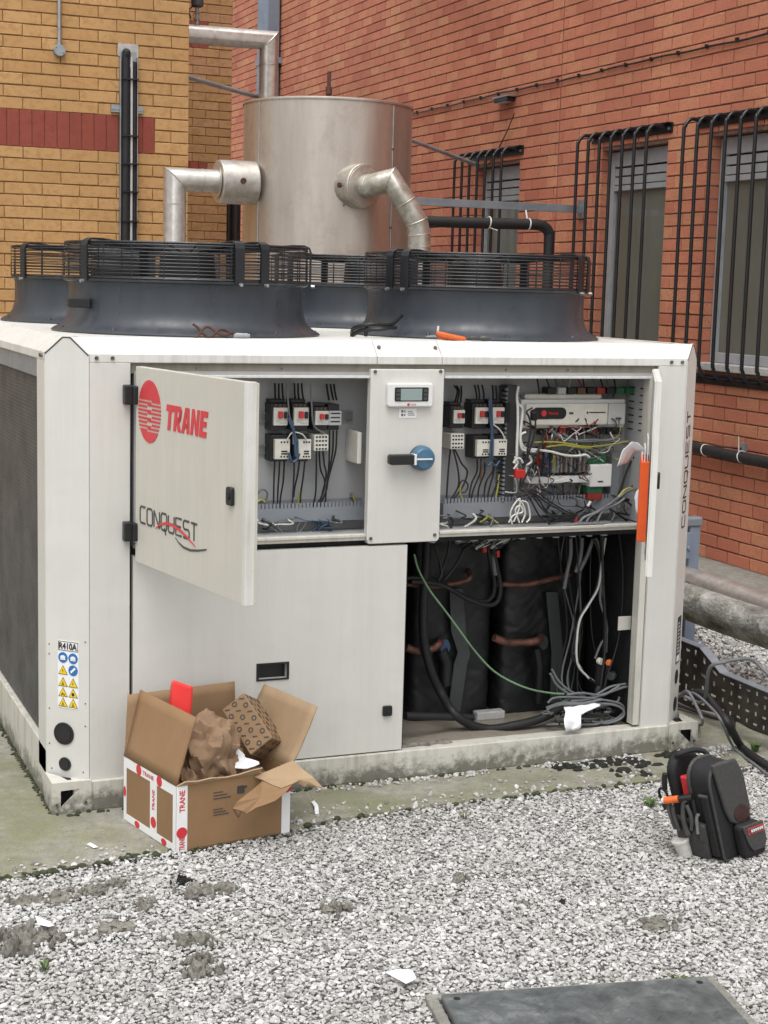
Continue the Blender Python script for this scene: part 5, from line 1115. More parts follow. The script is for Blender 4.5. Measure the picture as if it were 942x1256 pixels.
# ---- four roof fans: flared collar, wire guard with bent straps, motor and blades
def fan(cx, cy, strap_angles, seed):
    z0 = ZD-.0005
    prof = [(.445, 0), (.447, .004), (.440, .010), (.424, .018), (.408, .031), (.397, .048), (.391, .070), (.389, .10), (.389, .150), (.392, .160), (.404, .164), (.406, .170), (.398, .171), (.384, .168), (.381, .15), (.381, .02)]
    c = mb().lathe((cx, cy, z0), prof, 96).build('fan_collar', 'slate_plastic', CH, smooth=50)
    zt = z0+.171
    m = mb()
    def ring(r, z, w=.0018, n=72): m.tube([(cx+r*math.cos(2*math.pi*k/n), cy+r*math.sin(2*math.pi*k/n), z) for k in range(n)], w, 5, closed=True)
    Rg, H_ = .402, .116
    for k in range(10): ring(Rg, zt+.008+k*.0112)
    ring(Rg, zt+.004, .0036); ring(Rg-.003, zt+H_, .0036)
    r = Rg-.03
    while r > .13: ring(r, zt+H_-.02*(Rg-r)/.27, .0019, 56); r -= .024
    for k in range(24):
        t = 2*math.pi*(k+.3)/24; cs, sn = math.cos(t), math.sin(t)
        m.tube([(cx+Rg*cs, cy+Rg*sn, zt), (cx+Rg*cs, cy+Rg*sn, zt+H_), (cx+.12*cs, cy+.12*sn, zt+H_-.022)], .0026, 5)
    m.build('wire_guard', 'black_steel', c)
    for t in strap_angles:
        t = R(t); e = V((math.cos(t), math.sin(t), 0)); g = V((-math.sin(t), math.cos(t), 0)); o = V((cx, cy, 0))
        q = [(Rg+.009, zt-.006), (Rg+.009, zt+H_-.012), (Rg+.004, zt+H_+.002), (Rg-.012, zt+H_+.009), (Rg-.05, zt+H_+.009), (Rg-.16, zt+H_-.002), (.115, zt+H_-.018)]
        q = [V((a, 0, b)) for a, b in q]; vs = []
        for i, p in enumerate(q):
            d = (q[min(i+1, len(q)-1)]-q[max(i-1, 0)]).normalized(); nn = V((d.z, 0, -d.x))
            for s_, off in ((-1, -.003), (1, -.003), (1, .003), (-1, .003)):
                pt = p+nn*off; vs.append(o+e*pt.x+g*(s_*.016)+V((0, 0, pt.z)))
        fs = [(4*i+a, 4*i+(a+1) % 4, 4*i+4+(a+1) % 4, 4*i+4+a) for i in range(len(q)-1) for a in range(4)]+[(3, 2, 1, 0), tuple(4*(len(q)-1)+a for a in range(4))]
        mb().add(vs, fs).build('guard_strap', 'black_steel', c, bevel=.0012)
        p = o+e*(Rg+.012)+V((0, 0, zt-.008)); mb().cyl(p, p+e*.012, .006, n=6).build('bolt', 'galv', c)
    mb().lathe((cx, cy, zt), [(0, .10), (.075, .10), (.09, .088), (.095, .02), (.095, -.05), (0, -.05)], 32).build('motor', 'black_plastic', c, smooth=40)
    for k in range(5):
        t0 = 2*math.pi*k/5+seed
        def fn(u, v, t0=t0):
            r = .09+.285*v; t = t0+(u-.5)*(.75-.15*v)+.28*v; return (cx+r*math.cos(t), cy+r*math.sin(t), zt-.045+.075*(u-.5)+.012*math.sin(u*3.14))
        mb().grid(fn, 8, 6).build('blade', 'slate_plastic', c, smooth=60, solid=.005)
    for k in range(10):
        t = 2*math.pi*(k+.2)/10; p = V((cx+.432*math.cos(t), cy+.432*math.sin(t), z0+.012)); mb().cyl(p, p+V((0, 0, .007)), .007, n=6).build('bolt', 'screw', c)
    return c
fA = fan(1.405, 5.13, (203, 278, 291, 338, 97, 50), .2)
fB = fan(2.475, 5.13, (208, 198, 306, 318, 92, 38), .9)
fC = fan(1.405, 6.20, (200, 276, 350, 95), 1.4)
fD = fan(2.475, 6.20, (185, 200, 275, 5, 95), .5)
mb().box(.975, 1.045, 4.96, 4.99, 1.505, 1.535).build('cable_box', 'black_plastic', fA, bevel=.003)
for p in ([(1.95, 5.0, 1.43), (1.93, 4.93, 1.455), (1.97, 4.88, 1.47), (2.05, 4.90, 1.47), (2.11, 4.95, 1.50)], [(1.93, 4.95, 1.43), (1.95, 4.90, 1.45), (2.0, 4.86, 1.455), (2.07, 4.9, 1.46)], [(1.96, 4.9, 1.43), (1.962, 4.895, 1.462)]): wire(p, .007, 'black_cable', CH, 'cable', 8)
# ---- lifting-hole caps, warning label and print on the corner panels
for a, b_, r1 in ((.065, .2275, .0355), (.0685, .1325, .0215)):
    c = mb().disc(FL, a, b_, r1, r1*.98, .004, .009, 32).build('blanking_cap', 'black_plastic', CH, bevel=.002)
    mb().disc(FL, a, b_, r1*.72, r1*.70, .009, .0105, 28).build('cap_centre', 'black_rubber', c)
d0 = .0045
lb = mb().rect(FL, .043, .117, .308, .516, .004, .0052).build('warning_label', 'label_white', CH)
m = mb(); text(m, FL, 'R410A', .048, .112, .4895, .5105, .0062, .035)
for q in ((.045, .115, .513, .5145), (.045, .115, .4855, .487), (.045, .0465, .487, .513), (.1135, .115, .487, .513)): m.rect(FL, *q, .0052, .006)
m.build('print', 'label_black', lb)
for a, z in ((.062, .464), (.098, .464), (.098, .427)):
    o = mb().disc(FL, a, z, .0165, .0165, .0052, .0062, 28).build('pictogram', 'label_blue', lb)
    if z > .45: mb().disc(FL, a, z+.001, .009, .006, .0062, .0068, 16).rect(FL, a-.009, a+.009, z-.007, z-.003, .0062, .0068).build('print', 'label_white', o)
    else: mb().prism(FL, [(a-.010, z-.004), (a-.006, z-.009), (a+.010, z+.006), (a+.005, z+.010)], .0062, .0068).build('print', 'label_white', o)
for i, (a, z) in enumerate(((.062, .4115), (.062, .3745), (.098, .3745), (.062, .343), (.098, .343), (.062, .3115), (.098, .3115))):
    h, w = .029, .0168
    o = mb().prism(FL, [(a-w, z), (a+w, z), (a, z+h)], .0052, .0059).build('pictogram', 'label_black', lb)
    mb().prism(FL, [(a-w*.84, z+.0018), (a+w*.84, z+.0018), (a, z+h*.90)], .0059, .0064).build('print', 'label_yellow', o)
    k = mb()
    if i in (2, 0): k.prism(FL, [(a-.001, z+.005), (a+.002, z+.012), (a-.001, z+.012), (a+.001, z+.019), (a-.003, z+.011), (a, z+.011)], .0064, .0069)
    elif i == 3: k.prism(FL, [(a-.007, z+.004), (a-.001, z+.013), (a+.002, z+.009), (a-.004, z+.004)], .0064, .0069).rect(FL, a+.002, a+.007, z+.004, z+.008, .0064, .0069)
    elif i == 4: k.disc(FL, a, z+.010, .005, .0055, .0064, .0069, 12)
    else: k.rect(FL, a-.005, a+.005, z+.004, z+.006, .0064, .0069).rect(FL, a-.003, a+.003, z+.008, z+.010, .0064, .0069).rect(FL, a-.001, a+.001, z+.011, z+.016, .0064, .0069)
    k.build('print', 'label_black', o)
# upright wordmark on the right corner panel, its data plate and two pipe holes
UP = F(FRr.p(.092, .79), (0, 0, 1), -FRr.u)
m = mb(); stroke_word(m, UP, 'CONQUEST', .0, .0, .040, .050, .0125, .0060, .004, .0055); m.build('lettering', 'rust', CH)
dpt = mb().rect(FRr, .068, .125, .295, .465, .004, .0055).build('data_plate', 'label_black', CH)
for k in range(9): mb().rect(FRr, .075, .118-.008*(k % 3), .335+k*.013, .340+k*.013, .0055, .006).build('print', 'pale_grey_plastic', dpt)
mb().rect(FRr, .075, .115, .302, .324, .0055, .006).build('print', 'label_white', dpt)
for b_ in (.245, .145): mb().disc(FRr, .095, b_, .026, .026, .004, .0055, 28).build('pipe_hole', 'dark_void', CH)

# ------------------------------------------------------------------ things lying on the chiller deck
tw = thing('twisted_strap', 'rusty twisted wire tie with a silver ferrule on the chiller roof edge', 'wire', (1.38, 4.63, ZD+.006))
for ph in (0, math.pi):
    pts = []
    for i in range(33):
        t = i/32; x = 1.292+.125*t; amp = .024*(1-.75*t)
        pts.append((x, 4.640+.010*math.cos(t*8.2+ph), ZD+.020+amp*math.cos(t*8.2+ph)*.85-.004*t))
    pts.append((1.440, 4.640, ZD+.010))
    mb().tube(pts, .0042, 8).build('strand', 'rust', tw, smooth=60)
mb().cyl((1.418, 4.640, ZD+.009), (1.463, 4.638, ZD+.008), .0085, n=12).cyl((1.463, 4.638, ZD+.008), (1.470, 4.638, ZD+.008), .006, n=12).build('ferrule', 'galv', tw, bevel=.001)
pl = thing('pliers', 'orange handled pliers lying open on the chiller roof edge', 'pliers', (2.15, 4.64, ZD))
for pts, rr in (([(2.104, 4.64, ZD+.026), (2.125, 4.637, ZD+.020), (2.16, 4.634, ZD+.013), (2.198, 4.633, ZD+.008), (2.206, 4.633, ZD+.007)], [.006, .009, .0085, .007, .004]), ([(2.108, 4.655, ZD+.012), (2.135, 4.648, ZD+.009), (2.165, 4.64, ZD+.0075), (2.198, 4.636, ZD+.007)], [.005, .0075, .007, .005])):
    mb().tube(pts, rr, 10).build('handle', 'orange_grip', pl, smooth=60)
mb().cyl((2.108, 4.642, ZD+.024), (2.110, 4.642, ZD+.048), .004, .0035, 8).build('jaw_tip', 'cream_plastic', pl)
mb().tube([(2.075, 4.66, ZD+.012), (2.11, 4.65, ZD+.013)], [.004, .008], 8).build('jaw', 'tool_steel', pl)
sc_ = thing('screwdriver', 'short black and grey screwdriver beside the orange pliers', 'screwdriver', (2.25, 4.625, ZD))
mb().lathe((2.216, 4.628, ZD+.0105), [(0, 0), (.007, .001), (.0085, .006), (.0085, .028), (.0065, .034), (.0065, .040), (.0095, .044), (.009, .064), (.0085, .072), (0, .074)], 14, axis=(1, -.05, 0)).build('handle', 'charcoal_print', sc_, smooth=40)
mb().cyl((2.207, 4.6285, ZD+.0105), (2.217, 4.628, ZD+.0105), .004, n=8).build('collar', 'tool_steel', sc_)
# ------------------------------------------------------------------ tank and its pipes
TK = thing('buffer_tank', 'round metal-clad buffer tank standing behind the chiller', 'tank', (2.97, 8.04, 0))
def tfn(u, v):
    t = u*2*math.pi; z = .12+(2.535-.12)*v
    r = .45+.003*mnoise.noise((math.cos(t)*3, math.sin(t)*3, z*2))
    return (2.97+r*math.cos(t), 8.04+r*math.sin(t), z)
tb = mb().grid(tfn, 96, 24).build('shell', 'tank_clad', TK, smooth=50)
mb().lathe((2.97, 8.04, 2.525), [(.455, 0), (.4565, .006), (.455, .013), (.44, .016), (.0, .035)], 96).build('lid', 'tank_clad', TK, smooth=40)
mb().lathe((2.97, 8.04, .0), [(.35, 0), (.35, .12)], 48).build('skirt', 'galv_rail', TK)
for az_ in (-62, -162):
    t = R(az_); m = mb()
    m.tube([(2.97+.4525*math.cos(t), 8.04+.4525*math.sin(t), z) for z in np.linspace(.14, 2.52, 20)], .003, 6); m.build('seam', 'galv', TK)
for a, z in ((-95, 2.02), (-99, 2.0), (-62, 2.3), (-62, 1.9)): 
    t = R(a); p = V((2.97+.449*math.cos(t), 8.04+.449*math.sin(t), z)); mb().cyl(p, p+V((math.cos(t), math.sin(t), 0))*.008, .006, n=8).build('rivet', 'screw', TK)
# vent valve on the lid
mb().cyl((2.97, 8.04, 2.55), (2.97, 8.04, 2.60), .013, n=10).cyl((2.97, 8.04, 2.60), (2.97, 8.04, 2.64), .019, n=8).cyl((2.97, 8.04, 2.64), (2.97, 8.04, 2.72), .010, n=10).cyl((2.94, 8.04, 2.565), (3.06, 8.05, 2.562), .012, n=8).build('vent_valve', 'rust', TK, bevel=.002)
# left nozzle (lagged flange box) and right nozzle
mb().cyl((2.335, 7.95, 2.108), (2.535, 7.955, 2.110), .112, n=48).build('nozzle_lagging', 'pipe_clad', TK, smooth=40, bevel=.006)
mb().cyl((2.333, 7.95, 2.108), (2.331, 7.95, 2.108), .085, n=40).build('nozzle_end', 'pipe_clad', TK, smooth=40)
mb().cyl((2.44, 7.835, 2.112), (2.44, 7.842, 2.112), .016, n=10).build('rust_spot', 'rust', TK)
NA = V((.38, -.92, 0)).normalized(); NP = V((2.97, 8.04, 2.098))+V((-.02, 0, 0))
nb0 = V((2.955, 7.64, 2.098)); nb1 = nb0+V((.30, -.95, 0)).normalized()*.11
mb().cyl(nb0, nb1, .112, n=48).build('nozzle_lagging', 'pipe_mossy', TK, smooth=40, bevel=.005)
nd = (nb1-nb0).normalized(); mb().cyl(nb1, nb1+nd*.003, .102, n=48).build('nozzle_end', 'pipe_clad', TK, smooth=40, bevel=.003)
mb().cyl(nb0+nd*.05-V((.108, .034, 0)), nb0+nd*.05-V((.116, .036, 0)), .014, n=8).build('rust_spot', 'rust', TK)
# left pipe: mitred elbow down
lp = thing('pipe', 'silver clad pipe with a mitred elbow on the tank left side', 'pipe', (2.108, 7.95, 0))
def mitre(path, r, mat, root, n=28, rings=(), name='pipe'):
    """metal-clad pipe with sharp mitred corners"""
    P = [V(p) for p in path]; m = mb(); ringsv = []
    d0 = (P[1]-P[0]).normalized(); e = d0.orthogonal().normalized(); g = d0.cross(e)
    cur = [(P[0]+(e*math.cos(2*math.pi*k/n)+g*math.sin(2*math.pi*k/n))*r) for k in range(n)]; allr = [cur]
    for i in range(1, len(P)):
        d = (P[i]-P[i-1]).normalized()
        if i < len(P)-1: nrm = (d+(P[i+1]-P[i]).normalized()).normalized()
        else: nrm = d
        cur = [q+d*((P[i]-q).dot(nrm)/d.dot(nrm)) for q in cur]; allr.append(cur)
    vs = [q for rr in allr for q in rr]; m.add(vs, [(i*n+k, i*n+(k+1) % n, (i+1)*n+(k+1) % n, (i+1)*n+k) for i in range(len(allr)-1) for k in range(n)])
    o = m.build(name, mat, root, smooth=35)
    for i in range(1, len(P)-1): mb().tube(allr[i], .0035, 5, closed=True).build('mitre_seam', mat, o)
    for q, d in rings:
        d = V(d).normalized(); mb().cyl(V(q)-d*.003, V(q)+d*.003, r+.0025, n=n).build('joint_band', mat, o, smooth=40)
    return o
mitre([(2.34, 7.95, 2.110), (2.108, 7.95, 2.108), (2.108, 7.95, .05)], .059, 'pipe_clad', lp, rings=(((2.108, 7.95, 1.985), (0, 0, 1)), ((2.25, 7.95, 2.109), (1, 0, 0)), ((2.108, 7.95, 1.2), (0, 0, 1))))
rp = thing('pipe', 'mossy silver pipe with a segmented elbow on the tank front', 'pipe', (3.23, 7.38, 0))
P0 = nb1
mitre([nb1-nd*.02, nb1+nd*.04, (3.085, 7.42, 2.125), (3.155, 7.39, 2.015), (3.215, 7.38, 1.925), (3.232, 7.38, 1.86), (3.24, 7.38, .05)], .0575, 'pipe_mossy', rp, rings=(((3.238, 7.38, 1.80), (0, 0, 1)),))
tp = thing('pipe', 'silver clad pipe emerging behind the yellow wall and dropping behind tank', 'pipe', (3.34, 10.2, 0))
mitre([(1.9, 10.2, 3.176), (3.338, 10.2, 3.188), (3.338, 10.2, .05)], .0615, 'pipe_clad', tp, rings=(((3.338, 10.2, 3.03), (0, 0, 1)), ((2.95, 10.2, 3.185), (1, 0, 0))))
av = thing('air_vent', 'dark automatic air vent on a short stem above the silver pipe', 'valve', (2.846, 10.2, 3.245))
mb().cyl((2.846, 10.2, 3.245), (2.846, 10.2, 3.36), .013, n=10).cyl((2.846, 10.2, 3.275), (2.846, 10.2, 3.292), .021, n=6).cyl((2.846, 10.2, 3.315), (2.846, 10.2, 3.33), .020, n=6).build('stem', 'galv', av, bevel=.001)
mb().lathe((2.846, 10.2, 3.355), [(0, 0), (.025, 0), (.040, .012), (.040, .11), (.03, .125), (0, .125)], 24).build('body', 'charcoal_print', av, smooth=40)
mb().tube(smoothline([(2.815, 10.2, 3.36), (2.79, 10.2, 3.33), (2.80, 10.19, 3.28)], 4), .005, 6).build('cable', 'black_cable', av)
# strut rail and the black pipe hung under it
sr = thing('strut_rail', 'grey steel strut rail spanning from the tank to the red wall', 'strut', (4.4, 9.65, 2.12))
m = mb(); m.box(3.30, 5.44, 9.63, 9.634, 2.132, 2.182).box(3.30, 5.44, 9.634, 9.67, 2.178, 2.182).box(3.30, 5.44, 9.634, 9.67, 2.132, 2.136)
m.build('rail', 'galv_rail', sr, bevel=.001)
mb().box(5.44, 5.455, 9.60, 9.70, 2.095, 2.225).build('end_plate', 'galv', sr, bevel=.002)
hp = thing('pipe', 'black insulated pipe hung below the strut rail, elbowed downward', 'pipe', (4.7, 9.57, .05))
mb().tube(smoothline([(3.3, 9.58, 2.02), (4.3, 9.58, 2.026), (4.9, 9.58, 2.034), (5.06, 9.58, 2.036), (5.125, 9.58, 2.022), (5.158, 9.58, 1.985), (5.165, 9.58, 1.90), (5.165, 9.58, 1.0), (5.165, 9.58, .0)], 6), .037, 18).build('insulation', 'black_rubber', hp, smooth=60)
for x, tail in ((4.70, 1), (5.0, 0)):
    pts = [(x+.004*math.sin(t), 9.58+.039*math.cos(t), 2.035+.039*math.sin(t)) for t in np.linspace(0, 6.28, 19)]
    m = mb().tube(pts, .0045, 6)
    if tail: m.tube([(x, 9.55, 2.0), (x+.05, 9.54, 1.985)], .003, 6)
    else: m.tube([(x-.01, 9.58, 2.075), (x-.012, 9.60, 2.13)], .006, 6)
    m.build('cable_tie', 'cable_tie', hp, smooth=60)
# ------------------------------------------------------------------ right of the chiller: goalpost, lagged pipes, cable tray
gp = thing('support_frame', 'grey steel pipe support frame standing behind the lagged pipes', 'support frame', (4.0, 6.0, 0))
mb().box(4.015, 4.072, 5.98, 6.03, 0, .545).build('post', 'blue_grey', gp, bevel=.004)
mb().box(3.42, 3.477, 5.98, 6.03, 0, .545).build('post', 'blue_grey', gp, bevel=.004)
mb().box(3.42, 4.078, 5.972, 6.038, .546, .588).build('crossbar', 'galv_rail', gp, bevel=.008)
mb().box(3.477, 4.015, 5.985, 6.025, .18, .215).build('crossbar', 'blue_grey', gp, bevel=.003)
mb().box(3.99, 4.014, 5.965, 5.979, .40, .52).cyl((4.0, 5.965, .45), (4.0, 5.955, .45), .01, n=8).build('bracket', 'blue_grey', gp, bevel=.002)
for x in (4.043, 3.45): mb().box(x-.06, x+.06, 5.95, 6.06, -.02, .006).build('base_plate', 'blue_grey', gp)
def lag(x, z, r, seed, lab, mat='foil_lagging'):
    def fn(u, v):
        t = u*2*math.pi; y = 3.3+(7.3-3.3)*v
        k = 1+.05*mnoise.fractal((math.cos(t)*1.3+seed, math.sin(t)*1.3, y*2.2), .9, 2.1, 4)
        return (x+r*k*math.cos(t), y, z+r*k*math.sin(t)+.006*math.sin(y*1.7+seed))
    o = thing('lagged_pipe', lab, 'pipe', (x, 5.3, z-r))
    mb().grid(fn, 40, 150).build('lagging', mat, o, smooth=60)
    for y in (3.9, 4.75, 5.6, 6.5): mb().lathe((x, y, z), [(r*1.03, -.012), (r*1.05, 0), (r*1.03, .012)], 32, axis=(0, 1, 0)).build('band', 'galv', o, smooth=60)
lag(3.72, .305, .076, 1.3, 'thick foil-lagged pipe with green mould, nearest the perforated tray')
lag(3.915, .32, .062, 4.1, 'thinner bright foil-lagged pipe lying beyond the mouldy one', 'pipe_clad')
ct = thing('cable_tray', 'perforated steel cable tray on edge beside the chiller foot', 'cable tray', (3.34, 4.7, .02))
def tray_panel(y0, y1, za0, za1, zb0, zb1, rows, seed):
    """upright sheet along y with real slots: strips around a grid of openings"""
    rnd = random.Random(seed); n = max(1, int(abs(y1-y0)/.05)); m = mb(); X = 3.335; th = .0018
    for i in range(n):
        for j in range(rows):
            ya = y0+(y1-y0)*i/n; yb = y0+(y1-y0)*(i+1)/n
            def zz(y, f):
                t = (y-y0)/(y1-y0); lo = za0+(za1-za0)*t; hi = zb0+(zb1-zb0)*t; return lo+(hi-lo)*f
            f0, f1 = j/rows, (j+1)/rows
            solid = (j in (0, rows-1)) and False
            sa = .28 if (i+j) % 2 else .40; sb = .74 if (i+j) % 2 else .62
            h0, h1 = (.36, .58) if (i+j) % 2 else (.30, .72)
            P = lambda a, b: (ya+(yb-ya)*a, zz(ya+(yb-ya)*a, f0+(f1-f0)*b))
            q = [P(0, 0), P(1, 0), P(1, 1), P(0, 1)]; hq = [P(sa, h0), P(sb, h0), P(sb, h1), P(sa, h1)]
            for k in range(4):
                kk = (k+1) % 4; a, b_, c, d = q[k], q[kk], hq[kk], hq[k]
                m.add([(X, *a), (X, *b_), (X, *c), (X, *d), (X+th, *a), (X+th, *b_), (X+th, *c), (X+th, *d)], [(0, 1, 2, 3), (7, 6, 5, 4), (2, 3, 7, 6)])
    return m.build('side_sheet', 'tray_steel', ct)
tray_panel(4.86, 6.6, .035, .035, .276, .276, 5, 1)
tray_panel(4.72, 4.86, .06, .04, .212, .276, 4, 2)
tray_panel(3.2, 4.72, .062, .062, .21, .212, 4, 3)
for y0, y1, z0, z1 in ((4.86, 6.6, .276, .276), (4.72, 4.86, .212, .276), (3.2, 4.72, .21, .212)):
    m = mb(); m.add([(3.333, y0, z0), (3.333, y1, z1), (3.372, y1, z1), (3.372, y0, z0), (3.333, y0, z0+.003), (3.333, y1, z1+.003), (3.372, y1, z1+.003), (3.372, y0, z0+.003)], [(0, 1, 2, 3), (4, 5, 6, 7), (0, 1, 5, 4), (2, 3, 7, 6), (1, 2, 6, 5), (0, 3, 7, 4)])
    m.build('top_flange', 'tray_edge', ct)
mb().box(3.325, 3.345, 4.10, 4.125, 0, .07).box(3.325, 3.345, 4.62, 4.645, 0, .07).box(3.325, 3.345, 5.5, 5.53, 0, .05).build('support', 'tray_steel', ct)
# cables leaving the unit on the right
def topcable(pts, r, mat, lab): return tag(mb().tube(smoothline(pts, 7), r, 10).build('cable', mat, smooth=60), lab, 'cable')
topcable([(3.12, 4.66, .165), (3.17, 4.58, .155), (3.098, 4.45, 0.312), (3.142, 4.42, 0.34), (3.178, 4.4, 0.351), (3.236, 4.4, 0.347), (3.238, 4.35, 0.332), (3.262, 4.3, 0.294)], .0065, 'grey_cable', 'grey cable arching from the corner panel over the perforated tray')
topcable([(3.12, 4.66, .155), (3.08, 4.55, 0.207), (3.091, 4.5, 0.16), (3.09, 4.46, 0.12), (3.28, 4.759, 0.01), (3.305, 4.863, 0.008)], .0055, 'grey_cable', 'short grey cable looping down beside the chiller foot')
topcable([(3.12, 4.67, .15), (3.104, 4.55, 0.199), (3.114, 4.45, 0.171), (3.09, 4.35, 0.15), (3.23, 4.464, 0.012), (3.188, 4.285, 0.01), (3.16, 4.132, 0.008), (3.184, 3.991, 0.008)], .0048, 'grey_cable', 'thin grey cable running beside the thick black cable towards the backpack')
topcable([(3.14, 4.72, .14), (3.173, 4.6, 0.181), (3.169, 4.5, 0.153), (3.153, 4.4, 0.125), (3.262, 4.471, 0.016), (3.227, 4.34, 0.016), (3.199, 4.186, 0.016), (3.168, 3.928, 0.016)], .014, 'black_rubber', 'thick black cable leaving the chiller and lying on the ground')
topcable([(3.3, 5.2, .02), (3.407, 4.824, 0.01), (3.47, 4.781, 0.01), (3.463, 4.668, 0.01), (3.481, 4.519, 0.01)], .008, 'grey_cable', 'grey cable lying on the concrete under the perforated tray')
# ------------------------------------------------------------------ papers held by the cabinet door and the chiller
def crumple(name, pts_rows, mat, lab, cat, seed, amp=.004, thick=.0008, group=None, freq=26):
    """a sheet through rows of points, subdivided and crinkled"""
    nv = len(pts_rows); nu = len(pts_rows[0])
    def at(u, v):
        x = u*(nu-1); y = v*(nv-1); i = min(int(x), nu-2); j = min(int(y), nv-2); a = x-i; b = y-j
        P = [V(pts_rows[j][i]), V(pts_rows[j][i+1]), V(pts_rows[j+1][i+1]), V(pts_rows[j+1][i])]
        q = P[0]*(1-a)*(1-b)+P[1]*a*(1-b)+P[2]*a*b+P[3]*(1-a)*b
        return q+V(mnoise.noise_vector(q*freq+V((seed, seed*2, 0))))*amp
    o = mb().grid(at, 14, 14).build(name, mat, smooth=40, solid=thick)
    return tag(o, lab, cat, group)
bi = mb().rect(HR, .30, .52, .835, 1.085, .006, .034).build('ring_binder', 'orange_card', bevel=.003)
tag(bi, 'orange folder standing in the open right cabinet door', 'folder')
for k, (a0, a1, z1, d) in enumerate(((.31, .50, 1.155, .012), (.33, .51, 1.125, .020), (.30, .48, 1.105, .028))):
    tag(mb().rect(HR, a0, a1, .90, z1, d, d+.0025).build('document', 'paper'), ('tallest white document sticking out of the orange folder', 'middle white document sticking out of the orange folder', 'shortest white document sticking out of the orange folder')[k], 'document')
crumple('paper_sheet', [[(2.501, 4.14, 1.068), (2.533, 4.16, 1.07), (2.572, 4.2, 1.072)], [(2.519, 4.14, 1.121), (2.554, 4.16, 1.118), (2.597, 4.2, 1.108)], [(2.561, 4.16, 1.143), (2.598, 4.18, 1.128), (2.632, 4.2, 1.107)], [(2.598, 4.18, 1.136), (2.623, 4.19, 1.119), (2.642, 4.2, 1.094)]], 'paper', 'white sheet curling out sideways from the orange folder', 'paper', 3, .003)
crumple('plastic_sleeve', [[(2.663, 4.28, 0.972), (2.665, 4.26, 0.982)], [(2.655, 4.28, 0.943), (2.667, 4.26, 0.945)], [(2.667, 4.28, 0.895), (2.67, 4.26, 0.887)]], 'paper', 'crinkled clear sleeve edge beside the orange folder', 'plastic sleeve', 5, .006)
crumple('paper_rag', [[(2.614, 4.6, 0.177), (2.678, 4.6, 0.178), (2.759, 4.6, 0.18)], [(2.597, 4.575, 0.168), (2.665, 4.575, 0.154), (2.742, 4.58, 0.172)], [(2.585, 4.535, 0.151), (2.624, 4.54, 0.141), (2.654, 4.55, 0.158)], [(2.58, 4.528, 0.125), (2.615, 4.528, 0.11), (2.64, 4.53, 0.139)], [(2.591, 4.53, 0.103), (2.62, 4.53, 0.103), (2.639, 4.532, 0.118)]], 'paper', 'crumpled white paper rag draped over the chiller base edge', 'paper', 9, .010)

# ------------------------------------------------------------------ the open cardboard carton
A_, B_, C_ = V((1.033, 4.430, 0)), V((1.106, 4.107, 0)), V((1.465, 4.169, 0)); D_ = A_+C_-B_
bxu = (C_-B_).normalized(); bxw = (A_-B_).normalized(); LU, LWd, HB = (C_-B_).length, (A_-B_).length, .196
CB = thing('cardboard_carton', 'open torn cardboard carton with red printed tape beside the chiller', 'carton', ((A_+C_)/2))
FF = F(B_, bxu); FLf = F(A_, B_-A_); FBk = F(D_, A_-D_); FRt_ = F(C_, D_-C_)
T5 = .005
for fr, ln in ((FF, LU), (FLf, LWd), (FBk, LU), (FRt_, LWd)):
    mb().rect(fr, .0015, ln-.0015, .003, HB, -T5, 0).build('side_panel', 'cardboard', CB)
mb().prism(F((0, 0, 0), (1, 0, 0), (0, 1, 0)), [(p.x, p.y) for p in (A_, B_, C_, D_)], .002, .007).build('bottom_panel', 'cardboard_inner', CB)
def flap(p0, p1, vec, name='flap', mat='cardboard', skew=(0, 0), bend=.0):
    p0, p1, vec = V(p0), V(p1), V(vec); e = (p1-p0).normalized(); nn = e.cross(vec).normalized()
    def fn(u, v): return p0+(p1-p0)*u+vec*v+e*((skew[0]*(1-u)+skew[1]*u)*v)+nn*(bend*math.sin(v*3.14)+.0015*mnoise.noise((u*6, v*6, p0.x*9)))
    return mb().grid(fn, 10, 6).build(name, mat, CB, smooth=40, solid=T5)
zt = V((0, 0, HB))
flap(A_+zt, B_+zt, bxu*.052+V((0, 0, .196)), skew=(.0, .012))
flap(D_+zt-bxw*.004, A_+zt-bxw*.004, bxw*.006+V((0, 0, .185)), mat='cardboard_inner', skew=(.0, -.012))
flap(C_+zt, D_+zt, bxu*.092+V((0, 0, .172)), mat='cardboard_pale', skew=(.01, -.02), bend=.004)
# torn front flap: a ragged strip left on the fold and the big tongue hanging off it
rag = [(0, .0), (.02, .020), (.06, .012), (.10, .018), (.15, .009), (.19, .013), (.23, .026), (.26, .030)]
m = mb()
for (a, h), (a2, h2) in zip(rag, rag[1:]): m.prism(F(FF.p(0, HB), bxu, -bxw*.55+V((0, 0, .6))), [(a, 0), (a2, 0), (a2, h2), (a, h)], -.002, .002)
m.build('torn_strip', 'cardboard_pale', CB)
def sheet(pts, name, mat, par, th=.004):
    P = [V(p) for p in pts]; c = sum(P, V())/len(P); n = len(P)
    nrm = sum(((P[i]-c).cross(P[(i+1) % n]-c) for i in range(n)), V()).normalized()
    m = mb(); vs = [p+nrm*th/2 for p in P]+[p-nrm*th/2 for p in P]+[c+nrm*th/2, c-nrm*th/2]
    fs = []
    for i in range(n):
        j = (i+1) % n; fs += [(2*n, i, j), (2*n+1, n+j, n+i), (i, n+i, n+j, j)]
    return m.add(vs, fs).build(name, mat, par)
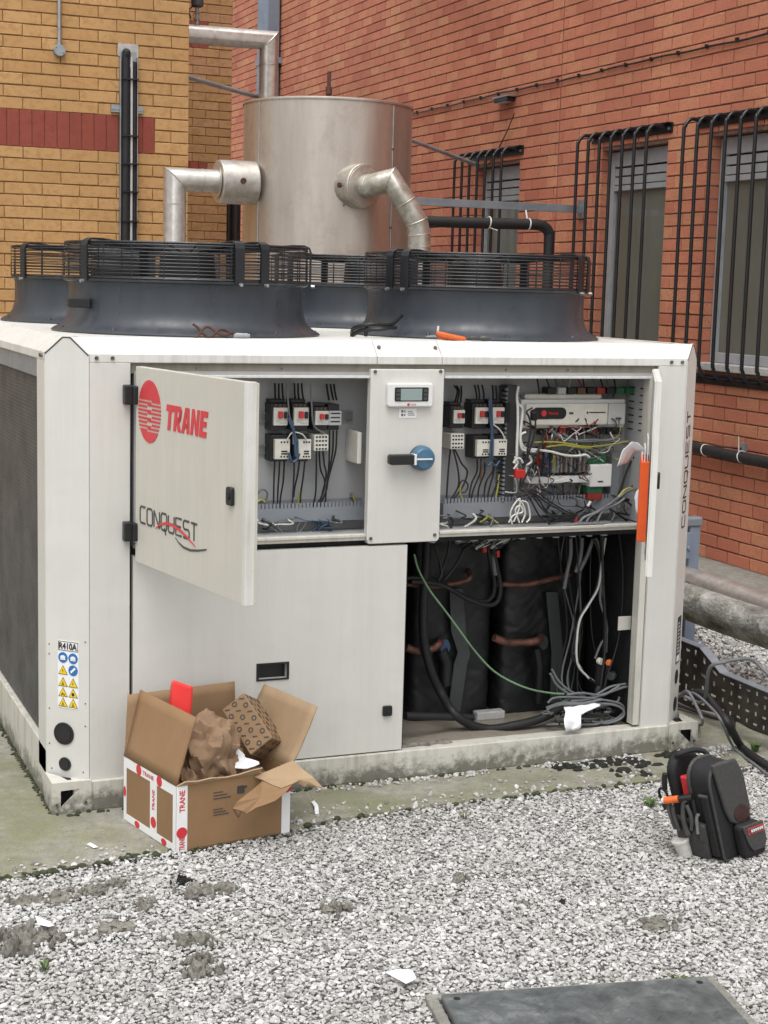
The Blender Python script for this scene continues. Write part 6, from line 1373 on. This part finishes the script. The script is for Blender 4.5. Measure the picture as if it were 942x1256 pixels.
sheet([(1.347, 4.145, 0.188), (1.409, 4.155, 0.204), (1.47, 4.165, 0.219), (1.487, 4.12, 0.204), (1.506, 4.08, 0.188), (1.526, 4.06, 0.165), (1.508, 4.065, 0.168), (1.491, 4.075, 0.179), (1.48, 4.085, 0.164), (1.467, 4.09, 0.184), (1.444, 4.095, 0.172), (1.412, 4.095, 0.163), (1.388, 4.105, 0.172), (1.363, 4.12, 0.185)], 'torn_flap', 'cardboard_pale', CB)
sheet([(1.364, 4.123, 0.181), (1.387, 4.103, 0.171), (1.411, 4.093, 0.162), (1.443, 4.092, 0.171), (1.418, 4.075, 0.157), (1.384, 4.062, 0.14), (1.353, 4.055, 0.134), (1.322, 4.05, 0.129), (1.292, 4.045, 0.117), (1.28, 4.045, 0.126), (1.252, 4.048, 0.135), (1.266, 4.055, 0.15), (1.292, 4.07, 0.16), (1.329, 4.09, 0.173)], 'torn_flap', 'cardboard', CB)
# tape: white strips with red discs and the word, on the edges
TW = .040
for fr, a0, a1, b0, b1 in ((FF, 0, TW*.85, .002, HB), (FF, LU-TW*.7, LU, .002, HB-.02), (FLf, LWd-TW*.45, LWd, .002, HB), (FLf, .0, .018, .002, HB), (FLf, .018, LWd-TW*.45, HB-.030, HB), (FLf, .018, LWd-TW*.45, .002, .024), (FLf, LWd*.52, LWd*.52+.042, .024, HB-.030)):
    mb().rect(fr, a0, a1, b0, b1, .0006, .0014).build('tape', 'label_white', CB)
m = mb()
for fr, a, b in ((FF, .017, .058), (FF, LU-.012, HB-.055), (FLf, LWd*.52+.022, .050), (FLf, .10, HB-.015), (FLf, .23, HB-.013), (FLf, .09, .012), (FLf, .26, .012), (FLf, .008, .09)):
    m.disc(fr, a, b, .0165 if a > .013 else .008, .0165 if b > .014 else .010, .0014, .0020, 20)
for fr, a, b0, s in ((FF, .006, .118, 1), (FF, .006, .006, .6)):
    up_ = F(fr.p(a+.020, b0), (0, 0, 1), -fr.u); text(m, up_, 'TRANE', 0, .064*s, 0, .017, .0021, .025)
up_ = F(FLf.p(LWd*.52+.030, .085), (0, 0, 1), -FLf.u); text(m, up_, 'TRANE', 0, .062, 0, .016, .0021, .025)
text(m, FLf, 'TRANE', .125, .195, HB-.022, HB-.009, .0021, .02)
m.build('tape_print', 'red_print', CB)['kind'] = 'stuff'
m = mb()
for k in range(3): m.rect(FF, .115, .165-.01*k, .092+k*.008, .0945+k*.008, .0004, .0012)
for k in range(3): m.rect(FF, .115, .17-.012*k, .140+k*.009, .1425+k*.009, .0004, .0012)
for p in ([(.178, .105), (.212, .105), (.195, .075), (.178, .105)],): m.ribbon(FF, p, .003, .0004, .0012)
m.ribbon(FF, [(.190, .112), (.202, .112)], .002, .0004, .0012)
m.rrect(FF, .190, .214, .145, .168, .0004, .0012, .004).rect(FF, .214, .222, .160, .166, .0004, .0012)
m.build('box_print', 'charcoal_print', CB)
# contents
kb = thing('kraft_paper', 'big crumpled brown packing paper ball in the carton', 'packing paper', (1.245, 4.27, .19))
def kraft(c, rx, ry, rz, seed, root, zmin=.012):
    bm = bmesh.new(); bmesh.ops.create_icosphere(bm, subdivisions=5, radius=1); vs = []
    for v in bm.verts:
        p = v.co.copy()
        w1 = mnoise.noise(p*1.15+V((seed, 0, 0))); w2 = mnoise.noise(p*2.3+V((0, seed, 0))+V((w1, w1, 0))*.8); w3 = mnoise.noise(p*4.6+V((w2, 0, seed)))
        r_ = 1.16-.66*abs(w1)-.34*abs(w2)-.15*abs(w3)
        vs.append((c[0]+p.x*r_*rx, c[1]+p.y*r_*ry, max(zmin, c[2]+p.z*r_*rz)))
    m = mb().add(vs, [tuple(v.index for v in f.verts) for f in bm.faces]); bm.free()
    return m.build('paper', 'kraft', root, smooth=30)
kraft((1.236, 4.268, .225), .108, .088, .124, 3.7, kb)
k2 = thing('kraft_paper', 'smaller brown packing paper wad low at the carton fold', 'packing paper', (1.16, 4.19, .15)); kraft((1.165, 4.205, .155), .055, .060, .062, 8.2, k2)
k3 = thing('kraft_paper', 'brown packing paper filling the bottom of the carton', 'packing paper', (1.30, 4.33, .02)); kraft((1.30, 4.31, .09), .16, .15, .095, 12.2, k3)
# printed inner box, tipped in the carton
rc_ = crumple('red_card', [[(1.152, 4.4, 0.3), (1.148, 4.335, 0.298), (1.203, 4.33, 0.27)], [(1.167, 4.4, 0.416), (1.158, 4.34, 0.441), (1.216, 4.335, 0.418)]], 'red_card', 'bright red card standing inside the carton', 'card', 2, .001, .0015)
crumple('leaflet', [[(1.29, 4.24, 0.204), (1.305, 4.25, 0.237), (1.307, 4.25, 0.244)], [(1.299, 4.22, 0.192), (1.329, 4.24, 0.213), (1.332, 4.26, 0.251)], [(1.338, 4.21, 0.194), (1.356, 4.23, 0.198), (1.352, 4.25, 0.213)], [(1.382, 4.21, 0.204), (1.383, 4.22, 0.206), (1.372, 4.24, 0.209)]], 'paper', 'crumpled white instruction leaflet on the packing paper', 'leaflet', 6, .006, .0008, None, 40)
pb = thing('printed_box', 'small brown box printed with black rings and dashes in carton', 'box', (1.375, 4.36, .22))
Mx = Matrix.Translation((1.404, 4.330, .282)) @ Matrix.Rotation(R(24), 4, 'Z') @ Matrix.Rotation(R(40), 4, 'X') @ Matrix.Rotation(R(32), 4, 'Y')
sx, sy, sz = .055, .085, .042
class G(F):
    def __init__(s, o, u, v): s.o = Mx @ V(o); r3 = Mx.to_3x3(); s.u = r3 @ V(u); s.v = r3 @ V(v); s.n = s.u.cross(s.v)
top, lef, endf = G((0, 0, sz), (1, 0, 0), (0, 1, 0)), G((-sx, 0, 0), (0, -1, 0), (0, 0, 1)), G((0, -sy, 0), (1, 0, 0), (0, 0, 1))
mb().rect(G((0, 0, 0), (1, 0, 0), (0, 1, 0)), -sx, sx, -sy, sy, -sz, sz).build('carton', 'cardboard_inner', pb, bevel=.003)
m = mb(); rr = random.Random(4)
for fr, wa, wb in ((top, sx, sy), (lef, sy, sz), (endf, sx, sz)):
    na, nb_ = max(2, int(wa*2/.024)), max(2, int(wb*2/.024))
    for i in range(na):
        for j in range(nb_):
            a = -wa+(i+.5)*2*wa/na; b_ = -wb+(j+.5)*2*wb/nb_
            if (i+j) % 2:
                n = 14
                pts = [(a+.0065*math.cos(6.283*k/n), b_+.0065*math.sin(6.283*k/n)) for k in range(n+1)]; m.ribbon(fr, pts, .0036, .0004, .0012)
            else: m.ribbon(fr, [(a-.004, b_-.0065), (a+.004, b_+.0065)], .004, .0004, .0012)
m.build('print', 'charcoal_print', pb)

# ------------------------------------------------------------------ tool backpack
BPX = thing('tool_backpack', 'black and grey tool backpack standing open on the gravel', 'backpack', (2.60, 3.63, 0))
ex = V((.36, -.933, 0)); uu = V((.933, .36, 0)); lean = R(19)
vv = V((0, 0, 1))*math.cos(lean)-ex*math.sin(lean)*.15-uu*math.sin(lean)*1.0
BO = V((2.612, 3.640, -.004))
def arch(w0, w1, h, rt, rb, n=7):
    pts = []
    for cx, cy, r, t0 in ((w1-rt, h-rt, rt, 0), (w0+rt, h-rt, rt, 90), (w0+rb, rb, rb, 180), (w1-rb, rb, rb, 270)):
        for i in range(n+1):
            t = R(t0+90*i/n); pts.append((cx+r*math.cos(t), cy+r*math.sin(t)))
    return pts
BF = F(BO, uu, vv)          # +n looks out of the pack's front
BF.u *= .90; BF.n *= .95; BF.v *= 1.0
def soft(name, mat, pts, d0, d1, bev, par=BPX, seg=4): 
    return mb().prism(BF, pts, d0, d1).build(name, mat, par, smooth=45, bevel=bev, bseg=seg)
soft('back_panel', 'nylon_black', arch(-.090, .080, .325, .075, .02), -.085, -.052, .014)
soft('main_body', 'nylon_black', arch(-.088, .090, .315, .070, .02), -.004, .070, .020)
soft('gusset', 'nylon_black', arch(-.083, .085, .20, .02, .02), -.056, .0, .008)
m = mb(); pts = arch(-.088, .090, .315, .070, .02); m.tube([BF.p(a, b, -.003) for a, b in pts], .006, 8, closed=True); m.tube([BF.p(a, b, .068) for a, b in arch(-.085, .087, .312, .07, .02)], .0045, 8, closed=True); m.build('piping', 'nylon_grey', BPX, smooth=60)
fl_ = soft('front_flap', 'nylon_grey', [(-.068, .318), (.060, .318), (.084, .27), (.088, .16), (.076, .125), (.045, .108), (.005, .108), (-.030, .125), (-.045, .16)], .070, .083, .006)
mb().disc(BF, .030, .142, .040, .028, .083, .0855, 28).build('patch', 'leather', fl_, smooth=40)
pk = soft('front_pocket', 'nylon_black', arch(-.020, .098, .112, .02, .02), .070, .105, .012)
soft('pocket_flap', 'nylon_grey', [(-.018, .112), (.096, .112), (.098, .045), (.082, .022), (.02, .022), (.0, .045)], .105, .112, .004, pk)
mb().rect(BF, .004, .090, .080, .102, .112, .1135).build('label', 'red_print', pk)
m = mb()
m.rect(BF, .010, .084, .0835, .0985, .1135, .1145); m.build('label_panel', 'charcoal_print', pk)
m = mb()
for k in range(6): m.rect(BF, .018+k*.0115, .0255+k*.0115, .087, .0955, .1145, .1153)
m.build('label_print', 'label_white', pk)
# visible left side: pockets with tools
SF = F(BF.p(-.097, 0, .0), -BF.n*-1, BF.v)
SF = F(BF.p(-.091, 0, 0), BF.n, BF.v); SF.u *= .9; SF.n *= .9   # a runs towards the pack's front; normal leaves the left side
sp_ = mb().prism(SF, [(-.075, .01), (.035, .01), (.040, .125), (-.080, .135)], 0, .022).build('side_pocket', 'nylon_grey', BPX, smooth=45, bevel=.007, bseg=3)
mb().prism(SF, [(.0, .075), (.038, .075), (.038, .118), (.0, .12)], .022, .0255).build('tag', 'charcoal_print', sp_, bevel=.001)
mb().prism(SF, [(.004, .08), (.016, .08), (.016, .108), (.004, .108)], .0255, .027).build('tag_print', 'leather', sp_)
mb().prism(SF, [(.040, .02), (.066, .02), (.064, .22), (.040, .22)], -.004, .012).build('side_pocket', 'nylon_black', BPX, smooth=45, bevel=.005, bseg=3)
mb().tube([SF.p(.036, .22, .01), SF.p(.066, .222, .01)], .005, 8).build('binding', 'nylon_grey', BPX)
# handle loop on the top
mb().tube(smoothline([BF.p(-.05, .318, -.06), BF.p(-.045, .328, -.045), BF.p(.0, .334, -.03), BF.p(.035, .326, -.015), BF.p(.04, .305, .0)], 6), [.0075]*25, 10).build('grab_handle', 'nylon_black', BPX, smooth=60)
def tool(name, lab, parts, cat, loc):
    t = thing(name, lab, cat, loc)
    for nm, mat, pts, r in parts: mb().tube(smoothline(pts, 4), r, 10).build(nm, mat, t, smooth=60)
    return t
tool('screwdriver', 'red and orange handled driver poking out of the backpack side', [('handle', 'orange_grip', [SF.p(-.075, .20, .045), SF.p(-.03, .207, .03)], .0105), ('cap', 'cream_plastic', [SF.p(-.083, .199, .048), SF.p(-.076, .20, .045)], .0085), ('shaft', 'black_plastic', [SF.p(-.03, .207, .03), SF.p(.01, .212, .012)], .009)], 'screwdriver', SF.p(-.05, .19, .03))
tool('pliers', 'grey steel pliers in the backpack side pocket', [('handle', 'tool_steel', [SF.p(-.068, .10, .030), SF.p(-.075, .16, .034), SF.p(-.07, .185, .03)], .007), ('handle', 'tool_steel', [SF.p(-.052, .10, .032), SF.p(-.056, .15, .036), SF.p(-.060, .178, .03)], .007)], 'pliers', SF.p(-.06, .09, .03))
tool('adjustable_wrench', 'dark steel grips with hooked jaw in the backpack side pocket', [('body', 'tool_steel', [SF.p(-.02, .09, .028), SF.p(-.025, .14, .032), SF.p(-.02, .19, .022), SF.p(-.005, .205, .02)], .0085), ('jaw', 'tool_steel', [SF.p(-.005, .11, .028), SF.p(.006, .15, .03), SF.p(-.008, .19, .024)], .0065)], 'wrench', SF.p(-.01, .09, .03))
tool('multi_tool', 'flat steel tool with a chrome edge in the backpack side pocket', [('body', 'galv', [SF.p(.015, .10, .026), SF.p(.022, .15, .026), SF.p(.03, .165, .024)], .005)], 'tool', SF.p(.02, .09, .026))
tag(mb().rrect(F(BF.p(0, 0, -.030), BF.u, BF.v), -.070, -.02, .18, .262, -.012, .012, .008).build('first_aid_pouch', 'red_print', bevel=.005), 'dark red pouch inside the open backpack', 'pouch')
tag(mb().rrect(F(BF.p(0, 0, -.020), BF.u, (BF.v+BF.u*.05)), -.035, .01, .19, .275, -.006, .010, .006).build('meter_case', 'orange_card', bevel=.004), 'bright orange case inside the open backpack', 'case')
cb = thing('carabiner', 'black spring clip hanging from the backpack left edge', 'clip', SF.p(-.10, .18, .01))
pts = [SF.p(-.105+.016*math.cos(t), .195+.022*math.sin(t), .012) for t in np.linspace(0, 6.28, 15)[:-1]]
mb().tube(pts, .0042, 8, closed=True).build('ring', 'black_steel', cb, smooth=60)
mb().tube([SF.p(-.095, .215, .01), SF.p(-.090, .25, .008), SF.p(-.086, .265, .004)], .008, 8).build('strap', 'nylon_black', cb, smooth=60)
mb().tube([SF.p(-.108, .168, .012), SF.p(-.098, .15, .016)], .010, 8).build('swivel', 'black_plastic', cb, smooth=60)
cp_ = thing('plastic_pot', 'dirty white plastic pot lying against the backpack', 'pot', (2.47, 3.65, 0))
m = mb().lathe((2.478, 3.637, 0.022), [(0, -.025), (.019, -.025), (.024, .022), (.0265, .022), (.0265, .029), (.023, .030), (.022, .026), (.0, .026)], 28, axis=(-.35, .1, .9)); m.build('pot', 'cup_white', cp_, smooth=40)
tag(mb().tube([(2.53, 3.66, 0.04), (2.519, 3.648, 0.055), (2.535, 3.664, 0.06)], .007, 10).build('marker_pen', 'label_yellow', smooth=60), 'small yellow marker end above the white pot', 'marker')

# ------------------------------------------------------------------ ground cover plate
CV = thing('inspection_cover', 'square worn metal inspection cover set in the gravel', 'cover', (1.68, 2.64, 0))
cu, cv = V((.982, -.190, 0)), V((.190, .982, 0)); CF = F((1.425, 3.008, .0), cu, cv)
pl_ = mb().prism(CF, [(0, 0), (.638, 0), (.638, -.62), (0, -.62)], .004, .026).build('plate', 'cover_plate', CV, bevel=.006, bseg=3)
m = mb()
for i in range(9):
    for j in range(9):
        a, b = .06+i*.065+(j % 2)*.02, -.05-j*.065
        if a < .60: m.prism(F(CF.p(a, b, .026), cu*math.cos(.8)+cv*math.sin(.8), cv*math.cos(.8)-cu*math.sin(.8)), [(-.016, -.004), (.016, -.004), (.018, .0), (.016, .004), (-.016, .004)], -.002, .0016)
m.build('tread', 'cover_plate', pl_, bevel=.001)['kind'] = 'stuff'
for a, b in ((.03, -.03), (.608, -.03), (.03, -.59), (.608, -.59)): mb().disc(CF, a, b, .008, .008, .026, .0268, 14).build('key_hole', 'dark_void', pl_)
f_ = mb()
for q in ((-.03, .668, .004, .03), (-.03, -.004, -.65, .004), (.642, .668, -.65, .004)): f_.rect(CF, q[0], q[1], q[2], q[3], -.03, .012)
f_.build('frame', 'concrete_strip', CV, bevel=.003)

# ------------------------------------------------------------------ litter, mud and weeds
def scrap(name, pts, lab, seed, cat='paper'):
    o = crumple(name, pts, 'paper', lab, cat, seed, .0025, .0008, 'paper scraps on the ground'); return o
scrap('paper_scrap', [[(1.352, 3.161, 0.022), (1.369, 3.137, 0.016)], [(1.379, 3.157, 0.026), (1.377, 3.094, 0.018)], [(1.413, 3.145, 0.024), (1.412, 3.113, 0.018)]], 'folded pale paper triangle on the open gravel', 1)
scrap('paper_scrap', [[(0.883, 4.251, 0.004), (0.896, 4.213, 0.004)], [(0.89, 4.24, 0.012), (0.909, 4.209, 0.006)]], 'tiny white paper scrap on the mossy concrete by the chiller corner', 2)
scrap('paper_scrap', [[(1.615, 4.401, 0.004), (1.63, 4.412, 0.004)], [(1.6, 4.325, 0.012), (1.621, 4.352, 0.006)], [(1.586, 4.277, 0.006), (1.598, 4.275, 0.008)]], 'thin white paper strip beside the carton flap', 3)
scrap('paper_scrap', [[(0.641, 3.708, 0.036), (0.643, 3.675, 0.028)], [(0.658, 3.671, 0.04), (0.665, 3.647, 0.03)], [(0.672, 3.661, 0.036), (0.678, 3.653, 0.03)]], 'small white paper scrap on the mud heap', 4)
MUD = [(222, 1083, .020, 0.024, 'black'), (240, 1098, .042, 0.034, ''), (275, 1093, .036, 0.031, ''), (178, 1112, .030, 0.024, ''), (235, 1155, .040, 0.031, ''), (243, 1180, .026, 0.031, ''), (250, 1195, .040, 0.034, ''), (137, 1138, .046, 0.020, ''), (10, 1152, .032, 0.041, ''), (24, 1168, .040, 0.044, ''), (34, 1152, .040, 0.044, ''), (62, 1150, .034, 0.034, ''), (30, 1105, .034, 0.020, ''), (66, 1103, .040, 0.020, ''), (112, 1093, .032, 0.020, ''), (140, 1085, .024, 0.017, ''), (415, 1116, .036, 0.024, ''), (563, 1079, .022, 0.024, ''), (800, 1133, .045, 0.020, ''), (691, 1108, .012, 0.014, 'black'), (642, 1110, .016, 0.014, '')]
MUDP = [(1.063, 3.891, 0), (1.077, 3.797, 0), (1.156, 3.8, 0), (0.934, 3.765, 0), (0.988, 3.517, 0), (0.972, 3.4, 0), (0.966, 3.332, 0), (0.823, 3.661, 0), (0.572, 3.675, 0), (0.585, 3.591, 0), (0.616, 3.66, 0), (0.67, 3.652, 0), (0.649, 3.901, 0), (0.722, 3.888, 0), (0.825, 3.911, 0), (0.892, 3.937, 0), (1.398, 3.585, 0), (1.784, 3.673, 0), (2.128, 3.242, 0), (1.975, 3.435, 0), (1.87, 3.459, 0)]
MUDL = {3: 'small clod alone between flat smear and the pair of clods', 8: 'mud clod at the outer end of the heap with the paper scrap', 9: 'largest clod at the foot of the heap with the paper scrap', 10: 'tall clod in the middle of the paper scrap heap', 11: 'low clod on the inner side of the paper scrap heap', 12: 'flat crumbly clod between the paper scrap heap and slab edge', 13: 'longer flat clod near the slab edge moss', 14: 'thin crumbly clod beside the longer flat one', 15: 'smallest crumbly clod near the slab edge', 19: 'tiny black lump on the bare gravel', 20: 'tiny grey lump on the bare gravel', 0: 'small black mud lump beside the pair of clods', 1: 'rounded mud clod right beside the small black lump', 2: 'spread mud clod next to the rounded one', 5: 'small clod touching the coiled clod', 6: 'coiled rope-like mud clod on the open gravel', 7: 'wide flat mud smear on the gravel', 4: 'mud clod between flat smear and coiled clod', 16: 'lone flat clod on gravel in front of the carton', 17: 'small pale clod on the gravel midway to the backpack', 18: 'flat pale mud smear near the inspection cover'}
for i, ((px, py, r, h, kd), p) in enumerate(zip(MUD, MUDP)):
    t = thing('mud_clod', MUDL.get(i, 'grey mud clod in the scattered heap on the gravel'), 'mud clod', (p[0], p[1], 0), 'mud clods on the gravel')
    rr = random.Random(i*13+2); mt = 'black_moss' if kd else 'mud'; m = mb()
    bm = bmesh.new(); bmesh.ops.create_icosphere(bm, subdivisions=3, radius=1); dirs = [v.co.copy() for v in bm.verts]; fcs = [tuple(v.index for v in f.verts) for f in bm.faces]; bm.free()
    for j in range(9):
        a = rr.uniform(0, 6.28); d = r*math.sqrt(rr.random())*.95; s_ = r*rr.uniform(.25, .48); cx_, cy_ = p[0]+d*math.cos(a), p[1]+d*math.sin(a)*.7; hh = h*rr.uniform(.4, .85)*(1.15-.5*d/r); sd3 = rr.random()*60
        m.add([(cx_+q.x*s_*k, cy_+q.y*s_*k, max(-.006, hh*.25+q.z*hh*k)) for q in dirs for k in (1+.5*mnoise.fractal(q*1.9+V((sd3, 0, 0)), .8, 2.1, 4),)], fcs)
    m.build('clod', mt, t, smooth=45)
    for j in range(4):
        a = rr.uniform(0, 6.28); d = r*rr.uniform(1.1, 1.9); clump((p[0]+d*math.cos(a), p[1]+d*math.sin(a)*.7, .004), r*.16, r*.14, h*.4, i*3.1+j*7, mt, 'crumb', t, 2, .5, 2)
# dark moss along the foot of the unit and the edge of the slab
def moss_mass(spots, mat, lab, seed):
    r_ = random.Random(seed); m = mb(); bm = bmesh.new(); bmesh.ops.create_icosphere(bm, subdivisions=2, radius=1)
    dirs = [v.co.copy() for v in bm.verts]; fs = [tuple(v.index for v in f.verts) for f in bm.faces]; bm.free()
    for x, y, s, h in spots:
        sd2 = r_.random()*90
        m.add([(x+p.x*s*(1+.5*mnoise.noise(p*1.7+V((sd2, 0, 0)))), y+p.y*s*.7*(1+.5*mnoise.noise(p*1.7+V((0, sd2, 0)))), max(-.004, p.z*h*(1+.6*mnoise.noise(p*2.2+V((0, 0, sd2)))))) for p in dirs], fs)
    o = m.build('moss', mat, smooth=60); return tag(o, lab, 'moss', kind='stuff')
sp = []
for _ in range(130):
    x = random.uniform(2.5, 3.05); y = 4.50-abs(random.gauss(0, .055))*(1.4 if 2.6 < x < 2.95 else .5)
    if y > 4.3 and mnoise.noise((x*9, y*12, 1)) > -.18: sp.append((x, y, random.uniform(.008, .024), random.uniform(.006, .014)))
moss_mass(sp, 'black_moss', 'black damp moss crusted along the chiller base right end', 4)
sp = [(x+random.uniform(-.02, .02), 4.527-abs(random.gauss(0, .008)), random.uniform(.005, .014), random.uniform(.004, .011)) for x in np.arange(.85, 3.1, .02) if random.random() < .6]
sp += [(.842-abs(random.gauss(0, .006)), y, random.uniform(.005, .014), .008) for y in np.arange(4.55, 6.6, .025)]
moss_mass(sp, 'moss', 'thin moss line where the chiller base meets the concrete', 5)
sp = [(x+random.uniform(-.02, .02), edge_y(x)+random.gauss(-.004, .006), random.uniform(.006, .016), random.uniform(.004, .010)) for x in np.arange(.1, 3.3, .013) if random.random() < (.85 if x < 1.1 else .35)]
moss_mass(sp, 'moss', 'dark moss along the broken edge of the concrete slab', 6)
def weed(p, n, h, lab, seed):
    r_ = random.Random(seed); m = mb()
    for _ in range(n):
        a = r_.uniform(0, 6.28); l = h*r_.uniform(.5, 1.1); w = l*.10; sp2 = r_.uniform(.3, 1.1)*l
        d = V((math.cos(a), math.sin(a), 0)); g = V((-d.y, d.x, 0)); b = V(p)+d*r_.uniform(0, .012)
        pts = [b, b+d*sp2*.4+V((0, 0, l*.6)), b+d*sp2+V((0, 0, l*.75))]
        m.add([b-g*w*.4, b+g*w*.4, pts[1]+g*w, pts[1]-g*w, pts[2]], [(0, 1, 2, 3), (3, 2, 4)])
    t = thing('weed', lab, 'weed', p); m.build('leaves', 'grass', t, solid=.0006)
weed((2.612, 4.033, 0), 26, .035, 'small green weed in the gravel left of the backpack', 1); weed((2.675, 4.028, 0), 22, .03, 'second green weed close beside the backpack', 2)
weed((2.011, 4.118, 0), 18, .022, 'tiny green weed at the slab edge before the open bay', 3); weed((1.999, 2.923, 0), 26, .026, 'green weed beside the inspection cover', 4)
weed((3.298, 4.433, 0), 26, .04, 'green weed under the thick black cable', 5); weed((1.161, 4.115, 0), 20, .018, 'low green weed at the slab edge under the carton', 6); weed((0.626, 3.473, 0), 14, .03, 'sparse dry weed in the gravel near the mud heap', 7)
